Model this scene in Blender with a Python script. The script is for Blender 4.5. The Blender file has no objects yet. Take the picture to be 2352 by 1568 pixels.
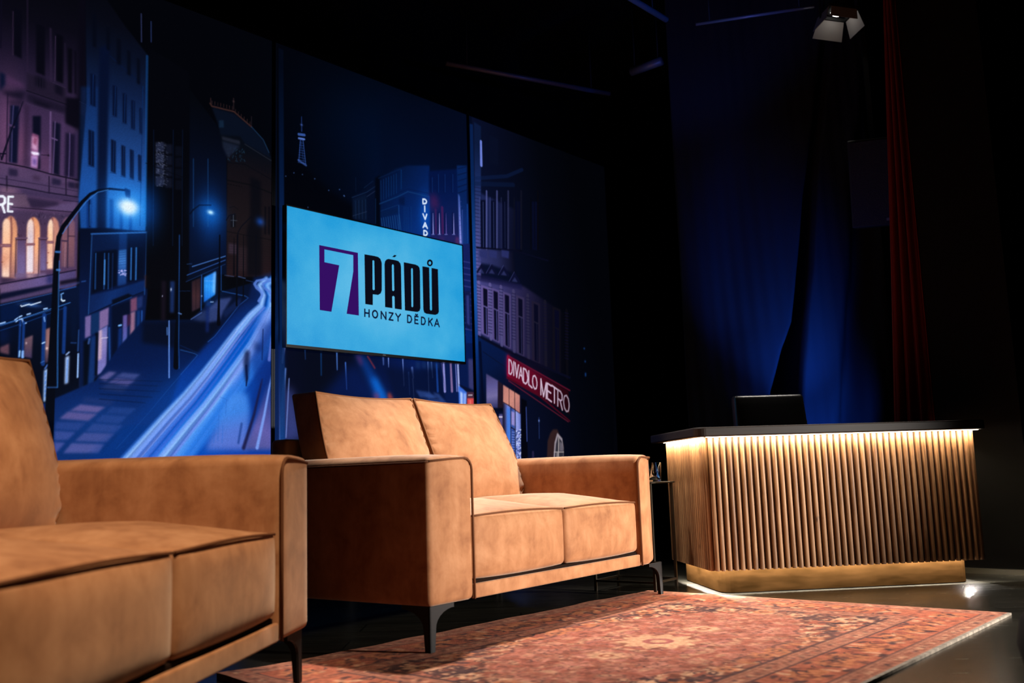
import bpy, bmesh, math, random
import numpy as np
from mathutils import Vector, Matrix
SC=bpy.context.scene; COL=SC.collection
V3=Vector
# ------------------------------------------------------------------ camera, world, exposure, lights
CF=2189.68; CP=.1409; CR=.0327
cp,sp=math.cos(CP),math.sin(CP); crr,srr=math.cos(CR),math.sin(CR)
fw=V3((0,cp,sp)); r0=V3((1,0,0)); u0=V3((0,-sp,cp))
Rv=crr*r0-srr*u0; Uv=srr*r0+crr*u0
cam_d=bpy.data.cameras.new('camera'); cam=bpy.data.objects.new('camera',cam_d); COL.objects.link(cam)
cam.matrix_world=Matrix(((Rv.x,Uv.x,-fw.x,0),(Rv.y,Uv.y,-fw.y,0),(Rv.z,Uv.z,-fw.z,.5731),(0,0,0,1)))
cam_d.sensor_width=36; cam_d.lens=CF/2352*36; cam_d.clip_start=.05
cam_d.dof.use_dof=True; cam_d.dof.focus_distance=4.4; cam_d.dof.aperture_fstop=2.8
SC.camera=cam
SC.view_settings.view_transform='Standard'; SC.view_settings.look='None'; SC.view_settings.gamma=1; SC.view_settings.exposure=0; SC.view_settings.use_curve_mapping=False
w=bpy.data.worlds.new('World'); SC.world=w; w.use_nodes=True
w.node_tree.nodes['Background'].inputs[0].default_value=(.3,.45,1,1); w.node_tree.nodes['Background'].inputs[1].default_value=.0006
def spot(name,loc,tgt,power,color,angle,blend=.4,radius=.06):
    d=bpy.data.lights.new(name,'SPOT'); d.energy=power; d.color=color; d.spot_size=math.radians(angle); d.spot_blend=blend; d.shadow_soft_size=radius
    o=bpy.data.objects.new(name,d); COL.objects.link(o); o.location=loc
    o.rotation_euler=(V3(tgt)-V3(loc)).to_track_quat('-Z','Y').to_euler(); return o
WARM=(1,.80,.60)
spot('key_spot',(4.8,1.90,1.15),(.56,4.06,.58),2450,(1,.94,.87),36,.8,.05)
spot('speaker_blue_added_lamp',(1.8,5.6,1.3),(2.42,6.0,2.35),5,(.02,.14,1),40,.8,.04)  # added lamp to tint the loudspeaker blue, no fixture stands there
spot('overhead_spot',(-.017,4.798,3.7),(.75,3.5,.0),950,(1,.92,.84),52,.4,.06)
spot('front_spot',(.45,1.35,3.5),(-.95,2.05,.5),680,(1,.79,.56),38,.85,.1)
spot('desk_back_spot',(2.2,5.95,3.40),(1.3,5.0,.6),160,(1,.92,.82),44,.5,.05)
spot('curtain_low_uplight',(2.35,5.85,.30),(2.10,6.6,.95),150,(.015,.12,1),52,1,.04)
spot('curtain_high_uplight',(2.12,5.72,.55),(1.93,6.55,1.55),190,(.015,.12,1),46,1,.04)
spot('chair_rim_added_lamp',(.35,6.35,3.5),(1.50,5.5,.95),70,(1,.95,.88),13,.5,.05)  # added lamp that puts a rim highlight on the chair back
spot('truss_blue_spot',(1.45,5.55,2.95),(1.25,6.05,3.65),9,(.02,.14,1),120,.6,.05)

# ------------------------------------------------------------------ helpers
def tag(o,label=None,cat=None,group=None,kind=None):
    if label: o['label']=label
    if cat: o['category']=cat
    if group: o['group']=group
    if kind: o['kind']=kind
    return o
def empty(name,loc=(0,0,0),rz=0,label=None,cat=None,group=None):
    o=bpy.data.objects.new(name,None); COL.objects.link(o); o.location=loc; o.rotation_euler=(0,0,rz); o.empty_display_size=.1
    return tag(o,label,cat,group)
def link(name,me,mat,parent=None,smooth=False):
    o=bpy.data.objects.new(name,me); COL.objects.link(o)
    if mat is not None: me.materials.append(mat)
    if parent is not None: o.parent=parent
    if smooth:
        me.polygons.foreach_set('use_smooth',[True]*len(me.polygons))
    return o
class MB:
    def __init__(s): s.v=[]; s.f=[]; s.sm=[]; s.tone=[]
    def add(s,vs,fs,smooth=False,tone=.5):
        n=len(s.v); s.v+= [tuple(p) for p in vs]; s.f+=[tuple(i+n for i in f) for f in fs]; s.sm+=[smooth]*len(fs); s.tone+=[tone]*len(vs)
        return s
    def box(s,a,b,tone=.5):
        x0,y0,z0=a;x1,y1,z1=b
        return s.add([(x0,y0,z0),(x1,y0,z0),(x1,y1,z0),(x0,y1,z0),(x0,y0,z1),(x1,y0,z1),(x1,y1,z1),(x0,y1,z1)],[(0,3,2,1),(4,5,6,7),(0,1,5,4),(1,2,6,5),(2,3,7,6),(3,0,4,7)],False,tone)
    def tube(s,pts,r,n=8,closed=False,caps=True):
        P=[V3(p) for p in pts]; m=len(P); vs=[]; fs=[]; rr=r if isinstance(r,(list,tuple)) else [r]*m; up=None
        for i,p in enumerate(P):
            if closed: t=(P[(i+1)%m]-P[i-1])
            else: t=P[min(i+1,m-1)]-P[max(i-1,0)]
            t.normalize()
            if up is None: up=V3((0,0,1)) if abs(t.z)<.9 else V3((1,0,0))
            x=t.cross(up); x.normalize(); y=x.cross(t); y.normalize(); up=y
            for k in range(n):
                a=2*math.pi*k/n; vs.append(p+x*math.cos(a)*rr[i]+y*math.sin(a)*rr[i])
        for i in range(m if closed else m-1):
            for k in range(n):
                a=i*n+k;b=i*n+(k+1)%n;c=((i+1)%m)*n+(k+1)%n;d=((i+1)%m)*n+k; fs.append((a,d,c,b))
        if not closed and caps: fs+= [tuple(range(n)),tuple(range(m*n-1,m*n-n-1,-1))]
        return s.add(vs,fs,True)
    def lathe(s,prof,c=(0,0,0),n=28,capb=True,capt=True):
        vs=[];fs=[]
        for r,z in prof:
            for k in range(n):
                a=2*math.pi*k/n; vs.append((c[0]+r*math.cos(a),c[1]+r*math.sin(a),c[2]+z))
        for i in range(len(prof)-1):
            for k in range(n): fs.append((i*n+k,i*n+(k+1)%n,(i+1)*n+(k+1)%n,(i+1)*n+k))
        if capb: fs.append(tuple(range(n-1,-1,-1)))
        if capt: fs.append(tuple(range((len(prof)-1)*n,len(prof)*n)))
        return s.add(vs,fs,True)
    def prism(s,pts,z0,z1,ax='z',tone=.5):
        n=len(pts)
        mp={'z':lambda p,h:(p[0],p[1],h),'y':lambda p,h:(p[0],h,p[1]),'x':lambda p,h:(h,p[0],p[1])}[ax]
        vs=[mp(p,z0) for p in pts]+[mp(p,z1) for p in pts]
        fs=[tuple(range(n-1,-1,-1)),tuple(range(n,2*n))]+[(i,(i+1)%n,(i+1)%n+n,i+n) for i in range(n)]
        return s.add(vs,fs,False,tone)
    def xform(s,M): s.v=[tuple(M@V3(p)) for p in s.v]; return s
    def build(s,name,mat,parent=None,tones=False,fix=True):
        me=bpy.data.meshes.new(name); me.from_pydata(s.v,[],s.f); me.polygons.foreach_set('use_smooth',s.sm)
        if tones:
            at=me.attributes.new('tone','FLOAT','POINT'); at.data.foreach_set('value',s.tone)
        if fix:
            bm=bmesh.new(); bm.from_mesh(me); bmesh.ops.recalc_face_normals(bm,faces=bm.faces); bm.to_mesh(me); bm.free()
        me.update(); return link(name,me,mat,parent)
def soft_box(lo,hi,r,n=(8,8,8),deform=None,k=4):
    """Box with rounded edges, gridded so that `deform` can puff it up. deform(p,u,v,w) with u,v,w in -1..1."""
    mb=MB(); lo=np.array(lo,float);hi=np.array(hi,float);ax=[]
    for i in range(3):
        t=[r*(1-math.cos(j*math.pi/2/k)) for j in range(k)]
        mid=list(np.linspace(lo[i]+r,hi[i]-r,n[i]+1))
        ax.append([lo[i]+a for a in t]+mid+[hi[i]-a for a in reversed(t)])
    def pt(p):
        p=np.array(p);q=np.clip(p,lo+r,hi-r);d=p-q;L=np.linalg.norm(d)
        if L>1e-9: p=q+d/L*r
        c=(lo+hi)/2;h=(hi-lo)/2
        if deform is not None: p=np.array(deform(p,*((p-c)/h)))
        return tuple(p)
    for a in range(3):
        b,c=(a+1)%3,(a+2)%3
        for side in (0,1):
            vs=[];fs=[];A=ax[b];B=ax[c]
            for x in A:
                for y in B:
                    p=[0,0,0];p[a]=(lo,hi)[side][a];p[b]=x;p[c]=y;vs.append(pt(p))
            m=len(B)
            for i in range(len(A)-1):
                for j in range(m-1):
                    q=(i*m+j,(i+1)*m+j,(i+1)*m+j+1,i*m+j+1)
                    fs.append(q if side else q[::-1])
            mb.add(vs,fs,True)
    return mb
def weld(o,d=.0006):
    bm=bmesh.new();bm.from_mesh(o.data);bmesh.ops.remove_doubles(bm,verts=bm.verts,dist=d);bmesh.ops.recalc_face_normals(bm,faces=bm.faces)
    for f in bm.faces: f.smooth=True
    bm.to_mesh(o.data);bm.free();return o
# ------------------------------------------------------------------ materials
def lin(c):
    return tuple((x/255/12.92 if x/255<=.04045 else ((x/255+.055)/1.055)**2.4) for x in c)
class NT:
    def __init__(s,name):
        s.m=bpy.data.materials.new(name); s.m.use_nodes=True; s.t=s.m.node_tree; s.b=s.t.nodes['Principled BSDF']
    def n(s,ty,**kw):
        x=s.t.nodes.new(ty)
        for k,v in kw.items():
            if k in x.inputs.keys() if isinstance(k,str) else False: x.inputs[k].default_value=v
            else: setattr(x,k,v)
        return x
    def l(s,a,b): s.t.links.new(a,b)
    def set(s,**kw):
        for k,v in kw.items():
            i=s.b.inputs[k.replace('_',' ')]
            i.default_value=(*v,1) if isinstance(v,tuple) and len(v)==3 else v
        return s
    def ramp(s,fac,stops,interp='LINEAR'):
        r=s.n('ShaderNodeValToRGB'); e=r.color_ramp; e.interpolation=interp
        while len(e.elements)<len(stops): e.elements.new(.5)
        for el,(p,c) in zip(e.elements,stops): el.position=p; el.color=(*c,1) if len(c)==3 else c
        s.l(fac,r.inputs[0]); return r.outputs[0]
    def noise(s,vec,scale,detail=4,rough=.55,dist=0):
        x=s.n('ShaderNodeTexNoise'); x.inputs['Scale'].default_value=scale;x.inputs['Detail'].default_value=detail;x.inputs['Roughness'].default_value=rough;x.inputs['Distortion'].default_value=dist
        if vec is not None: s.l(vec,x.inputs['Vector'])
        return x.outputs[0]
    def vmap(s,vec,scale=(1,1,1),loc=(0,0,0)):
        x=s.n('ShaderNodeMapping'); x.inputs['Scale'].default_value=scale; x.inputs['Location'].default_value=loc; s.l(vec,x.inputs['Vector']); return x.outputs[0]
    def mix(s,fac,a,b,mode='MIX'):
        x=s.n('ShaderNodeMix'); x.data_type='RGBA'; x.blend_type=mode
        for v,i in ((fac,0),(a,6),(b,7)):
            if hasattr(v,'is_linked'): s.l(v,x.inputs[i])
            else: x.inputs[i].default_value=v if i==0 else (*v,1)
        return x.outputs[2]
    def math(s,op,a,b=0.0,c=None):
        x=s.n('ShaderNodeMath'); x.operation=op
        for i,v in enumerate((a,b)+((c,) if c is not None else ())):
            if hasattr(v,'is_linked'): s.l(v,x.inputs[i])
            else: x.inputs[i].default_value=v
        return x.outputs[0]
    def bump(s,h,strength=.2,dist=.01):
        x=s.n('ShaderNodeBump'); x.inputs['Strength'].default_value=strength;x.inputs['Distance'].default_value=dist; s.l(h,x.inputs['Height']); s.l(x.outputs[0],s.b.inputs['Normal'])
    def obj(s): return s.n('ShaderNodeTexCoord').outputs['Object']
    def base(s,c): s.l(c,s.b.inputs['Base Color']); return s
def plain(name,c,rough=.6,metal=0,spec=.5,var=0.0,scale=30):
    t=NT(name).set(Roughness=rough,Metallic=metal,Base_Color=c); t.b.inputs['Specular IOR Level'].default_value=spec
    if var:
        n=t.noise(t.obj(),scale,4); t.base(t.ramp(n,[(.3,tuple(x*(1-var) for x in c)),(.7,tuple(min(1,x*(1+var)) for x in c))]))
    return t.m
def emis(name,c,strength=1):
    t=NT(name).set(Base_Color=(0,0,0),Roughness=.9,Emission_Color=c,Emission_Strength=strength); t.b.inputs['Specular IOR Level'].default_value=0; return t.m
def m_leather():
    t=NT('tan_nubuck').set(Roughness=.72); t.b.inputs['Specular IOR Level'].default_value=.25
    o=t.obj(); n=t.noise(o,9,6,.62,.35); v=t.noise(t.vmap(o,(26,26,5)),1.2,3); g=t.noise(o,420,2)
    f=t.math('ADD',t.math('MULTIPLY',n,.78),t.math('MULTIPLY',v,.22))
    c=t.ramp(f,[(.34,(.235,.085,.030)),(.49,(.36,.150,.060)),(.64,(.46,.214,.097))])
    t.base(t.mix(t.math('MULTIPLY',g,.25),c,(.31,.14,.06)))
    t.b.inputs['Sheen Weight'].default_value=.30; t.b.inputs['Sheen Roughness'].default_value=.45; t.b.inputs['Sheen Tint'].default_value=(1,.82,.66,1)
    t.bump(t.math('ADD',t.math('MULTIPLY',n,.5),t.math('MULTIPLY',g,.25)),.18,.006); return t.m
LEATHER=m_leather()
SEAM_SHADE=plain('seam_groove_shade',(.12,.042,.015),.8,0,.2)  # seam leather darkened to carry the shade of its groove
DECK_SHADE=plain('deck_cloth_gap_shade',(.012,.006,.004),.9,0,.05)  # near-black cloth stands in for shade in the gap under the cushions
PIPING_SHADE=plain('piping_edge_shade',(.20,.078,.029),.7,0,.25)  # darker than the sofa leather, cushion edge shade put into its colour
BLACKMETAL=plain('black_metal',(.0055,.0055,.006),.55,0,.35)
BLACK=plain('matt_black',(.004,.004,.0045),.85,0,.2,.3,3)
# ------------------------------------------------------------------ frames of reference in the place
def frame(x,y,th): return (x,y,0),math.pi/2-th      # local x runs along, local y runs back
WALL_O,WALL_R=frame(-1.2717,5.2925,.7134)
S2_O,S2_R=frame(-.296,3.2126,.6238)
S1_R=math.pi/2-.0926
S1_O=(-.619-math.sin(.0926)*1.725,2.8681-math.cos(.0926)*1.725,0)
DK_O,DK_R=(.8942,4.5142,0),.1089
RG_O,RG_R=(.6196,4.7411,0),math.pi/2-.7134
WM=Matrix.Translation(WALL_O)@Matrix.Rotation(WALL_R,4,'Z')
# ------------------------------------------------------------------ room
def struct(name,mb,mat): return tag(mb.build(name,mat),kind='structure')
def m_floor():
    t=NT('dark_stage_floor'); o=t.obj()
    st=t.noise(t.vmap(o,(1.2,16,1)),2.5,6,.65); n=t.noise(o,2.2,4); fine=t.noise(o,90,3)
    br=t.n('ShaderNodeTexBrick'); br.inputs['Scale'].default_value=1; br.inputs['Brick Width'].default_value=1.25; br.inputs['Row Height'].default_value=.19; br.inputs['Mortar Size'].default_value=.004
    br.inputs['Color1'].default_value=(1,1,1,1);br.inputs['Color2'].default_value=(.72,.72,.72,1);br.inputs['Mortar'].default_value=(.2,.2,.2,1); t.l(o,br.inputs['Vector'])
    c=t.ramp(t.math('ADD',t.math('MULTIPLY',st,.6),t.math('MULTIPLY',n,.4)),[(.35,(.0055,.0050,.0037)),(.65,(.017,.0155,.0112))])
    t.base(t.mix(1,c,br.outputs[0],'MULTIPLY'))
    r=t.math('ADD',.17,t.math('MULTIPLY',st,.16)); t.l(r,t.b.inputs['Roughness']); t.b.inputs['Specular IOR Level'].default_value=.5
    t.bump(t.math('ADD',t.math('MULTIPLY',st,.5),t.math('MULTIPLY',br.outputs['Fac'],-.6)),.10,.004); return t.m
struct('floor',MB().box((-6,-7.2,-.12),(6,.75,0)).xform(WM),m_floor())
struct('ceiling',MB().box((-6,-7.2,4.3),(6,.75,4.42)).xform(WM),BLACK)
struct('wall_back',MB().box((-6,.62,0),(6,.75,4.3)).xform(WM),BLACK)
struct('wall_left',MB().box((-6.13,-7.2,0),(-6,.75,4.3)).xform(WM),BLACK)
struct('wall_right',MB().box((6,-7.2,0),(6.13,.75,4.3)).xform(WM),BLACK)
struct('wall_rear',MB().box((-6,-7.33,0),(6,-7.2,4.3)).xform(WM),BLACK)
m_pier=plain('brown_black_paint',(.0065,.0058,.0040),.75,0,.2,.25,5)
struct('wall_pier',MB().box((2.22,-3.18,0),(2.62,-2.765,4.3)).xform(WM),m_pier)
struct('baseboard_pier',MB().box((2.205,-3.18,0),(2.22,-2.765,.028)).xform(WM),plain('brass_strip',(.10,.085,.05),.4,.5))
# ------------------------------------------------------------------ backlit street mural in three framed panels
MU0,MU1,MZ0,MZ1=-1640,3380,560,3190      # print area on the wall in mm (along, up)
MRES=2.0                                  # mm per canvas cell
def poly_mask(px,py,x0,y0,w,h):
    ys=(np.arange(h*2)+.5)/2+y0; acc=np.zeros((h*2,w),np.float32); n=len(px)
    xc=np.arange(w)+x0
    for i,y in enumerate(ys):
        xs=[]
        for k in range(n):
            ya,yb=py[k],py[(k+1)%n]
            if (ya<=y)!=(yb<=y): xs.append(px[k]+(y-ya)/(yb-ya)*(px[(k+1)%n]-px[k]))
        xs.sort()
        for a,b in zip(xs[::2],xs[1::2]): acc[i]+=np.clip(np.minimum(b,xc+1)-np.maximum(a,xc),0,1)
    return acc.reshape(h,2,w).mean(1)
def blur(m,s):
    if s<.4: return m
    r=int(s*2.5)+1; k=np.exp(-.5*(np.arange(-r,r+1)/s)**2); k/=k.sum()
    for ax in (0,1):
        o=np.zeros_like(m)
        for j,kk in enumerate(k):
            d=j-r
            if ax==0:
                if d>=0: o[d:]+=kk*m[:m.shape[0]-d]
                else: o[:d]+=kk*m[-d:]
            else:
                if d>=0: o[:,d:]+=kk*m[:,:m.shape[1]-d]
                else: o[:,:d]+=kk*m[:,-d:]
        m=o
    return m
def paint(OPS):
    W=int((MU1-MU0)/MRES);H=int((MZ1-MZ0)/MRES);C=np.zeros((H,W,3),np.float32)
    tx=lambda u:(u-MU0)/MRES; ty=lambda z:(z-MZ0)/MRES
    def comp(mask,x0,y0,c,a,m):
        h,w=mask.shape
        xa,ya=max(0,x0),max(0,y0);xb,yb=min(W,x0+w),min(H,y0+h)
        if xb<=xa or yb<=ya: return
        M=mask[ya-y0:yb-y0,xa-x0:xb-x0,None]*a;D=C[ya:yb,xa:xb]
        if len(c)==3 and not isinstance(c[0],tuple): col=np.array(c,np.float32)
        else:
            p,q,st=c;p=np.array([tx(p[0]),ty(p[1])]);q=np.array([tx(q[0]),ty(q[1])]);d=q-p
            X,Y=np.meshgrid(np.arange(xa,xb)+.5,np.arange(ya,yb)+.5)
            t=np.clip(((X-p[0])*d[0]+(Y-p[1])*d[1])/(d@d),0,1)*(len(st)-1)
            col=np.stack([np.interp(t,np.arange(len(st)),[s[i] for s in st]) for i in range(3)],-1).astype(np.float32)
        if m==0: D[...]=D*(1-M)+col*M
        else: D[...]=D+M*col*(1-D/280.)
    for o in OPS:
        if o[0]==0:
            px=tx(np.array(o[1][::2],float));py=ty(np.array(o[1][1::2],float));s=o[4]/MRES;pad=int(s*2.5)+2
            x0=int(max(px.min(),-40))-pad;y0=int(max(py.min(),-40))-pad;x1=int(min(px.max(),W+40))+pad+1;y1=int(min(py.max(),H+40))+pad+1
            if x1<=x0 or y1<=y0: continue
            comp(blur(poly_mask(px,py,x0,y0,x1-x0,y1-y0),s),x0,y0,o[2],o[3],o[5])
        elif o[0]==1:
            px=tx(np.array(o[1][::2],float));py=ty(np.array(o[1][1::2],float));wd=np.array(o[2],float)/MRES/2;s=o[5]/MRES;pad=int(wd.max()+s*2)+2
            x0=int(px.min())-pad;y0=int(py.min())-pad;x1=int(px.max())+pad+1;y1=int(py.max())+pad+1
            X,Y=np.meshgrid(np.arange(x0,x1)+.5,np.arange(y0,y1)+.5);Mk=np.zeros(X.shape,np.float32);e=max(.7,s)
            for k in range(len(px)-1):
                dx,dy=px[k+1]-px[k],py[k+1]-py[k];L2=dx*dx+dy*dy+1e-9
                t=np.clip(((X-px[k])*dx+(Y-py[k])*dy)/L2,0,1);d=np.hypot(X-px[k]-t*dx,Y-py[k]-t*dy)
                Mk=np.maximum(Mk,np.clip((wd[k]+(wd[k+1]-wd[k])*t-d)/e+.5,0,1))
            comp(Mk,x0,y0,o[3],o[4],o[6])
        else:
            cx,cy=tx(o[1][0]),ty(o[1][1]);rx,ry=o[2]/MRES,o[3]/MRES
            x0,x1,y0,y1=int(cx-rx*2.3)-1,int(cx+rx*2.3)+2,int(cy-ry*2.3)-1,int(cy+ry*2.3)+2
            X,Y=np.meshgrid(np.arange(x0,x1)+.5,np.arange(y0,y1)+.5)
            g=np.exp(-1.6*(((X-cx)/rx)**2+((Y-cy)/ry)**2));g=np.clip((g-.0003),0,1).astype(np.float32)
            comp(g,x0,y0,o[4],o[5],o[6])
    return np.clip(C,0,255)

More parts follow.
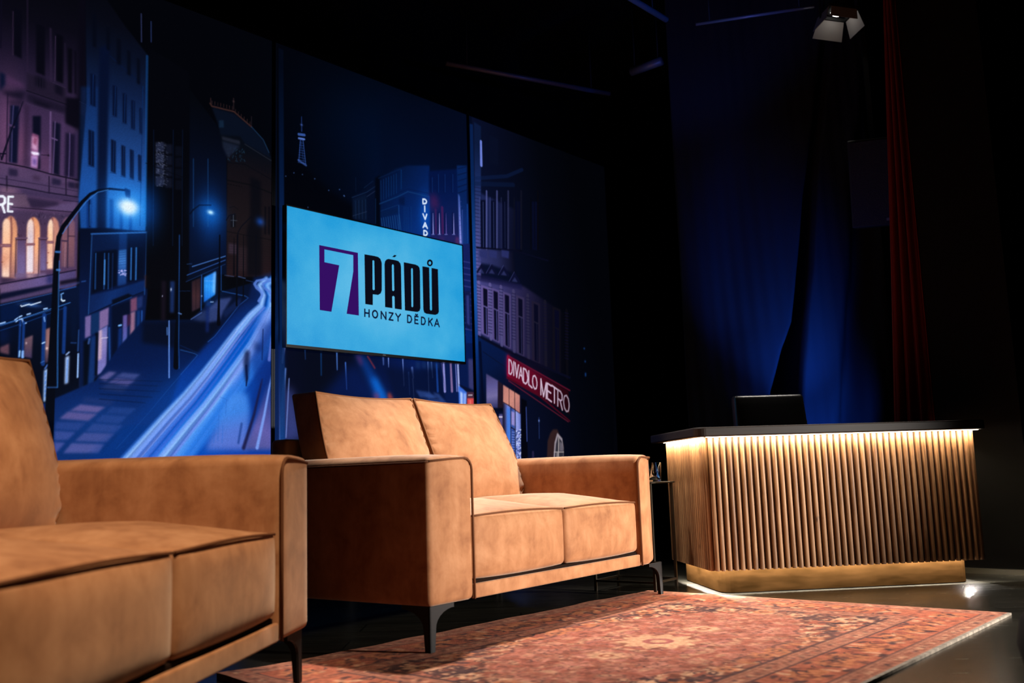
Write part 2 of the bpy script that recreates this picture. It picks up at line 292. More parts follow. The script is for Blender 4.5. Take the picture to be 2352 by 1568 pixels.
MURAL=[
(0,[-1652,3132,3770,5467,3299,-167,-1528,265],(3,4,9),1,3,0),
(0,[-1596,2995,-1132,3181,-1111,2496,-1127,1994,-1126,1851,-1123,1541,-1532,1488],((-1332,2988),(-1292,1869),[(7,7,15),(10,9,20),(22,17,36),(42,31,58),(60,42,76),(66,46,80),(74,54,90),(80,58,92)]),1,3,0),
(2,[-1470,2252],71,290,(60,30,40),0.75,1),
(2,[-1402,2175],36,146,(60,25,30),0.6,1),
(2,[-1294,2130],54,89,(40,15,20),0.5,1),
(0,[-1153,3172,-1124,3184,-1103,2498,-1127,1994,-1145,1991,-1153,2484],(8,7,18),0.9,10,0),
(0,[-1465,2863,-1428,2857,-1419,2619,-1456,2627],(7,7,18),0.95,4,0),
(0,[-1360,2820,-1317,2815,-1309,2566,-1351,2573],(7,7,17),0.95,4,0),
(0,[-1264,2802,-1229,2799,-1221,2554,-1256,2558],(6,6,15),0.95,4,0),
(0,[-1205,2747,-1183,2747,-1176,2516,-1197,2516],(6,6,14),0.9,4,0),
(0,[-1172,2742,-1162,2746,-1155,2521,-1165,2518],(8,7,18),0.9,4,0),
(1,[-1521,2879,-1514,2643],[6,6],(12,10,26),0.8,2,0),
(1,[-1404,2923,-1391,2561],[8,8],(40,28,52),0.45,5,0),
(1,[-1291,2815,-1279,2551],[11,11],(44,32,58),0.5,6,0),
(1,[-1219,2764,-1209,2543],[7,7],(34,26,48),0.5,6,0),
(1,[-1266,2786,-1261,2556],[4,4],(70,52,84),0.6,3,0),
(1,[-1467,2841,-1459,2626],[4,4],(62,44,72),0.6,3,0),
(0,[-1513,2524,-1487,2518,-1485,2476,-1509,2430],(6,16,42),0.95,6,0),
(0,[-1487,2518,-1405,2497,-1404,2475,-1485,2472],(70,44,80),0.8,8,0),
(0,[-1509,2433,-1390,2465,-1402,2440,-1402,2415,-1473,2415],(10,10,26),0.75,10,0),
(0,[-1394,2558,-1208,2537,-1205,2452,-1390,2468],(30,23,42),0.9,6,0),
(0,[-1354,2556,-1309,2555,-1308,2500,-1352,2505],(12,11,24),0.9,8,0),
(1,[-1345,2551,-1343,2501],[3,3],(34,27,48),0.6,4,0),
(1,[-1332,2550,-1330,2499],[3,3],(34,27,48),0.6,4,0),
(1,[-1319,2549,-1317,2498],[3,3],(34,27,48),0.6,4,0),
(0,[-1261,2544,-1222,2537,-1221,2489,-1259,2496],(14,12,27),0.9,6,0),
(1,[-1268,2545,-1210,2537],[4,4],(54,42,70),0.7,4,0),
(1,[-1390,2468,-1202,2453],[5,5],(9,9,20),0.9,4,0),
(0,[-1390,2461,-1200,2446,-1201,2424,-1211,2403,-1388,2415],(24,19,38),0.9,8,0),
(0,[-1356,2431,-1281,2427,-1280,2409,-1355,2413],(12,11,24),0.8,8,0),
(1,[-1395,2406,-1210,2392],[4,4],(60,46,76),0.6,4,0),
(0,[-1207,2489,-1139,2501,-1095,2484,-1095,2404,-1078,2394,-1094,2363,-1117,2355,-1149,2338,-1206,2356],(9,8,19),0.97,6,0),
(0,[-1137,2483,-1104,2473,-1102,2414,-1135,2423],(14,12,26),0.9,5,0),
(1,[-1139,2486,-1092,2477],[3,3],(32,28,50),0.7,3,0),
(0,[-1206,2349,-1138,2341,-1138,2326,-1205,2334],(62,46,78),0.6,8,0),
(0,[-1469,2399,-1405,2414,-1404,2389,-1472,2377],(26,20,40),0.7,8,0),
(0,[-1462,2376,-1420,2384,-1419,2101,-1457,2099],(8,14,38),0.95,4,0),
(1,[-1447,2377,-1449,2284,-1445,2102],[6,6,6],(64,58,104),0.8,3,0),
(1,[-1465,2280,-1442,2275],[11,11],(78,56,96),0.9,4,0),
(1,[-1475,2429,-1467,2090],[5,5],(26,18,42),0.9,4,0),
(0,[-1396,2398,-1378,2396,-1375,2097,-1389,2097],(40,26,50),0.75,8,0),
(0,[-1359,2351,-1320,2362,-1315,2097,-1327,2094,-1328,2262,-1356,2269],(10,12,30),0.97,4,0),
(0,[-1358,2265,-1328,2262,-1327,2099,-1358,2099],(120,66,104),1,3,0),
(0,[-1357,2251,-1331,2247,-1330,2186,-1358,2190],(200,150,190),1,5,0),
(0,[-1349,2249,-1332,2246,-1337,2206,-1353,2220],(130,60,96),0.8,4,0),
(0,[-1358,2154,-1329,2158,-1329,2101,-1357,2099],(170,130,190),1,4,0),
(0,[-1350,2142,-1333,2142,-1334,2114,-1349,2114],(96,70,140),0.85,5,0),
(0,[-1358,2176,-1323,2177,-1322,2165,-1349,2160,-1358,2167],(235,230,255),1,3,0),
(2,[-1339,2168],30,29,(90,60,110),0.7,1),
(1,[-1311,2169,-1272,2176],[3,3],(18,14,30),0.9,3,0),
(2,[-1276,2175],7,7,(8,6,14),1,0),
(1,[-1276,2392,-1269,2089],[9,9],(104,78,124),0.75,4,0),
(0,[-1263,2348,-1225,2347,-1223,2085,-1256,2092],(12,14,34),0.96,4,0),
(1,[-1253,2351,-1253,2263,-1254,2092],[6,6,6],(96,74,122),0.75,3,0),
(1,[-1265,2265,-1241,2261],[7,7],(100,76,124),0.9,4,0),
(0,[-1210,2384,-1197,2087,-1221,2089,-1223,2351],(84,60,104),0.5,8,0),
(0,[-1201,2309,-1151,2311,-1151,2093,-1200,2090],(22,18,42),0.92,5,0),
(1,[-1181,2311,-1179,2234,-1179,2087],[6,6,6],(84,68,116),0.8,3,0),
(0,[-1154,2325,-1138,2333,-1133,2083,-1151,2090],(66,50,94),0.6,6,0),
(0,[-1136,2345,-1113,2358,-1115,2073,-1133,2079],(7,8,20),1,4,0),
(1,[-1497,2131,-1472,2136],[6,6],(14,12,30),1,3,0),
(1,[-1405,2410,-1419,2356,-1448,2270,-1489,2105],[3,6,7,9],(12,12,30),0.95,3,0),
(1,[-1497,2131,-1489,2105],[4,4],(14,12,30),1,3,0),
(0,[-1495,2087,-1130,2078,-1129,2070,-1491,1991],(82,62,98),0.8,4,0),
(1,[-1495,2090,-1386,2093,-1272,2085,-1133,2083],[6,6,6,6],(14,12,28),0.95,3,0),
(0,[-1493,2036,-1132,2040,-1131,2000,-1282,1987,-1490,1971],(76,58,94),0.85,4,0),
(0,[-1456,2071,-1416,2072,-1415,2039,-1456,2035],(34,28,56),0.9,5,0),
(0,[-1345,2061,-1312,2058,-1313,2042,-1345,2040],(44,30,52),0.7,8,0),
(0,[-1258,2068,-1215,2067,-1216,2039,-1259,2034],(32,28,56),0.9,5,0),
(0,[-1180,2066,-1149,2066,-1148,2038,-1180,2037],(28,24,50),0.9,5,0),
(1,[-1463,2029,-1460,1961],[7,7],(24,18,38),0.8,4,0),
(1,[-1272,2071,-1269,1987],[6,6],(24,18,38),0.8,4,0),
(1,[-1192,2089,-1189,1997],[7,7],(24,18,38),0.8,4,0),
(1,[-1492,2015,-1297,2023,-1135,2026],[4,4,4],(40,30,56),0.8,4,0),
(1,[-1491,1985,-1382,1991,-1283,1990,-1131,1998],[6,6,6,6],(14,12,30),0.95,3,0),
(0,[-1490,1971,-1405,1982,-1433,1955,-1489,1949],(150,112,130),0.55,10,0),
(0,[-1395,1983,-1113,1996,-1112,1976,-1200,1968,-1394,1955],(58,46,80),0.75,6,0),
(1,[-1200,1968,-1112,1976],[4,4],(18,16,40),0.8,3,0),
(1,[-1489,1947,-1426,1953,-1384,1962],[2,2,2],(34,26,44),0.8,3,0),
(0,[-1489,1944,-1374,1961,-1350,1906,-1433,1886,-1485,1848],(96,74,96),0.75,6,0),
(0,[-1297,1909,-1216,1946,-1137,1973,-1139,1922,-1296,1902],(92,74,116),0.75,5,0),
(0,[-1371,1947,-1220,1953,-1226,1939,-1300,1909,-1349,1902],(36,28,54),0.9,6,0),
(1,[-1361,1944,-1230,1945],[2,2],(70,54,86),0.4,3,0),
(1,[-1356,1937,-1246,1937],[2,2],(70,54,86),0.4,3,0),
(1,[-1351,1929,-1261,1929],[2,2],(70,54,86),0.4,3,0),
(1,[-1346,1922,-1276,1921],[2,2],(70,54,86),0.4,3,0),
(1,[-1341,1914,-1291,1913],[2,2],(70,54,86),0.4,3,0),
(1,[-1433,1888,-1343,1898,-1142,1919],[4,4,4],(22,16,34),0.9,3,0),
(0,[-1486,1855,-1423,1874,-1145,1906,-1149,1891,-1138,1781,-1301,1753,-1481,1733],(58,46,76),0.8,6,0),
(1,[-1306,1805,-1310,1795],[4,4],(24,18,40),0.6,3,0),
(1,[-1192,1896,-1198,1891],[3,3],(92,74,110),0.6,3,0),
(1,[-1474,1804,-1471,1798],[3,3],(36,28,54),0.6,3,0),
(1,[-1296,1889,-1294,1883],[3,3],(24,18,40),0.6,3,0),
(1,[-1393,1791,-1394,1786],[3,3],(92,74,110),0.6,3,0),
(1,[-1231,1867,-1236,1858],[5,5],(36,28,54),0.6,3,0),
(1,[-1162,1835,-1153,1824],[3,3],(24,18,40),0.6,3,0),
(1,[-1454,1785,-1452,1778],[2,2],(92,74,110),0.6,3,0),
(1,[-1354,1825,-1358,1817],[3,3],(36,28,54),0.6,3,0),
(1,[-1202,1838,-1206,1831],[3,3],(24,18,40),0.6,3,0),
(1,[-1420,1844,-1420,1840],[3,3],(92,74,110),0.6,3,0),
(1,[-1368,1794,-1362,1784],[4,4],(36,28,54),0.6,3,0),
(1,[-1364,1799,-1367,1789],[2,2],(24,18,40),0.6,3,0),
(1,[-1343,1875,-1348,1861],[2,2],(92,74,110),0.6,3,0),
(1,[-1259,1820,-1254,1812],[3,3],(36,28,54),0.6,3,0),
(1,[-1464,1851,-1470,1845],[2,2],(24,18,40),0.6,3,0),
(1,[-1443,1799,-1448,1785],[4,4],(92,74,110),0.6,3,0),
(1,[-1309,1804,-1313,1790],[3,3],(36,28,54),0.6,3,0),
(1,[-1248,1843,-1241,1832],[3,3],(24,18,40),0.6,3,0),
(1,[-1184,1836,-1186,1826],[3,3],(92,74,110),0.6,3,0),
(1,[-1422,1782,-1416,1770],[3,3],(36,28,54),0.6,3,0),
(1,[-1311,1878,-1311,1865],[4,4],(24,18,40),0.6,3,0),
(1,[-1329,1831,-1334,1825],[2,2],(92,74,110),0.6,3,0),
(1,[-1191,1834,-1198,1824],[2,2],(36,28,54),0.6,3,0),
(1,[-1416,1783,-1413,1775],[3,3],(24,18,40),0.6,3,0),
(1,[-1271,1781,-1272,1777],[2,2],(92,74,110),0.6,3,0),
(1,[-1455,1749,-1454,1737],[2,2],(36,28,54),0.6,3,0),
(1,[-1400,1790,-1392,1784],[2,2],(24,18,40),0.6,3,0),
(1,[-1202,1874,-1197,1870],[3,3],(92,74,110),0.6,3,0),
(1,[-1208,1820,-1211,1808],[2,2],(36,28,54),0.6,3,0),
(1,[-1384,1825,-1377,1821],[3,3],(24,18,40),0.6,3,0),
(1,[-1222,1788,-1224,1782],[3,3],(92,74,110),0.6,3,0),
(1,[-1212,1790,-1207,1782],[3,3],(36,28,54),0.6,3,0),
(1,[-1210,1802,-1218,1795],[4,4],(24,18,40),0.6,3,0),
(1,[-1208,1870,-1212,1861],[3,3],(92,74,110),0.6,3,0),
(1,[-1452,1764,-1451,1753],[2,2],(36,28,54),0.6,3,0),
(1,[-1165,1825,-1168,1810],[4,4],(24,18,40),0.6,3,0),
(1,[-1211,1902,-1220,1889],[2,2],(92,74,110),0.6,3,0),
(1,[-1319,1868,-1310,1861],[3,3],(36,28,54),0.6,3,0),
(1,[-1460,1804,-1468,1790],[3,3],(24,18,40),0.6,3,0),
(1,[-1464,1850,-1463,1846],[2,2],(92,74,110),0.6,3,0),
(1,[-1344,1823,-1342,1813],[3,3],(36,28,54),0.6,3,0),
(1,[-1286,1875,-1290,1862],[3,3],(24,18,40),0.6,3,0),
(1,[-1414,1840,-1414,1837],[2,2],(92,74,110),0.6,3,0),
(1,[-1338,1864,-1334,1853],[3,3],(36,28,54),0.6,3,0),
(1,[-1259,1851,-1268,1842],[3,3],(24,18,40),0.6,3,0),
(1,[-1293,1876,-1298,1863],[2,2],(92,74,110),0.6,3,0),
(1,[-1351,1770,-1355,1764],[4,4],(36,28,54),0.6,3,0),
(1,[-1301,1817,-1310,1808],[2,2],(24,18,40),0.6,3,0),
(1,[-1405,1788,-1413,1780],[5,5],(92,74,110),0.6,3,0),
(1,[-1164,1858,-1159,1848],[3,3],(36,28,54),0.6,3,0),
(1,[-1205,1888,-1198,1885],[4,4],(24,18,40),0.6,3,0),
(1,[-1265,1844,-1262,1836],[4,4],(92,74,110),0.6,3,0),
(1,[-1448,1803,-1440,1791],[2,2],(36,28,54),0.6,3,0),
(1,[-1402,1765,-1405,1760],[4,4],(24,18,40),0.6,3,0),
(1,[-1350,1794,-1351,1785],[3,3],(92,74,110),0.6,3,0),
(1,[-1390,1767,-1386,1756],[4,4],(36,28,54),0.6,3,0),
(1,[-1403,1763,-1395,1755],[4,4],(24,18,40),0.6,3,0),
(1,[-1446,1774,-1452,1764],[2,2],(92,74,110),0.6,3,0),
(1,[-1460,1789,-1460,1779],[3,3],(36,28,54),0.6,3,0),
(1,[-1162,1907,-1159,1898],[4,4],(24,18,40),0.6,3,0),
(1,[-1309,1822,-1301,1815],[3,3],(92,74,110),0.6,3,0),
(1,[-1262,1887,-1263,1882],[2,2],(36,28,54),0.6,3,0),
(1,[-1484,1831,-1489,1821],[3,3],(24,18,40),0.6,3,0),
(1,[-1215,1848,-1207,1842],[4,4],(92,74,110),0.6,3,0),
(1,[-1306,1815,-1310,1801],[4,4],(36,28,54),0.6,3,0),
(1,[-1437,1801,-1428,1799],[2,2],(24,18,40),0.6,3,0),
(1,[-1245,1897,-1240,1888],[4,4],(92,74,110),0.6,3,0),
(1,[-1305,1777,-1308,1767],[2,2],(36,28,54),0.6,3,0),
(1,[-1306,1839,-1296,1828],[2,2],(24,18,40),0.6,3,0),
(1,[-1472,1844,-1477,1832],[3,3],(92,74,110),0.6,3,0),
(1,[-1312,1833,-1322,1824],[4,4],(36,28,54),0.6,3,0),
(1,[-1216,1837,-1222,1823],[3,3],(24,18,40),0.6,3,0),
(1,[-1285,1869,-1288,1861],[3,3],(92,74,110),0.6,3,0),
(1,[-1476,1780,-1481,1770],[4,4],(36,28,54),0.6,3,0),
(1,[-1259,1864,-1262,1851],[3,3],(24,18,40),0.6,3,0),
(1,[-1434,1759,-1442,1745],[3,3],(92,74,110),0.6,3,0),
(1,[-1360,1763,-1361,1752],[3,3],(36,28,54),0.6,3,0),
(1,[-1183,1825,-1184,1821],[3,3],(24,18,40),0.6,3,0),
(1,[-1328,1852,-1327,1846],[4,4],(92,74,110),0.6,3,0),
(1,[-1314,1808,-1308,1797],[3,3],(36,28,54),0.6,3,0),
(1,[-1336,1780,-1339,1768],[4,4],(24,18,40),0.6,3,0),
(1,[-1180,1847,-1184,1836],[4,4],(92,74,110),0.6,3,0),
(1,[-1315,1847,-1316,1843],[2,2],(36,28,54),0.6,3,0),
(1,[-1437,1786,-1428,1783],[2,2],(24,18,40),0.6,3,0),
(1,[-1244,1859,-1243,1855],[3,3],(92,74,110),0.6,3,0),
(1,[-1258,1826,-1250,1813],[3,3],(36,28,54),0.6,3,0),
(1,[-1284,1840,-1284,1832],[4,4],(24,18,40),0.6,3,0),
(1,[-1284,1877,-1280,1864],[4,4],(92,74,110),0.6,3,0),
(1,[-1306,1888,-1300,1876],[4,4],(36,28,54),0.6,3,0),
(1,[-1347,1836,-1342,1833],[3,3],(24,18,40),0.6,3,0),
(1,[-1326,1878,-1319,1871],[3,3],(92,74,110),0.6,3,0),
(1,[-1427,1766,-1433,1753],[4,4],(36,28,54),0.6,3,0),
(1,[-1457,1810,-1451,1802],[4,4],(24,18,40),0.6,3,0),
(1,[-1362,1804,-1367,1791],[3,3],(92,74,110),0.6,3,0),
(1,[-1303,1852,-1305,1841],[3,3],(36,28,54),0.6,3,0),
(1,[-1321,1851,-1324,1844],[3,3],(24,18,40),0.6,3,0),
(1,[-1429,1838,-1436,1833],[3,3],(92,74,110),0.6,3,0),
(1,[-1207,1799,-1207,1791],[5,5],(36,28,54),0.6,3,0),
(1,[-1314,1823,-1311,1819],[4,4],(24,18,40),0.6,3,0),
(1,[-1450,1800,-1442,1792],[3,3],(92,74,110),0.6,3,0),
(1,[-1246,1792,-1244,1789],[3,3],(36,28,54),0.6,3,0),
(1,[-1477,1778,-1469,1774],[3,3],(24,18,40),0.6,3,0),
(1,[-1257,1878,-1262,1873],[3,3],(92,74,110),0.6,3,0),
(1,[-1447,1829,-1442,1819],[4,4],(36,28,54),0.6,3,0),
(1,[-1269,1801,-1276,1790],[2,2],(24,18,40),0.6,3,0),
(1,[-1325,1785,-1325,1779],[3,3],(92,74,110),0.6,3,0),
(1,[-1356,1772,-1347,1762],[4,4],(36,28,54),0.6,3,0),
(1,[-1237,1868,-1238,1857],[3,3],(24,18,40),0.6,3,0),
(1,[-1264,1839,-1271,1824],[3,3],(92,74,110),0.6,3,0),
(0,[-1467,1783,-1461,1816,-1451,1836,-1439,1845,-1426,1841,-1414,1824,-1407,1794,-1400,1555,-1461,1547],((-1466,1825),(-1398,1562),[(206,138,110),(236,164,120),(150,104,108)]),1,3,0),
(0,[-1364,1802,-1358,1832,-1348,1851,-1336,1859,-1323,1855,-1312,1840,-1305,1812,-1299,1590,-1359,1581],((-1365,1843),(-1297,1594),[(226,150,108),(250,176,130),(200,150,150)]),1,3,0),
(0,[-1270,1819,-1264,1849,-1255,1868,-1245,1876,-1233,1872,-1222,1857,-1216,1828,-1212,1623,-1267,1615],((-1271,1861),(-1209,1624),[(190,124,110),(200,140,126),(140,100,120)]),1,3,0),
(1,[-1437,1837,-1431,1762,-1431,1558],[9,9,9],(110,66,70),0.75,5,0),
(1,[-1341,1851,-1331,1801,-1328,1593],[7,7,7],(140,74,70),0.75,5,0),
(1,[-1250,1868,-1243,1795,-1241,1622],[7,7,7],(104,64,76),0.75,5,0),
(0,[-1472,1803,-1468,1817,-1463,1826,-1457,1830,-1450,1828,-1444,1821,-1440,1809,-1433,1557,-1465,1553],((-1472,1823),(-1430,1558),[(250,206,178),(252,196,160),(236,170,140),(250,214,196)]),1,3,0),
(0,[-1363,1816,-1360,1832,-1355,1842,-1349,1846,-1343,1844,-1337,1836,-1334,1821,-1328,1594,-1358,1590],((-1364,1844),(-1328,1594),[(246,214,200),(216,196,206),(228,216,228),(236,222,232)]),1,3,0),
(0,[-1268,1833,-1265,1848,-1262,1858,-1257,1862,-1252,1859,-1248,1851,-1245,1837,-1240,1624,-1264,1621],((-1269,1861),(-1238,1625),[(250,218,196),(252,200,160),(236,180,156),(252,208,180)]),1,3,0),
(1,[-1475,1698,-1437,1704],[16,16],(120,76,90),0.95,3,0),
(1,[-1475,1698,-1437,1704],[3,3],(150,116,134),0.95,2,0),
(1,[-1367,1721,-1330,1728],[12,12],(120,76,90),0.95,3,0),
(1,[-1367,1721,-1330,1728],[2,2],(150,116,134),0.95,2,0),
(1,[-1269,1748,-1245,1752],[14,14],(120,76,90),0.95,3,0),
(1,[-1269,1748,-1245,1752],[3,3],(150,116,134),0.95,2,0),
(0,[-1470,1654,-1449,1653,-1448,1596,-1467,1600],(196,120,96),0.5,10,0),
(2,[-1467,1622],6,3,(120,60,50),0.9,0),
(2,[-1263,1698],6,3,(120,60,50),0.9,0),
(2,[-1266,1649],7,4,(120,60,50),0.9,0),
(0,[-1203,1852,-1196,1871,-1186,1884,-1174,1890,-1160,1888,-1149,1880,-1142,1863,-1138,1648,-1200,1639],((-1204,1873),(-1136,1652),[(116,82,108),(128,84,96),(104,72,92)]),1,3,0),
(1,[-1174,1857,-1170,1640],[7,7],(52,38,62),0.9,4,0),
(1,[-1200,1767,-1174,1769],[8,8],(60,44,70),0.9,3,0),
(1,[-1172,1795,-1140,1799],[6,6],(60,40,58),0.8,4,0),
(1,[-1184,1759,-1184,1641],[6,6],(150,112,130),0.6,3,0),
(0,[-1405,1736,-1369,1742,-1363,1581,-1399,1576],((-1405,1736),(-1399,1576),[(74,62,102),(96,86,136),(110,98,150)]),1,3,0),
(1,[-1411,1743,-1363,1752],[8,8],(84,66,98),0.9,4,0),
(1,[-1408,1737,-1366,1744],[4,4],(30,22,42),0.9,3,0),
(1,[-1411,1738,-1407,1564],[6,6],(46,34,56),0.8,4,0),
(0,[-1408,1576,-1362,1586,-1361,1564,-1407,1551],(112,94,136),0.9,5,0),
(0,[-1301,1753,-1276,1758,-1271,1611,-1296,1608],((-1301,1753),(-1296,1608),[(74,62,102),(96,86,136),(110,98,150)]),1,3,0),
(1,[-1308,1761,-1270,1767],[8,8],(84,66,98),0.9,4,0),
(1,[-1304,1755,-1273,1760],[4,4],(30,22,42),0.9,3,0),
(1,[-1307,1756,-1304,1579],[6,6],(46,34,56),0.8,4,0),
(0,[-1305,1591,-1269,1599,-1268,1577,-1304,1565],(112,94,136),0.9,5,0),
(0,[-1467,1549,-1410,1550,-1466,1519],(46,36,62),0.9,6,0),
(0,[-1360,1581,-1301,1583,-1353,1562],(206,168,180),0.85,6,0),
(2,[-1438,1693],83,169,(46,16,6),0.5,1),
(2,[-1329,1710],79,165,(46,16,6),0.5,1),
(2,[-1247,1741],61,147,(36,12,6),0.5,1),
(0,[-1472,1512,-1262,1585,-1130,1631,-1128,1592,-1204,1568,-1234,1553,-1470,1465],((-1471,1502),(-1129,1614),[(104,80,118),(100,84,138),(76,64,112)]),1,3,0),
(1,[-1472,1518,-1268,1585,-1130,1633],[6,6,6],(22,18,42),0.85,3,0),
(0,[-1265,1588,-1235,1595,-1234,1553,-1264,1546],(32,38,92),0.8,8,0),
(0,[-1470,1475,-1233,1550,-1233,1529,-1469,1445],(10,16,44),0.95,4,0),
(0,[-1469,1446,-1233,1534,-1232,1509,-1468,1426],(84,68,112),0.9,4,0),
(0,[-1204,1544,-1090,1586,-1088,1579,-1204,1531],(58,68,130),0.9,4,0),
(0,[-1204,1568,-1094,1604,-1090,1587,-1203,1550],(7,9,26),0.9,5,0),
(0,[-1468,1426,-1232,1509,-1082,1575,-1087,1396,-1092,996,-1450,983],((-1376,1488),(-1362,1119),[(6,18,48),(4,14,40),(4,10,28),(4,8,22)]),1,3,0),
(0,[-1468,1416,-1384,1443,-1381,1372,-1465,1340],(4,22,62),0.9,5,0),
(1,[-1468,1420,-1235,1506],[4,4],(50,92,170),0.7,3,0),
(1,[-1204,1522,-1127,1551],[5,5],(40,86,170),0.8,3,0),
(1,[-1464,1330,-1381,1365,-1236,1432],[3,3,3],(70,140,230),0.9,3,0),
(1,[-1464,1325,-1340,1380,-1236,1425],[2,2,2],(50,110,200),0.8,3,0),
(1,[-1463,1304,-1339,1360,-1235,1412],[3,3,3],(20,66,140),0.8,3,0),
(1,[-1205,1445,-1152,1470],[4,4],(60,130,220),0.8,3,0),
(1,[-1204,1429,-1169,1443],[3,3],(26,70,150),0.7,3,0),
(1,[-1377,1430,-1374,1426,-1342,1440,-1332,1438,-1289,1457],[5,5,5,5,5],(210,228,255),1,3,0),
(2,[-1335,1438],55,13,(60,110,200),0.6,1),
(1,[-1465,1336,-1443,1345],[6,6],(160,200,255),1,3,0),
(1,[-1401,1360,-1389,1371],[5,5],(160,200,255),1,3,0),
(1,[-1383,1375,-1372,1382],[6,6],(160,200,255),1,3,0),
(1,[-1348,1391,-1334,1397],[6,6],(160,200,255),1,3,0),
(1,[-1396,1352,-1389,1358],[5,5],(160,200,255),1,3,0),
(1,[-1273,1425,-1259,1430],[7,7],(160,200,255),1,3,0),
(1,[-1361,1346,-1351,1351],[6,6],(160,200,255),1,3,0),
(1,[-1381,1364,-1371,1368],[6,6],(160,200,255),1,3,0),
(1,[-1369,1367,-1365,1353],[6,6],(150,190,255),1,3,0),
(2,[-1376,1337],4,5,(170,200,255),1,0),
(1,[-1185,1512,-1196,1506,-1193,1476,-1178,1477],[5,5,5,5],(120,180,250),0.9,3,0),
(1,[-1194,1481,-1187,1473,-1178,1477],[6,6,6],(220,240,255),1,2,0),
(0,[-1464,1314,-1436,1316,-1433,1247,-1461,1244],(10,40,110),0.6,20,0),
(1,[-1377,1359,-1377,1191],[9,9],(18,58,134),0.85,5,0),
(1,[-1361,1354,-1361,1192],[12,12],(18,58,134),0.85,5,0),
(1,[-1270,1398,-1268,1165],[18,18],(18,58,134),0.85,5,0),
(1,[-1175,1443,-1175,1227],[16,16],(18,58,134),0.85,5,0),
(1,[-1374,1218,-1375,1193],[7,7],(150,200,255),1,4,0),
(1,[-1360,1216,-1360,1192],[12,12],(130,180,250),1,5,0),
(0,[-1355,1277,-1319,1297,-1320,1189,-1355,1193],((-1336,1292),(-1333,1191),[(110,82,96),(90,68,86),(66,54,90)]),1,3,0),
(2,[-1347,1257],5,7,(220,190,200),0.8,0),
(0,[-1261,1330,-1236,1342,-1237,1174,-1260,1172],((-1253,1334),(-1250,1177),[(140,98,100),(150,110,112),(60,48,70)]),1,3,0),
(2,[-1253,1240],7,8,(255,220,210),0.9,0),
(0,[-1460,1228,-1422,1249,-1420,1198,-1459,1205],(96,64,80),0.95,4,0),
(1,[-1271,1387,-1267,1367],[5,5],(140,190,255),0.9,4,0),
(1,[-1275,1262,-1264,1268],[6,6],(170,210,255),1,3,0),
(1,[-1278,1171,-1264,1179],[4,4],(60,110,190),0.8,4,0),
(0,[-1262,1135,-1246,1146,-1247,990,-1260,990],(160,196,250),1,4,0),
(1,[-1255,1125,-1256,1115],[6,6],(80,130,220),0.8,4,0),
(1,[-1254,1105,-1256,1095],[5,5],(80,130,220),0.8,4,0),
(1,[-1253,1085,-1255,1074],[6,6],(80,130,220),0.8,4,0),
(1,[-1252,1064,-1254,1054],[5,5],(80,130,220),0.8,4,0),
(1,[-1252,1044,-1253,1034],[6,6],(80,130,220),0.8,4,0),
(1,[-1251,1024,-1253,1014],[6,6],(80,130,220),0.8,4,0),
(1,[-1258,1145,-1247,1163],[7,7],(70,110,190),0.9,4,0),
(0,[-1165,1205,-1148,1213,-1149,1083,-1165,1076],(172,200,250),1,4,0),
(1,[-1155,1193,-1157,1086],[4,4],(70,130,230),0.8,4,0),
(1,[-1162,1217,-1149,1230],[7,7],(150,180,235),0.9,4,0),
(1,[-1106,1341,-1107,1239],[6,6],(40,80,150),0.9,4,0),
(1,[-1105,1225,-1105,1113],[8,8],(150,190,250),0.95,4,0),
(1,[-1141,1276,-1117,1277],[5,5],(40,84,160),0.8,4,0),
(0,[-1146,1446,-1120,1452,-1115,1280,-1141,1278],(5,18,48),0.8,8,0),
(0,[-1093,1293,-1081,1296,-1075,1066,-1093,1065],(44,66,124),0.9,4,0),
(0,[-1129,3104,-1047,3104,-921,2968,-786,2842,-778,1889,-1111,1830,-1127,1994,-1103,2498],((-971,3125),(-938,1890),[(5,6,13),(7,9,20),(9,16,36),(14,29,64),(21,48,98),(30,70,138),(33,92,178),(26,82,164)]),1,3,0),
(0,[-1134,2565,-1047,2591,-1026,1845,-1125,1828],(14,52,118),0.35,6,0),
(1,[-992,2774,-819,2675,-802,2632],[6,6,6],(8,20,52),0.8,3,0),
(1,[-790,2836,-780,1919],[15,15],(20,84,160),0.45,6,0),
(1,[-810,2662,-809,1914],[6,6],(10,40,92),0.6,4,0),
(0,[-1046,2799,-994,2840,-988,2075,-985,1852,-1034,1844,-1039,2102,-1045,2515],(6,14,40),0.93,6,0),
(0,[-1088,2971,-1067,2969,-1062,2792,-1083,2795],(5,8,20),0.85,4,0),
(0,[-1015,2927,-995,2925,-992,2801,-1011,2803],(5,8,20),0.85,4,0),
(0,[-959,2882,-935,2879,-932,2740,-955,2743],(5,8,20),0.85,4,0),
(0,[-901,2836,-882,2833,-878,2700,-898,2702],(5,8,20),0.85,4,0),
(0,[-847,2810,-830,2807,-826,2667,-844,2669],(5,8,20),0.85,4,0),
(0,[-1090,2650,-1062,2647,-1057,2481,-1085,2485],(6,14,40),0.93,3,0),
(1,[-1074,2646,-1072,2488],[3,3],(20,56,120),0.6,2,0),
(1,[-1090,2479,-1056,2482],[3,3],(10,28,70),0.6,3,0),
(0,[-973,2622,-950,2620,-946,2457,-969,2460],(6,14,40),0.93,3,0),
(1,[-959,2617,-957,2463],[3,3],(20,56,120),0.6,2,0),
(1,[-973,2454,-944,2456],[3,3],(10,28,70),0.6,3,0),
(0,[-919,2596,-898,2594,-894,2435,-915,2437],(6,14,40),0.93,3,0),
(1,[-906,2591,-905,2440],[3,3],(20,56,120),0.6,2,0),
(1,[-919,2432,-893,2432],[3,3],(10,28,70),0.6,3,0),
